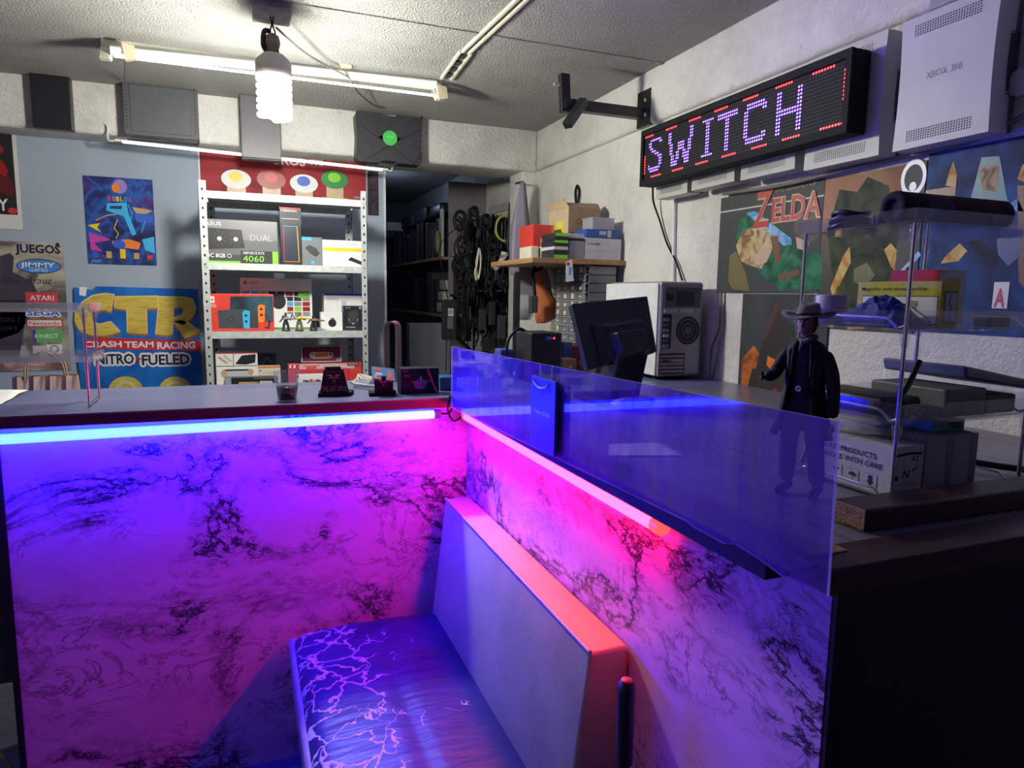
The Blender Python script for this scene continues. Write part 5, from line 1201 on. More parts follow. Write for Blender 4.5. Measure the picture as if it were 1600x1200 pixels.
# green and black stack
ys_ = 2.728
lev = [402, 390.5, 384.5, 374.5, 363.5]
labs = ['black box with green lower edge at the bottom of the green stack', 'cream and grey box second from bottom of the green stack', 'black box with green top edge in the middle of the green stack', 'black box with green top edge, topmost of the green stack']
for k in range(4):
    z0_ = wy(877, lev[k], ys_).z if k else zs; z1_ = wy(877, lev[k + 1], ys_).z - .0015
    p0, p1 = wy(866 + (k == 3), 380, ys_), wy(888, 380, ys_); H_ = z1_ - z0_
    g = G().box(nbox if k != 1 else lgrey, p0.x, p1.x, ys_, ys_ + .14, z0_ + LIFT, z1_, .001).frame((p0.x, ys_, z0_ + LIFT), (1, 0, 0), (0, 0, 1)); W_ = p1.x - p0.x
    if k == 1: g.rect(cream, 0, 0, W_, H_ * .5, .0006)
    else: g.rect(green_p, .0005, 0 if k == 0 else H_ * .5, W_ - .0005, (H_ * .42 if k == 0 else H_ - .001), .0006)
    g.build('drive_box', None, labs[k], 'box', 'green and black boxes stacked on the wall shelf')
# cardboard box with open flaps
yc = 2.875; p0, p1 = wy(888, 362, yc), wy(938, 327, yc); zt_ = p1.z; zc0 = zs + LIFT
zc0 = wy(900, 363, yc).z
t = thing('cardboard_box', ((p0.x + p1.x) / 2, yc + .1, zc0), 'open brown cardboard box with yellow sticker on top of the shelf stack', 'cardboard box')
yd = 3.10
g = G().box(card, p0.x, p1.x, yc, yc + .004, zc0, zt_).box(card, p1.x - .004, p1.x, yc + .004, yd, zc0, zt_).box(card, p0.x, p1.x, yd - .004, yd, zc0, zt_).box(cardl, p0.x, p0.x + .004, yc + .004, yd - .004, zc0, zt_).box(card, p0.x + .004, p1.x - .004, yc + .004, yd - .004, zc0, zc0 + .004)  # left wall in paler card, the bulb's light put into its colour
g.frame((p0.x, yc, zc0), (1, 0, 0), (0, 0, 1)); g.rect(mat('faded_brown_print', (.20, .12, .07), .7), .075, .046, .14, .054, .0006); g.rect(MATS['faded_brown_print'], .08, .034, .125, .039, .0006); g.ring(MATS['faded_brown_print'], .052, .05, .010, .016, .0006)
g.build('carton', t)
g = G().hexa(card, [(p0.x, yc - .001, zt_), (p1.x, yc - .001, zt_), (p1.x, yc + .003, zt_), (p0.x, yc + .003, zt_)], [(p0.x - .01, yc + .06, zt_ + .028), (p1.x + .012, yc + .05, zt_ + .032), (p1.x + .012, yc + .054, zt_ + .032), (p0.x - .01, yc + .064, zt_ + .028)]); g.build('flap', t)
g = G().hexa(cardl, [(p0.x - .001, yc, zt_), (p0.x + .003, yc, zt_), (p0.x + .003, yd, zt_), (p0.x - .001, yd, zt_)], [(p0.x - .02, yc + .02, zt_ + .04), (p0.x - .016, yc + .02, zt_ + .04), (p0.x - .016, yd, zt_ + .03), (p0.x - .02, yd, zt_ + .03)]); g.build('flap', t)  # left flap in the same lit tone
G().frame((p0.x - .0008, yd - .04, zc0), (0, -1, 0), (0, 0, 1)).rect(mat('yellow_sticker', (.75, .70, .05), .5), .06, .004, .13, .055, .0004).build('sticker', t, 'yellow sticker')
g = G().box(lgrey, p0.x + .001, p1.x - .001, yc + .006, yd - .01, zs + LIFT, zc0 - .001); g.build('parts_box', None, 'grey box hidden under the open brown cardboard box', 'box')
# red box and two cream blocks
yr = 2.93; p0, p1 = wy(833, 381, yr), wy(866, 352, yr); zcr = wy(844, 385, yr).z
g = G().box(red_b, p0.x, p1.x, yr, yr + .17, zcr + .001, p1.z, .002).frame((p0.x, yr, zcr + .001), (1, 0, 0), (0, 0, 1)); W_, H_ = p1.x - p0.x, p1.z - zcr
g.rect(pk2, W_ * .35, .001, W_ * .95, H_ * .36, .0006); g.rect(orange_p, W_ * .86, H_ * .6, W_ * .99, H_ * .95, .0006)
g.build('red_box', None, 'bright red box at the left end of the oak wall shelf', 'box')
for k, (x0, x1) in enumerate(((829, 843), (845, 864))):
    p0, p1 = wy(x0, 402, yr - .02), wy(x1, 385, yr - .02)
    G().box(cream, p0.x, p1.x, yr - .02, yr + .12, zs + LIFT, zcr - .001, .006).build('adapter_block', None, ['left one of two cream blocks under the red box', 'right one of two cream blocks under the red box'][k], 'block')
# black hook loop on the wall above the carton
G().tube(cable_m, spline([wx(900, 318, 1.605), wx(899, 300, 1.61), wx(902, 290, 1.612), wx(905, 300, 1.61), wx(903, 318, 1.605)]), .006, 8).build('wall_hook_loop', None, 'black loop of cable hanging on the wall above the brown carton', 'cable')
# ---- small-parts drawers
xd = 1.425; y0, y1 = wx(915, 480, xd).y, wx(869, 480, xd).y; zt_ = zs - .026; zb_ = bench_z + LIFT
xe = wy(945, 450, y0).x
t = thing('drawer_cabinet', (xd, (y0 + y1) / 2, zb_), 'grey small-parts cabinet with rows of clear drawers under the oak wall shelf', 'drawer cabinet')
cabm = mat('cabinet_grey', (.17, .17, .18), .5)
g = G().box(cabm, xd + .012, xe + .06, y0, y0 + .004, zb_, zt_).box(cabm, xd + .012, xe + .06, y1 - .004, y1, zb_, zt_).box(cabm, xe + .056, xe + .06, y0, y1, zb_, zt_)
NRW, NCL = 12, 4; hr = (zt_ - zb_) / NRW; wc = (y1 - y0) / NCL
for r in range(NRW + 1): z = zb_ + (zt_ - zb_ - .003) * r / NRW; g.box(lgrey, xd, xe + .056, y0, y1, z, z + .003)
for c in range(1, NCL): g.box(cabm, xd + .004, xe + .056, y0 + c * wc - .0015, y0 + c * wc + .0015, zb_, zt_)
g.build('cabinet', t)
drw = clear('drawer_plastic', (.75, .76, .80), .28, .15); rnd = random.Random(11)
fills = [dark, grey, blk, cabm, mat('parts_brown', (.15, .10, .07), .7)]
for r in range(NRW):
    for c in range(NCL):
        ya, yb2 = y0 + c * wc + .004, y0 + (c + 1) * wc - .004; z0_ = zb_ + hr * r + .0045; z1_ = z0_ + hr - .009
        g = G().box(drw, xd - .004, xd, ya, yb2, z0_, z1_).box(fills[rnd.randrange(5)], xd + .004, xd + .07, ya + .002, yb2 - .002, z0_ + .001, z0_ + hr * rnd.uniform(.3, .7))
        if rnd.random() < .62: g.box(cream if rnd.random() < .8 else wht, xd - .011, xd - .004, (ya + yb2) / 2 - .011, (ya + yb2) / 2 + .010, z0_ + .005, z0_ + hr * rnd.uniform(.5, .75), .002)
        else: g.box(lgrey, xd - .010, xd - .004, (ya + yb2) / 2 - .012, (ya + yb2) / 2 + .012, z0_ + hr * .28, z0_ + hr * .45, .001)
        g.build('drawer', t)
# white tag hanging from the shelf edge
p = wy(896, 425, ysh - .012)
g = G().frame((p.x - .035, ysh - .012, wy(896, 441, ysh).z), (1, -.05, 0), (.10, 0, 1)); g.prism(wht_p, [(0, 0), (.036, .006), (.026, .098), (-.002, .088)], -.001, .001); g.disc(red_p, .008, .078, .008, .008, .0015); g.rect(cyan_p, .012, .03, .024, .065, .0015); g.T = None
g.tube(wht, [(p.x - .018, ysh - .010, wy(896, 410, ysh).z), (p.x - .022, ysh - .002, zs - .012)], .002, 6); g.build('hanging_tag', None, 'white tag hanging from the edge of the oak wall shelf', 'tag')
# odds and ends on the workbench
def bbox(name, label, cat, px, Y, dep, m, draw=None): return pbox(name, label, cat, px, Y, dep, m, draw, bench_z)
bbox('tool_case', 'small dark blue case standing below the clear drawers', 'case', (879, 535, 895, 580), 2.55, .10, mat('case_blue', (.03, .06, .22), .4))
g = bbox('wooden_box', 'little wooden drawer box with a pale knob beside the black power unit', 'box', (879, 561, 901, 585), 2.44, .08, mat('ply_wood', (.30, .19, .08), .6), lambda g, w, h: g.disc(cream, w * .55, h * .62, .006, .006, .002))
bbox('red_case', 'small dark red case behind the till', 'case', (896, 541, 912, 575), 2.60, .10, mat('case_red', (.22, .03, .04), .4))
g = G(); p = wy(925, 578, 2.5); g.ball(mat('brown_cloth', (.20, .15, .11), .9, bump=.5, bscale=30), (p.x - .015, 2.47, bench_z + .05), (.060, .05, .0495), 18, 10); g.build('cloth_bundle', None, 'bundled brown cloth behind the till stand', 'cloth')
# ---- PC tower
yT = 2.08; p0, p1 = wy(1029, 520, yT), wy(1097, 520, yT); zt_ = wy(1060, 440, yT).z; xs0, xs1 = p0.x, p1.x; zb_ = TOP + .012
t = thing('computer_tower', ((xs0 + xs1) / 2, yT + .2, T0), 'grey computer tower with white side panel, back turned to the camera, by the white wall', 'computer')
yE = wx(950, 500, xs0).y
casem = mat('case_silver', (.30, .31, .34), .4, .3); cased = mat('case_dark_grey', (.10, .10, .12), .5)  # silver case, darker plain grey for the rear fittings
G().box(casem, xs0 + .004, xs1, yT, yE, zb_, zt_, .012, 3).build('case', t)
G().box(mat('panel_white', (.68, .70, .70), .4), xs0 - .002, xs0 + .004, yT + .012, yE + .02, zb_ + .004, zt_ - .006, .003).build('side_panel', t, 'white side panel')
H_ = zt_ - zb_; W_ = xs1 - xs0
def rear(): return G().frame((xs0, yT, zb_), (1, 0, 0), (0, 0, 1))
g = rear(); g.rect(cased, W_ * .12, H_ * .73, W_ * .92, H_ * .94, .0006); g.rect(black_p, W_ * .14, H_ * .80, W_ * .30, H_ * .87, .001); g.rect(dark, W_ * .36, H_ * .75, W_ * .78, H_ * .90, .0009)
for k in range(6): g.rect(blk, W_ * .40 + k * W_ * .06, H_ * .76, W_ * .43 + k * W_ * .06, H_ * .84, .0012)
g.build('power_supply', t)
g = rear(); cu, cv = W_ * .66, H_ * .49
for r in range(1, 7): g.ring(cased if r % 2 else black_p, cu, cv, W_ * .045 * r - .003, W_ * .045 * r + .001, .0010)
g.disc(black_p, cu, cv, W_ * .27, W_ * .27, .0006); g.disc(cased, cu, cv, W_ * .08, W_ * .08, .0014)
for k in range(8): a_ = k * math.pi / 4; g.line(cased, [(cu, cv), (cu + W_ * .26 * math.cos(a_), cv + W_ * .26 * math.sin(a_))], .0018, .0013)
g.build('fan_grille', t)
g = rear(); g.rect(black_p, W_ * .08, H_ * .30, W_ * .28, H_ * .66, .0007)
for k, m_ in enumerate((grey, cased, lgrey, grey, cased, grey)): g.box(m_, W_ * .10, W_ * .22, H_ * (.31 + .055 * k), H_ * (.345 + .055 * k), .0, .004)
g.build('port_panel', t)
g = rear(); g.rect(black_p, W_ * .03, H_ * .03, W_ * .62, H_ * .25, .0007)
for k in range(5): g.rect(casem, W_ * .05, H_ * (.045 + .04 * k), W_ * .60, H_ * (.072 + .04 * k), .0012)
g.rect(dark, W_ * .10, H_ * .155, W_ * .26, H_ * .185, .0018); g.rect(cardl, W_ * .34, H_ * .16, W_ * .56, H_ * .18, .0018); g.build('expansion_slots', t)
g = rear()
for k in range(2): g.box(lgrey, W_ * .10 + k * W_ * .35, W_ * .40 + k * W_ * .35, H_ * .675, H_ * .715, 0, .003)
g.build('rear_labels', t, 'pale label strips')
for x in (xs0 + .03, xs1 - .03): G().cyl(blk, (x, yT + .05, T0), (x, yT + .05, zb_ + .002), .014).cyl(blk, (x, yE - .05, T0), (x, yE - .05, zb_ + .002), .014).build('foot', t)
G().tube(cable_g, spline([wx(1126, 458, 1.605), wx(1124, 510, 1.605), wx(1112, 545, 1.6), wx(1108, 590, 1.6), wx(1100, 612, 1.6), wx(1112, 620, 1.59)]), .004).build('wall_cable', None, 'thin grey cable running down the wall beside the computer tower', 'cable')
G().tube(cable_g, spline([wx(1128, 456, 1.607), wx(1127, 520, 1.607), wx(1116, 580, 1.607), wx(1109, 612, 1.6)]), .003).build('wall_cable', None, 'second thinner cable dropping from the green poster corner', 'cable')

# ================================================================ posters on the right wall
XP = XR - .006
def rposter(name, label, tl, tr, bl, base, draw, cat='poster'):
    y1_ = wx(tl[0], tl[1], XP).y; y0_ = wx(tr[0], tr[1], XP).y; z1_ = wx(*tl, XP).z; z0_ = wx(*bl, XP).z
    W_, H_ = y1_ - y0_, z1_ - z0_
    g = G().frame((XP, y1_, z0_), (0, -1, 0), (0, 0, 1)); g.box(base, 0, W_, 0, H_, -.003, 0)
    def q(px, py): v = wx(px, py, XP); return (y1_ - v.y, v.z - z0_)
    draw(g, W_, H_, q); return g.build(name, None, label, cat)
def area(g, q, m, w, *pts): g.poly(m, [(*q(*p_), w) for p_ in pts])
def rtext(g, q, m, s, x0, y0, x1, y1, bold=.01, w=.002, slant=0):      # (x0,y0) left baseline pixel, (x1,y1) right top pixel
    a = q(x0, y0); b = q(x1, y1); g.text(m, s, a[0], a[1], b[1] - a[1] if not slant else slant, b[0] - a[0], bold, w=w)
charcoal = mat('poster_charcoal', (.030, .034, .038), .6, var=.1)
fgreen = blotch('poster_forest_green', [(.35, (.01, .05, .03)), (.5, (.02, .14, .07)), (.65, (.04, .22, .12))], 14); straw = blotch('poster_straw', [(.35, (.20, .12, .05)), (.5, (.48, .36, .17)), (.65, (.60, .50, .30))], 22); brown_p = mat('poster_leather_brown', (.16, .06, .03), .4); ice = blotch('poster_ice_blue', [(.4, (.10, .32, .55)), (.6, (.40, .60, .75))], 30); olive_p = mat('poster_olive', (.16, .13, .05), .4); skin_p = mat('poster_peach', (.55, .38, .28), .4)
def d_green(g, w, h, q):
    g.rect(mat('poster_pale_line', (.55, .56, .56), .4), 0, h * .845 * 1.0, w, h * .86, .0005)
    area(g, q, fgreen, .0006, (1155, 345), (1180, 330), (1215, 350), (1245, 380), (1285, 400), (1286, 452), (1220, 454), (1190, 430), (1150, 372))
    area(g, q, olive_p, .0007, (1140, 400), (1150, 392), (1165, 425), (1172, 455), (1145, 452), (1138, 440))
    area(g, q, straw, .0009, (1150, 385), (1160, 362), (1182, 352), (1206, 365), (1208, 388), (1190, 420), (1172, 415), (1158, 408))
    area(g, q, skin_p, .0011, (1176, 402), (1196, 385), (1206, 392), (1198, 410), (1182, 415))
    area(g, q, ice, .0012, (1166, 333), (1180, 330), (1236, 372), (1238, 382), (1225, 384))
    area(g, q, brown_p, .0013, (1204, 370), (1216, 368), (1222, 408), (1212, 412))
    area(g, q, brown_p, .0013, (1216, 430), (1248, 420), (1250, 428), (1220, 440))
    area(g, q, mat('poster_dark_brown', (.07, .03, .02), .4), .0011, (1245, 330), (1282, 322), (1280, 370), (1258, 385), (1240, 360))
    area(g, q, skin_p, .0014, (1244, 370), (1262, 378), (1260, 392), (1246, 388))
    gold_t = mat('dull_gold_print', (.30, .24, .12), .4); lr = mat('logo_brick_red', (.48, .04, .03), .4); ed = mat('logo_cream_edge', (.60, .45, .32), .4)
    rtext(g, q, gold_t, 'THE LEGEND OF', 1211, 301, 1277, 284, .0, .0020, .016)
    a0 = q(1206, 345); a1 = q(1284, 332)
    for bd, m_, w_ in ((.055, ed, .0020), (.018, lr, .0028)):
        a = q(1176, 356); g.text(m_, 'Z', a[0], a[1], .112, .078, bd, w=w_, shear=.12); g.text(m_, 'ELDA', a0[0], a0[1] - .004, .072, a1[0] - a0[0], bd, w=w_)
rposter('wall_poster', 'charcoal poster lettered ZELDA in red over green and straw shapes', (1127, 310), (1289, 285), (1125, 457), charcoal, d_green)
def d_orange(g, w, h, q):
    army = blotch('poster_army_green', [(.35, (.008, .012, .012)), (.5, (.03, .045, .025)), (.65, (.06, .075, .035))], 12); flame = blotch('poster_flame', [(.35, (.50, .14, .03)), (.5, (.62, .42, .12)), (.65, (.70, .58, .25))], 16)
    g.rect(mat('poster_deep_umber', (.035, .02, .015), .4), 0, 0, w * .80, h * .62, .0004)
    area(g, q, army, .0008, (1300, 340), (1312, 296), (1340, 300), (1356, 276), (1388, 290), (1396, 330), (1404, 366), (1395, 420), (1380, 505), (1310, 510), (1300, 420), (1292, 360))
    mat('poster_moss', (.10, .12, .05), .4)
    for pts in (((1318, 400), (1328, 385), (1330, 410), (1310, 450), (1302, 470), (1298, 450)), ((1382, 390), (1392, 380), (1410, 400), (1404, 432), (1392, 415)), ((1312, 440), (1300, 500), (1292, 490)), ((1322, 498), (1350, 492), (1352, 514), (1325, 515)), ((1378, 500), (1398, 494), (1402, 512), (1380, 515))): area(g, q, flame, .0012, *pts)
    for pts in (((1335, 420), (1355, 410), (1368, 430), (1350, 450), (1334, 440)), ((1370, 345), (1390, 350), (1388, 372), (1372, 370))): area(g, q, mat('poster_moss'), .0013, *pts)
    g.rect(mat('poster_slate_band', (.05, .055, .06), .6), w * .80, 0, w, h, .0014)
    c = q(1428, 278); g.ring(mat('poster_silver', (.62, .64, .68), .35), c[0], c[1], .026, .036, .0018, 30, 1.3); g.disc(MATS['poster_silver'], c[0], c[1] - .022, .010, .012, .0018)
    bl_ = mat('poster_sky_bar', (.30, .48, .68), .4)
    area(g, q, bl_, .0018, (1408, 422), (1436, 392), (1440, 398), (1416, 426)); area(g, q, bl_, .0018, (1416, 420), (1424, 414), (1424, 432), (1416, 434))
rposter('wall_poster', 'orange and dark green poster with a silver ring behind the clear tower rack', (1290, 281), (1450, 246), (1287, 512), blotch('poster_dusk_orange', [(.3, (.25, .11, .05)), (.5, (.42, .22, .12)), (.7, (.50, .30, .19))], 3, .4), d_orange)
def d_blue(g, w, h, q):
    fl = MATS['poster_flame']
    for pts in (((1478, 290), (1484, 268), (1490, 252), (1496, 272), (1494, 292)), ((1590, 280), (1598, 258), (1612, 250), (1612, 290)), ((1478, 400), (1500, 380), (1512, 392), (1498, 408), (1470, 412))): area(g, q, fl, .0010, *pts)
    teal = mat('poster_teal', (.03, .20, .22), .4)
    area(g, q, teal, .0008, (1520, 300), (1534, 246), (1562, 244), (1578, 330), (1510, 330))
    area(g, q, straw, .0010, (1530, 262), (1562, 258), (1558, 300), (1536, 296))
    area(g, q, mat('poster_ink_blue', (.03, .06, .20), .4), .0010, (1558, 372), (1596, 366), (1594, 400), (1576, 416), (1560, 398))
    area(g, q, ice, .0009, (1580, 318), (1590, 310), (1600, 330), (1575, 330)); area(g, q, brown_p, .0009, (1590, 290), (1612, 290), (1610, 460), (1592, 440)); g.rect(mat('poster_ember_red', (.15, .03, .02), .4), 0, h * .75, w * .28, h * .80, .0007)
    a = q(1553, 479); g.rect(wht_p, a[0] - .004, a[1] - .004, a[0] + .030, a[1] + .056, .0012); g.text(red_p, 'A', a[0], a[1], .040, .024, .03, w=.0016)
    for x in (1515, 1531): area(g, q, cyan_p, .0012, (x, 508), (x + 8, 507), (x + 8, 516), (x, 517))
rposter('wall_poster', 'deep blue poster with flame shapes on the wall at the right edge of the photo', (1452, 241), (1645, 196), (1440, 517), blotch('poster_deep_blue', [(.3, (.008, .012, .03)), (.48, (.015, .04, .14)), (.6, (.03, .10, .28)), (.72, (.02, .03, .06))], 7, .8), d_blue)
def d_dark(g, w, h, q):
    em = blotch('poster_glow_orange', [(.35, (.10, .03, .015)), (.5, (.45, .12, .03)), (.65, (.60, .20, .06))], 9)
    area(g, q, em, .0005, (1160, 560), (1178, 540), (1200, 570), (1235, 545), (1290, 560), (1290, 640), (1157, 640))
    rust = mat('poster_rust', (.10, .04, .03), .4); dkk = mat('poster_iron', (.035, .028, .028), .4)
    area(g, q, rust, .0008, (1214, 470), (1240, 530), (1262, 548), (1186, 548), (1200, 505)); area(g, q, dkk, .0010, (1216, 480), (1250, 545), (1192, 545))
    area(g, q, dkk, .0009, (1194, 530), (1240, 540), (1250, 600), (1230, 640), (1215, 600), (1185, 640), (1176, 630), (1180, 580)); area(g, q, orange_p, .0011, (1200, 556), (1212, 562), (1205, 578), (1198, 570))
    area(g, q, dkk, .0010, (1176, 575), (1186, 578), (1172, 625), (1164, 622))
    a = q(1160, 662); b = q(1232, 640); g.text(mat('faded_letter', (.50, .46, .50), .4), 'SILENT', a[0], a[1], .034, .26, .015, w=.0014)
rposter('wall_poster', 'grey and orange poster lettered SILENT below the ZELDA one, behind the cowboy doll', (1161, 459), (1297, 459), (1153, 668), blotch('poster_smoke', [(.3, (.03, .035, .035)), (.6, (.06, .065, .065))], 4), d_dark)
# ================================================================ the alcove beyond the pillar
def shelf_plank(z, label):
    G().box(wood, 1.30, XR - .002, 4.70, 7.0, z - .02, z, .002).build('alcove_shelf', None, label, 'shelf', None)
zU, zL = CAMZ + .262, CAMZ - .142
shelf_plank(zU, 'upper plank shelf on the alcove wall, lined with dark consoles'); shelf_plank(zL, 'lower plank shelf on the alcove wall, lined with dark boxes')
for y in (4.9, 5.9, 6.8):
    g = G().tube(blk, [(XR - .006, y, zL - .30), (1.34, y, zL - .026)], .010, 6).box(blk, XR - .012, XR - .002, y - .012, y + .012, zL - .36, zL - .021); g.build('shelf_bracket', None, 'slanting black bracket under the lower alcove plank', 'bracket', 'brackets under the lower alcove shelf')
g = G().box(mat('end_board_grey', (.22, .20, .21), .7), 1.345, XR - .002, 4.66, 4.675, CAMZ + .0, CAMZ + .775); g.disc; g.build('end_board', None, 'tall grey-brown end board beside the hanging cables', 'board')
rnd = random.Random(5)
darks = [blk, mat('dusty_black', (.022, .022, .026), .6), mat('dusty_navy', (.018, .02, .032), .5), mat('dusty_grey', (.05, .05, .056), .6)]
y = 4.76; n = 0
while y < 6.85:
    w_ = rnd.uniform(.055, .085); h = rnd.uniform(.20, .30); x0 = 1.315 + rnd.uniform(0, .03)
    G().box(rnd.choice(darks), x0, x0 + .24, y, y + w_, zU + LIFT, zU + h, .004).build('dark_console', None, 'dark console standing upright in the row on the upper alcove shelf', 'game console', 'dark consoles on the upper alcove shelf')
    y += w_ + .006; n += 1
y = 4.90
while y < 6.85:
    w_ = rnd.uniform(.06, .11); h = rnd.uniform(.22, .31); x0 = 1.315 + rnd.uniform(0, .03)
    G().box(rnd.choice(darks), x0, x0 + .22, y, y + w_, zL + LIFT, zL + h, .004).build('dark_box', None, 'dark upright box in the row on the lower alcove shelf', 'box', 'dark boxes on the lower alcove shelf')
    y += w_ + .008
# things lying on top of the upper row
for k, (yy, w_, h, m_, lab) in enumerate(((4.83, .30, .09, darks[0], 'black bag-like console on top of the upper alcove row, nearest the board'), (5.25, .34, .11, darks[2], 'dark console lying on the upper alcove row, second from the board'), (5.75, .40, .10, darks[1], 'dark console lying on the upper alcove row, farthest from the board'))):
    G().box(m_, 1.33, 1.55, yy, yy + w_, zU + .302, zU + .302 + h, .02, 3, True).build('dark_console', None, lab, 'game console')
p = wy(627, 340, 6.0); G().box(wht, p.x - .075, p.x + .075, 6.25, 6.35, zU + .302, zU + .302 + .075, .003).build('white_box', None, 'small white box high on the upper alcove shelf', 'box')
g = G().box(mat('dusty_white', (.42, .43, .42), .5), 1.305, 1.325, 4.705, 4.752, zU + LIFT, zU + .33, .004).box(dark, 1.3045, 1.306, 4.715, 4.722, zU + .05, zU + .09); g.build('white_console', None, 'slim dusty white console at the near end of the upper alcove shelf', 'game console')
grn = mat('green_bag', (.16, .24, .08), .6)
g = G(); p = wx(698, 365, 1.27); g.ball(grn, (1.275, 4.70, zU + .10), (.018, .035, .08), 12, 10); g.build('hanging_green_bag', None, 'small green bag hanging at the end of the upper alcove shelf', 'bag')
for k, zz in enumerate((.01, .09, .17)):
    G().box(mat('dusty_white'), 1.31 + .01 * k, 1.40, 4.72, 4.86, zL + LIFT + zz, zL + zz + .072, .012, 3, True).build('pale_box', None, ['bottom', 'middle', 'top'][k] + ' one of three pale cases at the near end of the lower alcove shelf', 'case')
g = G().box(mat('steel_blue_panel', (.16, .18, .22), .6), wy(640, 560, 4.5).x, wy(703, 560, 4.5).x, 4.5, 4.60, .0, wy(670, 505, 4.5).z, .004); g.build('grey_cabinet', None, 'plain grey cabinet below the hanging cables', 'cabinet')
# slats on the alcove side wall
G().box(mat('pale_slat', (.45, .43, .42), .7), XR - .012, XR - .001, 3.95, 4.58, CAMZ + .55, CAMZ + .60).build('wall_rail', None, 'pale rail high on the alcove side wall above the cables', 'rail')
# ---- hooks and the tangle of cables
hooks = []
for k, (Y, dz) in enumerate(((3.99, .47), (4.19, .46), (4.39, .47), (4.09, .27), (4.29, .25), (4.49, .26), (4.04, .03), (4.14, .05), (4.24, .02), (4.34, .04))):
    a = Vector((XR - .002, Y, CAMZ + dz)); b = Vector((XR - (.31 if k < 6 else .26), Y, CAMZ + dz - .006))
    G().tube(chrome, [a, b, b + Vector((-.004, 0, .03))], .0035, 8).build('hanging_hook', None, 'chrome wall hook loaded with black cables on the alcove side wall', 'hook', 'chrome hooks holding the cables')
    hooks.append((a, b))
rnd = random.Random(21)
ck_b = [cable_m, cable_m, cable_m, mat('charcoal_cable', (.022, .022, .028), .5, var=0), mat('blue_black_cable', (.015, .016, .03), .5, var=0)]
for k in range(72):
    a, b = hooks[k % 6]; sl = k // 6; h0 = a.lerp(b, .06 + .077 * sl); L_ = rnd.uniform(.12, .42) if k % 6 < 3 else rnd.uniform(.16, .48)
    r_ = rnd.choice((.004, .006, .008, .0095)); dy = rnd.uniform(.018, .030); dx = rnd.uniform(-.002, .002)
    pts = [h0 + Vector((0, 0, .0045 + r_)), h0 + Vector((dx, -dy * .6, -.01)), h0 + Vector((dx, -dy, -.06)), h0 + Vector((dx, -dy * rnd.uniform(.6, 1), -L_ * .6)), h0 + Vector((dx, -dy * .7, -L_ * .95)), h0 + Vector((dx, 0, -L_)), h0 + Vector((dx, dy * .7, -L_ * .95)), h0 + Vector((dx, dy * rnd.uniform(.6, 1), -L_ * .5)), h0 + Vector((dx, dy, -.06)), h0 + Vector((dx, dy * .6, -.01)), h0 + Vector((0, 0, .0045 + r_))]
    g = G().tube(rnd.choice(ck_b), spline(pts, 4), r_, 6)
    if k % 3 == 0:
        e = pts[5] + Vector((0, 0, -rnd.uniform(.03, .07))); g.tube(cable_m, [pts[5], e], .0035, 6); g.tube(blk, [e, e + Vector((0, 0, -.03))], .008, 6)
    g.build('hanging_cable', None, 'black cable looped in the tangle on the alcove wall hooks', 'cable', 'black cables in the tangle on the wall hooks')
for k in range(16):
    a, b = hooks[6 + k % 4]; h0 = a.lerp(b, .16 + .25 * (k // 4)); w_ = rnd.uniform(.020, .027); h = rnd.uniform(.10, .16); c = h0 + Vector((0, 0, -rnd.uniform(.06, .20)))
    g = G().tube(cable_m, [h0 + Vector((0, 0, .0068)), h0 + Vector((.004, -.007, -.004)), c], .003, 6).box(rnd.choice(darks), c.x - w_, c.x + w_, c.y - .013, c.y + .013, c.z - h, c.z, .005)
    g.tube(cable_m, spline([c + Vector((0, 0, -h)), c + Vector((.010, 0, -h - .05)), c + Vector((-.01, 0, -h - rnd.uniform(.08, .12)))], 5), .003, 6)
    g.build('hanging_adapter', None, 'black power adapter dangling at the bottom of the cable tangle', 'power adapter', 'power adapters in the cable tangle')
for k, (px, py, ra) in enumerate(((718, 345, .058), (738, 335, .048), (722, 385, .065), (757, 348, .055), (768, 385, .060), (714, 418, .050), (735, 432, .060), (762, 442, .055), (784, 440, .045), (716, 455, .042))):
    c = wy(px, py, 3.935); g = G(); q_ = random.Random(k)
    for j in range(4):
        rj = ra * q_.uniform(.75, 1.05); sq = q_.uniform(.45, .7); tl = q_.uniform(-.3, .3)
        pts = []
        for a_ in range(20):
            u, v = rj * sq * math.cos(a_ * math.pi / 10), rj * math.sin(a_ * math.pi / 10); pts.append((c.x + u * math.cos(tl) - v * math.sin(tl), c.y - .012 * j + .002 * math.sin(3 * a_), c.z + u * math.sin(tl) + v * math.cos(tl)))
        g.tube(cable_m, pts, .0052, 7, closed=True)
    g.tube(blk, [(c.x - ra * .3, c.y - .018, c.z + ra * .2), (c.x + ra * .3, c.y - .018, c.z - ra * .1)], [.012, .012], 8, flat=1.4)
    g.tube(blk, [(c.x + .01, c.y - .02, c.z - ra * .8), (c.x + .015, c.y - .02, c.z - ra * 1.5)], [.011, .009], 8)
    g.build('hanging_coil', None, 'black cable wound in a tied coil at the front of the cable tangle', 'cable', 'tied coils in front of the cable tangle')
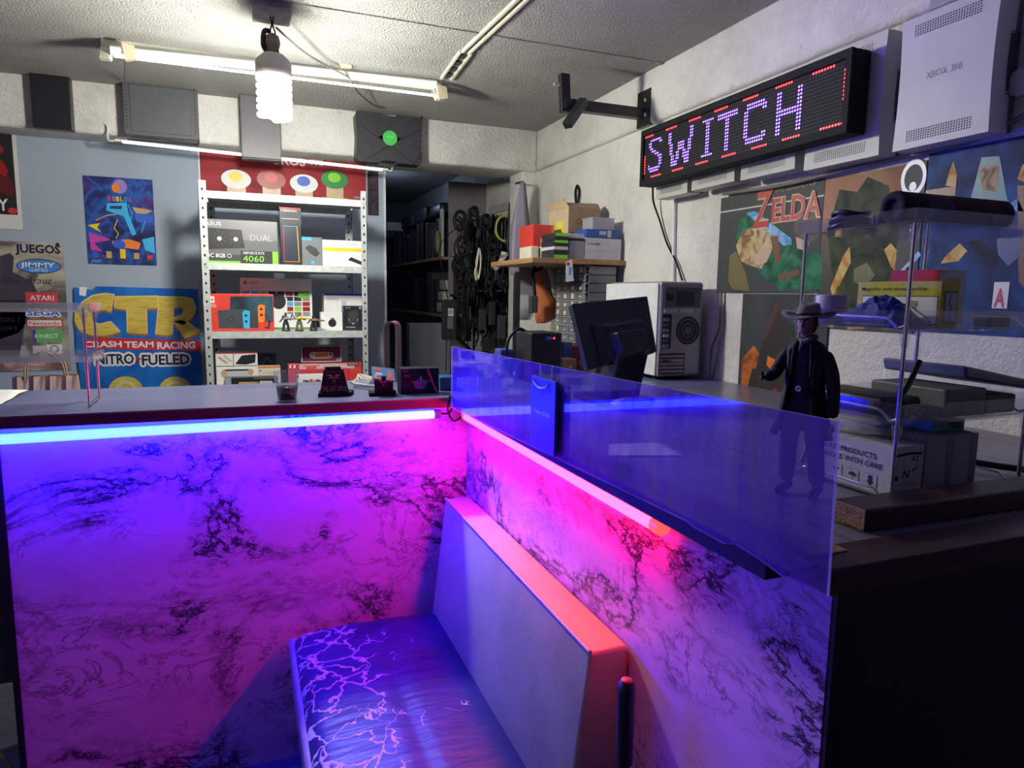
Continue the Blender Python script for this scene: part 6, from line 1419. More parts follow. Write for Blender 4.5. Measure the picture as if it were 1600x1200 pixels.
# the adapter with a printed label, nearest
c = wy(703, 497, 3.90); W_ = .044
g = G().box(blk, c.x - W_, c.x + W_ * .9, 3.90, 3.935, wy(703, 531, 3.90).z, wy(703, 468, 3.90).z, .005)
lz = wy(703, 482, 3.90).z; g.frame((c.x, 3.90, lz - .10), (1, 0, 0), (0, 0, 1)); g.rect(lgrey, -.012, .055, .022, .10, .0006); g.text(black_p, '55W', -.008, .068, .022, .027, .02, w=.0009); g.rect(mat('label_grey', (.10, .10, .12), .5), -.016, -.02, .020, .05, .0006)
g.T = None; g.tube(cable_m, spline([(c.x, 3.94, wy(703, 468, 3.92).z), (c.x - .03, 3.93, CAMZ + .10), (c.x - .035, 3.96, CAMZ + .30), (hooks[0][1].x - .012, 3.985, CAMZ + .47)]), .003, 6); g.tube(cable_m, [(c.x - .01, 3.94, wy(703, 530, 3.92).z), (c.x - .012, 3.94, wy(703, 580, 3.92).z)], .003, 6)
g.build('hanging_adapter', None, 'large black power brick with pale printed label, nearest in the cable tangle', 'power adapter')
# pale cables, yellow ring, white handset
def hang(name, label, cat, m, pts, r, n=8, closed=False): return G().tube(m, spline(pts, 6), r, n).build(name, None, label, cat)
hang('hanging_cream_cable', 'cream cable coiled in the middle of the black cable tangle', 'cable', cream, [wy(748, 390, 3.86), wy(744, 412, 3.86), wy(747, 436, 3.86), wy(751, 412, 3.86), wy(749, 388, 3.86), wy(745, 414, 3.85), wy(742, 425, 3.85), wy(744, 438, 3.85)], .005)
p = wy(790, 357, 3.93)
g = G(); 
for rr, dy in ((.078, 0), (.072, .012), (.075, .022)): g.tube(mat('yellow_cable', (.45, .42, .12), .5), [(p.x + rr * .8 * math.cos(k * math.pi / 12), p.y + dy, p.z + rr * math.sin(k * math.pi / 12)) for k in range(24)], .0055, 8, closed=True)
g.build('hanging_yellow_coil', None, 'coil of yellow cable beside the purple bag', 'cable')
g = G(); g.tube(blk, [wy(797, 318, 3.92), wy(792, 380, 3.92), wy(795, 405, 3.92)], .017, 8, flat=.4); g.build('hanging_strap', None, 'flat black strap hanging beside the yellow coil', 'strap')
hs = mat('handset_white', (.55, .54, .47), .5); g = G(); g.tube(hs, spline([wy(788, 394, 3.9), wy(786, 402, 3.9), wy(780, 412, 3.9), wy(772, 420, 3.9)], 5), [.020] * 6 + [.016] * 5 + [.019] * 5, 10); g.tube(grey, [wy(783, 401, 3.888), wy(793, 398, 3.888)], .010, 8); g.build('hanging_handset', None, 'cream handset hanging below the yellow coil', 'handset')
# ---- bags by the corner pillar
def bag(name, label, cat, m, prof, Y, amp, seed, depth=.5, extra=None):
    """gathered bag: profile rows of (centre px, half width px, py)"""
    rnd = random.Random(seed); n = 28; vs = []; ph = [rnd.uniform(0, 6) for _ in range(4)]
    for (px, hw, py) in prof:
        c = wy(px, py, Y); w_ = wy(px + hw, py, Y).x - c.x
        for k in range(n):
            a_ = 2 * math.pi * k / n; f_ = 1 + amp * (math.sin(5 * a_ + ph[0]) * .6 + math.sin(9 * a_ + ph[1] + py * .05) * .4)
            vs.append((c.x + w_ * f_ * math.cos(a_), Y + w_ * depth * f_ * math.sin(a_), c.z))
    R_ = len(prof); fs = [(j * n + k, (j + 1) * n + k, (j + 1) * n + (k + 1) % n, j * n + (k + 1) % n) for j in range(R_ - 1) for k in range(n)] + [list(range(n)), list(range((R_ - 1) * n, R_ * n))[::-1]]
    g = G().add(vs, fs, m, True)
    if extra: extra(g)
    return g.build(name, None, label, cat)
lilac_c = mat('lilac_satin', (.30, .26, .36), .45, var=.1, vscale=12, bump=.6, bscale=22)
bag('hanging_purple_bag', 'lilac-grey satin bag hanging on the corner pillar', 'bag', lilac_c, [(817, 3, 284), (816, 4, 292), (815, 5, 300), (814, 9, 325), (813, 13, 355), (813, 16, 385), (813, 17, 405), (812, 16, 418), (809, 12, 426), (806, 7, 430)], 3.62, .14, 3, .45, lambda g: g.tube(blk, [wy(817, 284, 3.62), Vector((wy(818, 282, 3.62).x, 3.735, wy(818, 282, 3.62).z))], .006, 6).tube(blk, [wy(820, 286, 3.60), wy(829, 372, 3.60)], .004, 6))
pb = clear('thin_plastic_bag', (.85, .87, .86), .42, .25, 1.4)
bag('hanging_plastic_bag', 'thin whitish plastic bag hanging behind the edge-on monitor', 'bag', pb, [(831, 2, 404), (829, 6, 415), (824, 11, 435), (819, 15, 460), (818, 16, 480), (819, 13, 494), (819, 9, 500)], 3.30, .12, 8, .5, lambda g: g.ball(mat('bag_contents', (.10, .14, .24), .5), wy(821, 488, 3.30), (.035, .02, .022)).ball(dark, wy(819, 496, 3.30), (.03, .02, .012)))
orange_b = mat('orange_fabric', (.50, .14, .05), .75, var=.12, vscale=20, bump=.4, bscale=40)
bag('hanging_orange_bag', 'orange fabric bag hanging under the oak wall shelf', 'bag', orange_b, [(842, 2, 418), (843, 4, 430), (844, 6, 442), (846, 11, 455), (852, 17, 470), (855, 19, 483), (852, 16, 496), (847, 10, 503), (845, 6, 505)], 3.12, .10, 12, .45)
bag('hanging_grey_bag', 'little grey carrier bag knotted beside the orange one', 'bag', mat('grey_plastic_film', (.36, .35, .33), .5), [(857, 2, 414), (861, 4, 426), (866, 5, 440), (868, 6, 452), (868, 4, 460)], 3.05, .14, 14, .5)
g = G(); q0 = wy(833, 462, 3.02); g.box(darks[3], q0.x - .012, q0.x + .028, 3.02, 3.05, wy(833, 489, 3.02).z, q0.z, .005); g.tube(cable_m, spline([wy(836, 462, 3.03), wy(834, 440, 3.03), wy(833, 425, 3.04), wy(838, 412, 3.06), wy(846, 418, 3.06), wy(836, 424, 3.05)]), .008, 7); g.build('hanging_power_brick', None, 'black power brick with wound cord hanging in front of the orange bag', 'power adapter')
# ================================================================ clear tower rack at the right end of the side counter
RX0, RX1, RY0, RY1 = .88, 1.165, .70, .90
rk2 = clear('tower_acrylic', (.93, .93, .98), .035, .05, 1.49, .8, (.7, .7, .95))
t = thing('tower_rack', ((RX0 + RX1) / 2, .80, S0), 'clear three-tray tower rack on chrome rods at the right end of the side counter', 'display rack')
TR1, TR2, TR3 = CAMZ + .108, CAMZ - .044, CAMZ - .180
def trayb(z, h): return tray(G(), RX0 - .006, RX1 + .05, RY0 - .006, RY1 + .012, z, h, rk2, .0035).build('tray', t)
trayb(TR1, .021); trayb(TR2, .030); trayb(TR3, .030)
for x in (RX0, RX1):
    for y in (RY0, RY1):
        G().cyl(chrome, (x, y, S0), (x, y, TR1 + .001), .0030, n=10).build('rod', t)
        for z in (TR1, TR2, TR3): G().lathe(rk2, [(.004, z - .022), (.0055, z - .020), (.0075, z - .001), (.004, z - .0005)], (x, y, 0), 12).build('socket', t)
for x in (RX0, RX1):
    for z in (TR2 + .006, TR3 + .006, S0 + .004):
        G().tube(chrome, spline([(x, RY0, z + .003), (x, RY0 + .012, z - .001), (x, RY0 + .028, z + .010), (x, RY0 + .045, z + .013), (x, RY1 - .045, z + .013), (x, RY1 - .028, z + .010), (x, RY1 - .012, z - .001), (x, RY1, z + .003)], 4), .0022, 8).build('cross_bar', t)
# ---- top tray: rolled mat, coiled headphones
zt = TR1 + .0035 + LIFT
matk = mat('rolled_cloth_black', (.014, .013, .018), .95, var=.2); matr = mat('rolled_cloth_maroon', (.055, .012, .02), .95, var=.2)
g = G(); yc, rr = .745, .0235
for m_, x0, x1 in ((matk, .892, .935), (mat('rolled_cloth_grey', (.045, .042, .055), .95, var=.2), .935, .985), (matr, .985, 1.09), (matk, 1.09, 1.12)):
    n = 7; pts = [(x0 + (x1 - x0) * k / (n - 1), yc, zt + rr) for k in range(n)]
    g.tube(m_, pts, [rr] * n, 20, flat=.98, caps=False)
for x, s_ in ((.892, -1), (1.12, 1)):
    g.lathe(matk, [(rr, 0), (rr * .92, s_ * .004), (rr * .5, s_ * .005), (rr * .48, s_ * .001), (0, s_ * .001)], (x, yc, zt + rr), 20, True, 'x')
g.build('rolled_mat', None, 'rolled dark cloth with maroon middle lying on the top tray', 'cloth roll')
G().frame((1.03, .6935, TR1 + .005), (1, 0, 0), (0, 0, 1)).box(mat('pale_sticker', (.35, .35, .38), .5), 0, .022, 0, .014, -.0005, .0002).build('price_sticker', t, 'pale sticker')
g = G()
for k in range(3):
    c_ = Vector((.905, .835, zt + .005 + .009 * k)); ra = .034 - .003 * k
    g.tube(blk, [(c_.x + ra * .75 * math.cos(a_ * math.pi / 12), c_.y + ra * math.sin(a_ * math.pi / 12), c_.z + .003 * math.sin(a_ * math.pi / 6 + k)) for a_ in range(24)], .0042, 7, closed=True)
g.build('coiled_cable', None, 'coil of thick black cable at the far corner of the top tray', 'cable')
G().box(dark, .90, 1.02, .775, .79, zt, zt + .018, .004).build('small_black_box', None, 'small black box between the cable coil and the rolled mat', 'box')
# ---- middle tray
zm = TR2 + .0035 + LIFT
def wbox(name, label, x, y, rot, w, d, h, z, m, draw_l=None, draw_f=None, cat='box'):
    """box with its near-left corner at x, y, turned about z; draw_l on the -X side, draw_f on the -Y side"""
    ca, sa = math.cos(R(rot)), math.sin(R(rot)); ux, uy = Vector((ca, sa, 0)), Vector((-sa, ca, 0)); o = Vector((x, y, z))
    lo = [o, o + ux * w, o + ux * w + uy * d, o + uy * d]; g = G().hexa(m, lo, [p + Vector((0, 0, h)) for p in lo], .0008)
    if draw_l: g.frame(o + uy * d, -uy, (0, 0, 1)); draw_l(g, d, h)
    if draw_f: g.frame(o, ux, (0, 0, 1)); draw_f(g, w, h)
    g.T = None
    return g.build(name, None, label, cat)
ylw = mat('box_yellow', (.52, .46, .02), .4, var=.05)
def d_ml(g, w, h):
    g.text(black_p, 'Magnifier with three handles', w * .06, h * .80, h * .075, w * .78, .012)
    for a_, b_ in ((.08, .40), (.50, .97)):
        g.rect(black_p, w * a_ - .0008, h * .06, w * b_ + .0008, h * .68, .0005); g.rect(wht_p, w * a_, h * .08, w * b_, h * .66, .0008)
    g.prism(grey, [(w * .62, h * .42), (w * .66, h * .58), (w * .76, h * .56), (w * .73, h * .38)], .0006, .0012); g.line(black_p, [(w * .70, h * .42), (w * .88, h * .20)], .002, .0014); g.line(black_p, [(w * .60, h * .14), (w * .92, h * .12)], .0015, .0014); g.line(grey, [(w * .14, h * .5), (w * .30, h * .2)], .002, .0012)
def d_mf(g, w, h): g.rect(black_p, w * .20, h * .10, w * .86, h * .78, .0005); g.rect(lgrey, w * .22, h * .12, w * .84, h * .76, .0008); g.line(dark, [(w * .5, h * .7), (w * .42, h * .55), (w * .58, h * .42), (w * .48, h * .25)], .0015, .0012)
wbox('magnifier_box', 'yellow magnifier box on the middle tray of the tower rack', .970, .718, 0, .040, .150, .070, zm, ylw, d_ml, d_mf)
def d_wl(g, w, h): g.rect(red_p, 0, h * .72, w, h, .0004); g.rect(red_p, w * .9, 0, w, h, .0004); g.text(grey, 'Product features', w * .22, h * .56, h * .07, w * .5, .01)
def d_wf(g, w, h): g.text(grey, 'RK2000', w * .30, h * .74, h * .11, w * .42, .02); g.disc(black_p, w * .56, h * .30, w * .20, h * .30, .0006); g.poly(dark, [(w * .05, h * .5, .0005), (w * .25, h * .62, .0005), (w * .45, h * .4, .0005), (w * .3, h * .3, .0005)])
wbox('white_box', 'white and red product box behind the yellow one on the middle tray', 1.075, .800, 8, .080, .085, .092, zm, mat('box_off_white', (.46, .45, .45), .5), d_wl, d_wf)
g = G().lathe(mat('tape_white', (.55, .53, .56), .5), [(.012, 0), (.024, 0), (.026, .002), (.026, .046), (.024, .048), (.012, .048), (.012, 0)], (.912, .868, zm), 28); g.lathe(lil, [(.0263, .020), (.0263, .026)], (.912, .868, zm), 28)
g.build('tape_roll', None, 'white round roll behind the blue plastic bag on the middle tray', 'tape')
rnd = random.Random(4); n = 14; vs = []; bagb = blotch('bag_blue_print', [(.45, (.012, .03, .22)), (.58, (.02, .06, .34)), (.62, (.35, .30, .05)), (.66, (.02, .05, .28))], 30, .4, .25)
for j in range(n + 1):
    for i in range(n + 1):
        u, v = i / n, j / n; hgt = .044 * max(0, math.sin(math.pi * u)) ** .7 * max(0, math.sin(math.pi * v)) ** .7 * (.85 + .25 * rnd.random()) + .002
        vs.append((.886 + .078 * u, .722 + .115 * v, zm + hgt))
g = G().add(vs, [(j * (n + 1) + i, j * (n + 1) + i + 1, (j + 1) * (n + 1) + i + 1, (j + 1) * (n + 1) + i) for j in range(n) for i in range(n)], bagb)
base_ = [(x, y, zm) for x, y, z in vs]; g.add(base_, [(j * (n + 1) + i, (j + 1) * (n + 1) + i, (j + 1) * (n + 1) + i + 1, j * (n + 1) + i + 1) for j in range(n) for i in range(n)], bagb)
g.build('plastic_bag', None, 'crumpled shiny blue plastic bag on the middle tray', 'plastic bag')
g = G().box(dark, 1.08, 1.13, .715, .745, zm, zm + .016, .004).box(mat('pink_label', (.5, .3, .3), .5), 1.085, 1.115, .7145, .735, zm + .0155, zm + .0172); g.build('small_gadget', None, 'small dark gadget with a pinkish label at the right end of the middle tray', 'gadget')
# ---- bottom tray: old electronics
z3 = TR3 + .0035 + LIFT
g = G().box(blk, .890, .975, .735, .885, z3, z3 + .030, .008, 3, True)
for k in range(5): g.box(dark, .8895, .90, .75 + .022 * k, .765 + .022 * k, z3 + .008, z3 + .024)
g.tube(blk, spline([(.93, .74, z3 + .028), (.955, .745, z3 + .05), (.975, .75, z3 + .075), (.982, .752, z3 + .082)]), [.0045] * 19, 8); g.build('router', None, 'black router with one bent aerial on the bottom tray', 'router')
g = G().box(mat('console_olive_grey', (.13, .145, .145), .5), .985, 1.075, .705, .84, z3, z3 + .043, .003)
g.frame((.985, .705, z3), (1, 0, 0), (0, 0, 1)); g.disc(black_p, .075, .02, .002, .002, .0006); g.T = None
g.build('grey_unit', None, 'boxy grey electronic unit in the middle of the bottom tray', 'electronics')
G().hexa(mat('laptop_grey', (.16, .17, .21), .35, .3), [(1.035, .712, z3 + .058), (1.20, .705, z3 + .0335), (1.20, .86, z3 + .0345), (1.035, .86, z3 + .058)], [(1.030, .712, z3 + .078), (1.20, .705, z3 + .048), (1.20, .86, z3 + .048), (1.030, .86, z3 + .078)], .004).build('tilted_console', None, 'slate grey console lying tilted on top of the boxy grey unit', 'game console')
G().box(blk, 1.08, 1.155, .71, .86, z3, z3 + .030, .004).build('black_unit', None, 'black electronic unit under the tilted slate grey console', 'electronics')
for k in range(3):
    G().tube(cable_m, spline([(.90 + .02 * k, .712 + .004 * k, z3 + .004), (.92 + .02 * k, .718, z3 + .012 + .003 * k), (.945 + .012 * k, .714 + .004 * k, z3 + .004)]), .003, 6).build('short_cable', None, 'short black cable lying along the front of the bottom tray', 'cable', 'short cables on the bottom tray')
# ---- boxes under the rack
def d_gl(g, w, h):
    g.text(navy, 'GLASS PRODUCTS', w * .10, h * .70, h * .10, w * .72, .012); g.text(navy, 'HANDLE WITH CARE', w * .06, h * .53, h * .10, w * .84, .012)
    for k in range(3):
        u = w * (.25 + .22 * k); g.rect(grey, u, h * .14, u + w * .16, h * .40, .0004); g.rect(mat('carton_white', (.50, .48, .50), .6), u + .0007, h * .14 + .0007, u + w * .16 - .0007, h * .40 - .0007, .0007)
        c = u + w * .08
        if k == 0: g.disc(navy, c, h * .34, w * .045, h * .05, .001, 14, 180, 360); g.rect(navy, c - .0005, h * .20, c + .0005, h * .30, .001); g.rect(navy, c - .004, h * .185, c + .004, h * .20, .001)
        if k == 1: g.disc(navy, c, h * .27, w * .055, h * .07, .001, 14, 0, 180); g.rect(navy, c - .0005, h * .18, c + .0005, h * .28, .001)
        if k == 2: g.rect(navy, c - .004, h * .26, c + .004, h * .37, .001); g.poly(navy, [(c - .007, h * .26, .001), (c, h * .17, .001), (c + .007, h * .26, .001)])
    g.text(grey, 'made in', w * .10, h * .88, h * .05, w * .25, 0)
def d_gr(g, w, h):
    g.line(black_p, [(w * .08, h * .82), (w * .5, h * .86), (w * .9, h * .84)], .004, .0006); g.text(black_p, 'A2', w * .58, h * .70, h * .11, w * .24, .01); g.text(black_p, '9', w * .04, h * .52, h * .14, w * .10, .01); g.text(black_p, 'N', w * .34, h * .40, h * .14, w * .20, .02, shear=.2)
    g.text(grey, 'Colour', w * .18, h * .58, h * .06, w * .36, 0); g.text(grey, 'Quantity (5 kg)', w * .2, h * .26, h * .05, w * .55, 0); g.text(black_p, '40240', w * .22, h * .06, h * .07, w * .46, .01); g.line(black_p, [(w * .66, h * .52), (w * .78, h * .58)], .003, .0006); g.disc(black_p, w * .16, h * .40, .004, .004, .0006)
wbox('glass_carton', 'white carton printed GLASS PRODUCTS HANDLE WITH CARE under the tower rack', .893, .713, 0, .066, .150, .082, S0 + .0005, mat('carton_white', (.50, .48, .50), .6), d_gl, d_gr)
def d_g2(g, w, h): g.rect(mat('parcel_tape', (.20, .21, .23), .3), w * .40, 0, w * .52, h, .0005); g.rect(MATS['parcel_tape'], w * .86, 0, w * .98, h, .0005)
wbox('grey_carton', 'plain grey carton banded with dark tape beside the glass carton', .966, .715, 0, .116, .165, .092, S0 + .0005, mat('carton_grey', (.34, .35, .37), .6), None, d_g2)
wbox('teal_case', 'flat teal case wedged on top of the plain grey carton', 1.00, .735, 0, .075, .10, .0185, S0 + .0935, mat('case_teal', (.01, .26, .25), .4), None, lambda g, w, h: g.rect(dark, w * .55, h * .2, w * .9, h * .8, .0005), 'case')
G().tube(blk, spline([(1.175, .84, S0 + .022), (1.19, .83, S0 + .020), (1.22, .80, S0 + .012), (1.28, .74, S0 + .007)]), .006, 8).build('black_cable', None, 'black cable lying on the counter behind the grey carton', 'cable')
G().tube(blk, spline([(.93, .925, S0 + .006), (.955, .93, S0 + .06), (.945, .93, S0 + .10), (.91, .93, S0 + .115)]), .005, 8).build('black_cable', None, 'thick black cable rising behind the glass carton', 'cable')

# ================================================================ cowboy doll on the side counter
def skin(name, J, E_, m, parent, label=None, sub=2, root=0):
    """continuous body: joints (x, y, z, r) joined by edges, grown with a skin modifier and subdivided"""
    me = bpy.data.meshes.new(name); me.from_pydata([j[:3] for j in J], E_, []);
    o = bpy.data.objects.new(name, me); COL.objects.link(o)
    o.modifiers.new('s', 'SKIN').use_smooth_shade = True
    for k, j in enumerate(J):
        r = j[3] if isinstance(j[3], tuple) else (j[3], j[3]); me.skin_vertices[0].data[k].radius = r
    me.skin_vertices[0].data[root].use_root = True
    md = o.modifiers.new('d', 'SUBSURF'); md.levels = md.render_levels = sub
    dg = bpy.context.evaluated_depsgraph_get(); dg.update(); ev = o.evaluated_get(dg); em = ev.to_mesh()
    vs = [v.co[:] for v in em.vertices]; fs = [tuple(p.vertices) for p in em.polygons]; ev.to_mesh_clear(); bpy.data.objects.remove(o)
    return G().add(vs, fs, m, True).build(name, parent, label)
fx, fy = .787, .786
fd = Vector((-.934, -.326, 0)).normalized(); rt = Vector((fd.y, -fd.x, 0))     # facing, the doll's right hand side
def D(f_, s_, z): p = Vector((fx, fy, S0)) + fd * f_ + rt * s_; return (p.x, p.y, S0 + z * .975)
t = thing('cowboy_doll', (fx, fy, S0), 'tall cowboy doll in grey hat and long black coat standing on the side counter', 'doll')
cloth_k = mat('doll_shirt_black', (.016, .015, .022), .85); skin_m = mat('doll_skin', (.30, .17, .12), .55); denim = mat('doll_trousers', (.022, .022, .036), .85)
J = [(*D(0, 0, .150), .0170), (*D(.001, 0, .172), (.0170, .0135)), (*D(.003, 0, .205), (.021, .015)), (*D(.002, 0, .232), (.017, .012)), (*D(.002, 0, .246), .0070), (*D(.004, 0, .254), .0068),
     (*D(0, .0135, .136), .0165), (*D(.004, .0185, .080), .0140), (*D(-.001, .020, .016), .0120), (*D(0, -.0135, .136), .0165), (*D(-.004, -.020, .078), .0140), (*D(-.010, -.0245, .016), .0120)]
skin('body', J, [(0, 1), (1, 2), (2, 3), (3, 4), (4, 5), (0, 6), (6, 7), (7, 8), (0, 9), (9, 10), (10, 11)], denim, t, 'dark trousers and slim black torso')
# head with face
hc = Vector(D(.006, 0, .270)); g = G(); vs = []; n, k_ = 20, 14
for j in range(k_ + 1):
    th = math.pi * j / k_
    for i in range(n):
        a_ = 2 * math.pi * i / n; f_ = math.cos(a_); s_ = math.sin(a_); z = -math.cos(th); rad = math.sin(th)
        w_ = .0130 * rad * (1 - .22 * max(0, -z)); d_ = .0158 * rad
        fr = d_ * f_ + (.0022 * max(0, f_) * (1 if -.75 < z < -.45 else .3 if z < -.2 else 0))
        vs.append(tuple(hc + fd * fr + rt * (w_ * s_) + Vector((0, 0, .0195 * z))))
g.add(vs, [(j * n + i, j * n + (i + 1) % n, (j + 1) * n + (i + 1) % n, (j + 1) * n + i) for j in range(k_) for i in range(n)], skin_m, True)
np_ = lambda f_, s_, z: tuple(hc + fd * f_ + rt * s_ + Vector((0, 0, z)))
g.tube(skin_m, [np_(.0150, 0, .004), np_(.0180, 0, -.003), np_(.0165, 0, -.0055)], [.0014, .0024, .0022], 8)
for s_ in (-1, 1): g.ball(skin_m, np_(-.001, s_ * .0135, -.001), (.003, .003, .0045), 8, 6)
g.build('head', t, 'tanned head with a face')
g = G()
for s_ in (-1, 1):
    g.ball(wht, np_(.0138, s_ * .0052, .0025), .0018, 8, 6); g.ball(blk, np_(.0153, s_ * .0054, .0025), .0008, 6, 4); g.tube(dark, [np_(.0142, s_ * .0025, .0062), np_(.0134, s_ * .0085, .0062)], .0009, 5)
g.tube(mat('doll_lips', (.22, .08, .07), .5), [np_(.0140, -.0038, -.0105), np_(.0156, 0, -.0100), np_(.0140, .0038, -.0105)], .0009, 6)
g.build('face_features', t, 'eyes, brows and mouth')
g = G(); hair = mat('doll_hair', (.018, .012, .010), .8)
vs = [tuple(hc + (Vector(v) - hc) * 1.10) for v in vs]; keep = [(j * n + i, j * n + (i + 1) % n, (j + 1) * n + (i + 1) % n, (j + 1) * n + i) for j in range(4, k_) for i in range(n) if (j > 9 or abs(i - n / 2) < 6)]
g.add(vs, keep, hair, True); g.build('hair', t)
# hat
felt = mat('hat_felt', (.24, .21, .22), .85, var=.08)
g = G(); zh = .281; vs = []; N_ = 36; rings = [(.0155, .002), (.0205, .0015), (.028, .0005), (.0365, .001), (.0365, -.0006), (.028, -.0010), (.0205, 0), (.0155, 0)]
for r_, dz in rings:
    for i in range(N_):
        a_ = 2 * math.pi * i / N_; up = .0085 * (abs(math.sin(a_)) ** 2) * ((r_ - .0155) / .021) ** 1.5 - .0035 * (abs(math.cos(a_)) ** 3) * ((r_ - .0155) / .021)
        vs.append(D(.004 + r_ * 1.12 * math.cos(a_), r_ * 1.02 * math.sin(a_), zh + dz + up))
M_ = len(rings); g.add(vs, [(j * N_ + i, j * N_ + (i + 1) % N_, ((j + 1) % M_) * N_ + (i + 1) % N_, ((j + 1) % M_) * N_ + i) for j in range(M_) for i in range(N_)], felt, True); g.build('hat_brim', t)
g = G(); vs = []; prof_ = [(.0172, .0), (.0168, .006), (.0158, .013), (.0140, .0185), (.0105, .0200), (.004, .0175), (0.0002, .0172)]
for r_, z in prof_:
    for i in range(N_):
        a_ = 2 * math.pi * i / N_; vs.append(D(.004 + r_ * 1.16 * math.cos(a_), r_ * .94 * math.sin(a_), zh + .001 + z - (.0035 * max(0, math.cos(a_)) if z > .012 else 0)))
g.add(vs, [(j * N_ + i, j * N_ + (i + 1) % N_, (j + 1) * N_ + (i + 1) % N_, (j + 1) * N_ + i) for j in range(len(prof_) - 1) for i in range(N_)], felt, True); g.build('hat_crown', t)
G().tube(dark, [D(.004 + .0174 * 1.16 * math.cos(2 * math.pi * i / N_), .0174 * .94 * math.sin(2 * math.pi * i / N_), zh + .004) for i in range(N_)], .0014, 6, closed=True, flat=1.6).build('hat_band', t)
# coat: open shell with flared tails, plus sleeves
coat_m = mat('doll_coat', (.010, .010, .015), .75, bump=.4, bscale=150)
rows = [(.246, .0115, .0105), (.239, .024, .015), (.228, .0315, .0195), (.205, .0305, .0215), (.175, .0295, .0225), (.150, .033, .027), (.122, .039, .033), (.095, .045, .038)]
g = G(); vs = []; Na = 28
for sh in (0, 1):
    for z, ws, wf in rows:
        for i in range(Na + 1):
            a_ = R(38 + (360 - 76) * i / Na); ws_ = ws - sh * .0016; wf_ = wf - sh * .0016
            fold = 1 + (.06 * math.sin(a_ * 7) * max(0, (.19 - z) / .09))
            vs.append(D(wf_ * math.cos(a_) * fold + .001, ws_ * math.sin(a_) * fold, z))
Rn = len(rows); W1 = Na + 1; off = Rn * W1
fs = [(j * W1 + i, j * W1 + i + 1, (j + 1) * W1 + i + 1, (j + 1) * W1 + i) for j in range(Rn - 1) for i in range(Na)]
fs += [tuple(off + v for v in f[::-1]) for f in fs]
for j in range(Rn - 1): fs += [(j * W1, (j + 1) * W1, off + (j + 1) * W1, off + j * W1), (j * W1 + Na, off + j * W1 + Na, off + (j + 1) * W1 + Na, (j + 1) * W1 + Na)]
fs += [((Rn - 1) * W1 + i, (Rn - 1) * W1 + i + 1, off + (Rn - 1) * W1 + i + 1, off + (Rn - 1) * W1 + i) for i in range(Na)]
g.add(vs, fs, coat_m, True); g.build('coat', t, 'long open black coat')
g = G()
for s_ in (-1, 1): g.tube(coat_m, spline([D(.006, s_ * .011, .249), D(.015, s_ * .013, .238), D(.0165, s_ * .015, .215), D(.017, s_ * .016, .19)]), [.0035] * 8 + [.0028] * 11, 8, flat=.45)
g.build('lapels', t)
skin('sleeve', [(*D(0, -.025, .230), .0112), (*D(-.004, -.038, .195), .0108), (*D(.001, -.044, .165), .0100), (*D(.004, -.046, .128), .0095)], [(0, 1), (1, 2), (2, 3)], coat_m, t)
skin('sleeve', [(*D(0, .025, .230), .0112), (*D(.006, .039, .205), .0108), (*D(.018, .041, .188), .0100), (*D(.050, .036, .188), .0088)], [(0, 1), (1, 2), (2, 3)], coat_m, t)
def hand(base, dirv, side, curl, m, label):
    b_ = Vector(base); d_ = Vector(dirv).normalized(); s_ = Vector(side).normalized(); c_ = d_.cross(s_).normalized() * curl
    J = [(*b_, .0034), (*(b_ + d_ * .006), (.0052, .0034)), (*(b_ + d_ * .011), (.0056, .0032))]; E_ = [(0, 1), (1, 2)]
    g = skin('hand', J, E_, m, t, label)
    gg = G()
    for k, (o_, L_) in enumerate(((-.0042, .0095), (-.0014, .0108), (.0014, .0102), (.0041, .0082))):
        q0 = b_ + d_ * .0125 + s_ * o_; q1 = q0 + d_ * L_ * .45 + c_ * L_ * .22; q2 = q1 + d_ * L_ * .25 + c_ * L_ * .42; gg.tube(m, [q0 - d_ * .003, q0, q1, q2], [.0014, .0014, .0013, .0010], 7); gg.ball(m, q2, .0010, 6, 4)
    q0 = b_ + d_ * .005 - s_ * .0052; gg.tube(m, [q0 + s_ * .002, q0 + d_ * .003 - s_ * .002, q0 + d_ * .0075 - s_ * .0022 + c_ * .002], [.0017, .0016, .0012], 7)
    gg.build('fingers', t)
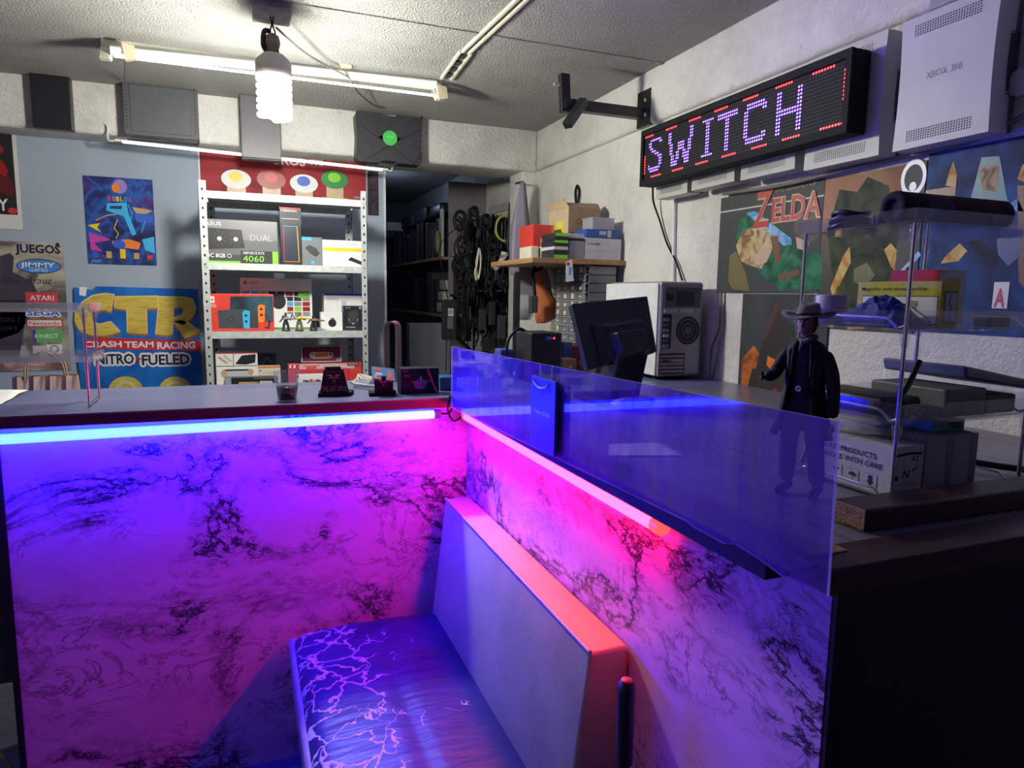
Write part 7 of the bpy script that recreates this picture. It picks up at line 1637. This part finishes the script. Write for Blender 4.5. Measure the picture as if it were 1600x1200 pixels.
hand(D(.004, -.046, .121), (-.02, 0, -1), tuple(fd), .8, skin_m, 'bare hand hanging at its side')
glove = mat('doll_glove', (.10, .012, .018), .7)
bv = Vector(D(.056, .0352, .188)); hand(tuple(bv), tuple(fd), (0, 0, -1), .9, glove, 'dark red gloved hand held forward')
G().tube(cloth_k, [D(.0165 * math.cos(R(k * 15)) + .001, .0195 * math.sin(R(k * 15)), .166) for k in range(24)], .0024, 6, closed=True, flat=1.3).build('belt', t)
G().lathe(chrome, [(.0028, 0), (.0046, .0006), (.0046, .0014), (.0028, .0016), (.0028, 0)], (0, 0, 0), 18, True, 'x').build('belt_buckle', None)
bk = bpy.data.objects['belt_buckle']; bk.parent = t; bk.location = Vector(D(.0205, 0, .166)) - Vector(t['_org']); bk.rotation_euler = (0, 0, math.atan2(fd.y, fd.x))
G().tube(mat('doll_scarf', (.16, .15, .18), .8), spline([D(.010, .008, .247), D(.0125, 0, .243), D(.010, -.008, .247), D(-.004, -.009, .250), D(-.006, .006, .250)], 5), .0042, 8).tube(MATS['doll_scarf'], [D(.0135, .002, .243), D(.0175, .004, .228)], [.004, .001], 8).build('neckerchief', t, 'pale grey neckerchief')
for s_, ff in ((.020, -.001), (-.0245, -.010)):
    skin('boot', [(*D(ff - .004, s_, .022), .0095), (*D(ff - .004, s_, .010), .0090), (*D(ff + .012, s_ * 1.05, .0075), (.0085, .0068)), (*D(ff + .028, s_ * 1.1, .0060), (.0065, .0050))], [(0, 1), (1, 2), (2, 3)], mat('doll_boot', (.014, .012, .014), .4), t)

# ================================================================ odds and ends by the floor at the left
G().tube(mat('green_yellow_cable', (.40, .45, .05), .5), spline([(-.80, 2.10, .008), (-.70, 2.04, .07), (-.64, 2.0, .05), (-.60, 1.97, .10), (-.66, 1.99, .20), (-.75, 2.02, .16)]), .005, 8).build('green_cable', None, 'yellow-green cable poking out on the floor left of the marble front', 'cable')
# bookkeeping: drop the build-time property
for o in bpy.data.objects:
    if '_org' in o: del o['_org']
    if o.parent is None and o.type in ('MESH', 'EMPTY') and 'category' in o and not o['category']: del o['category']
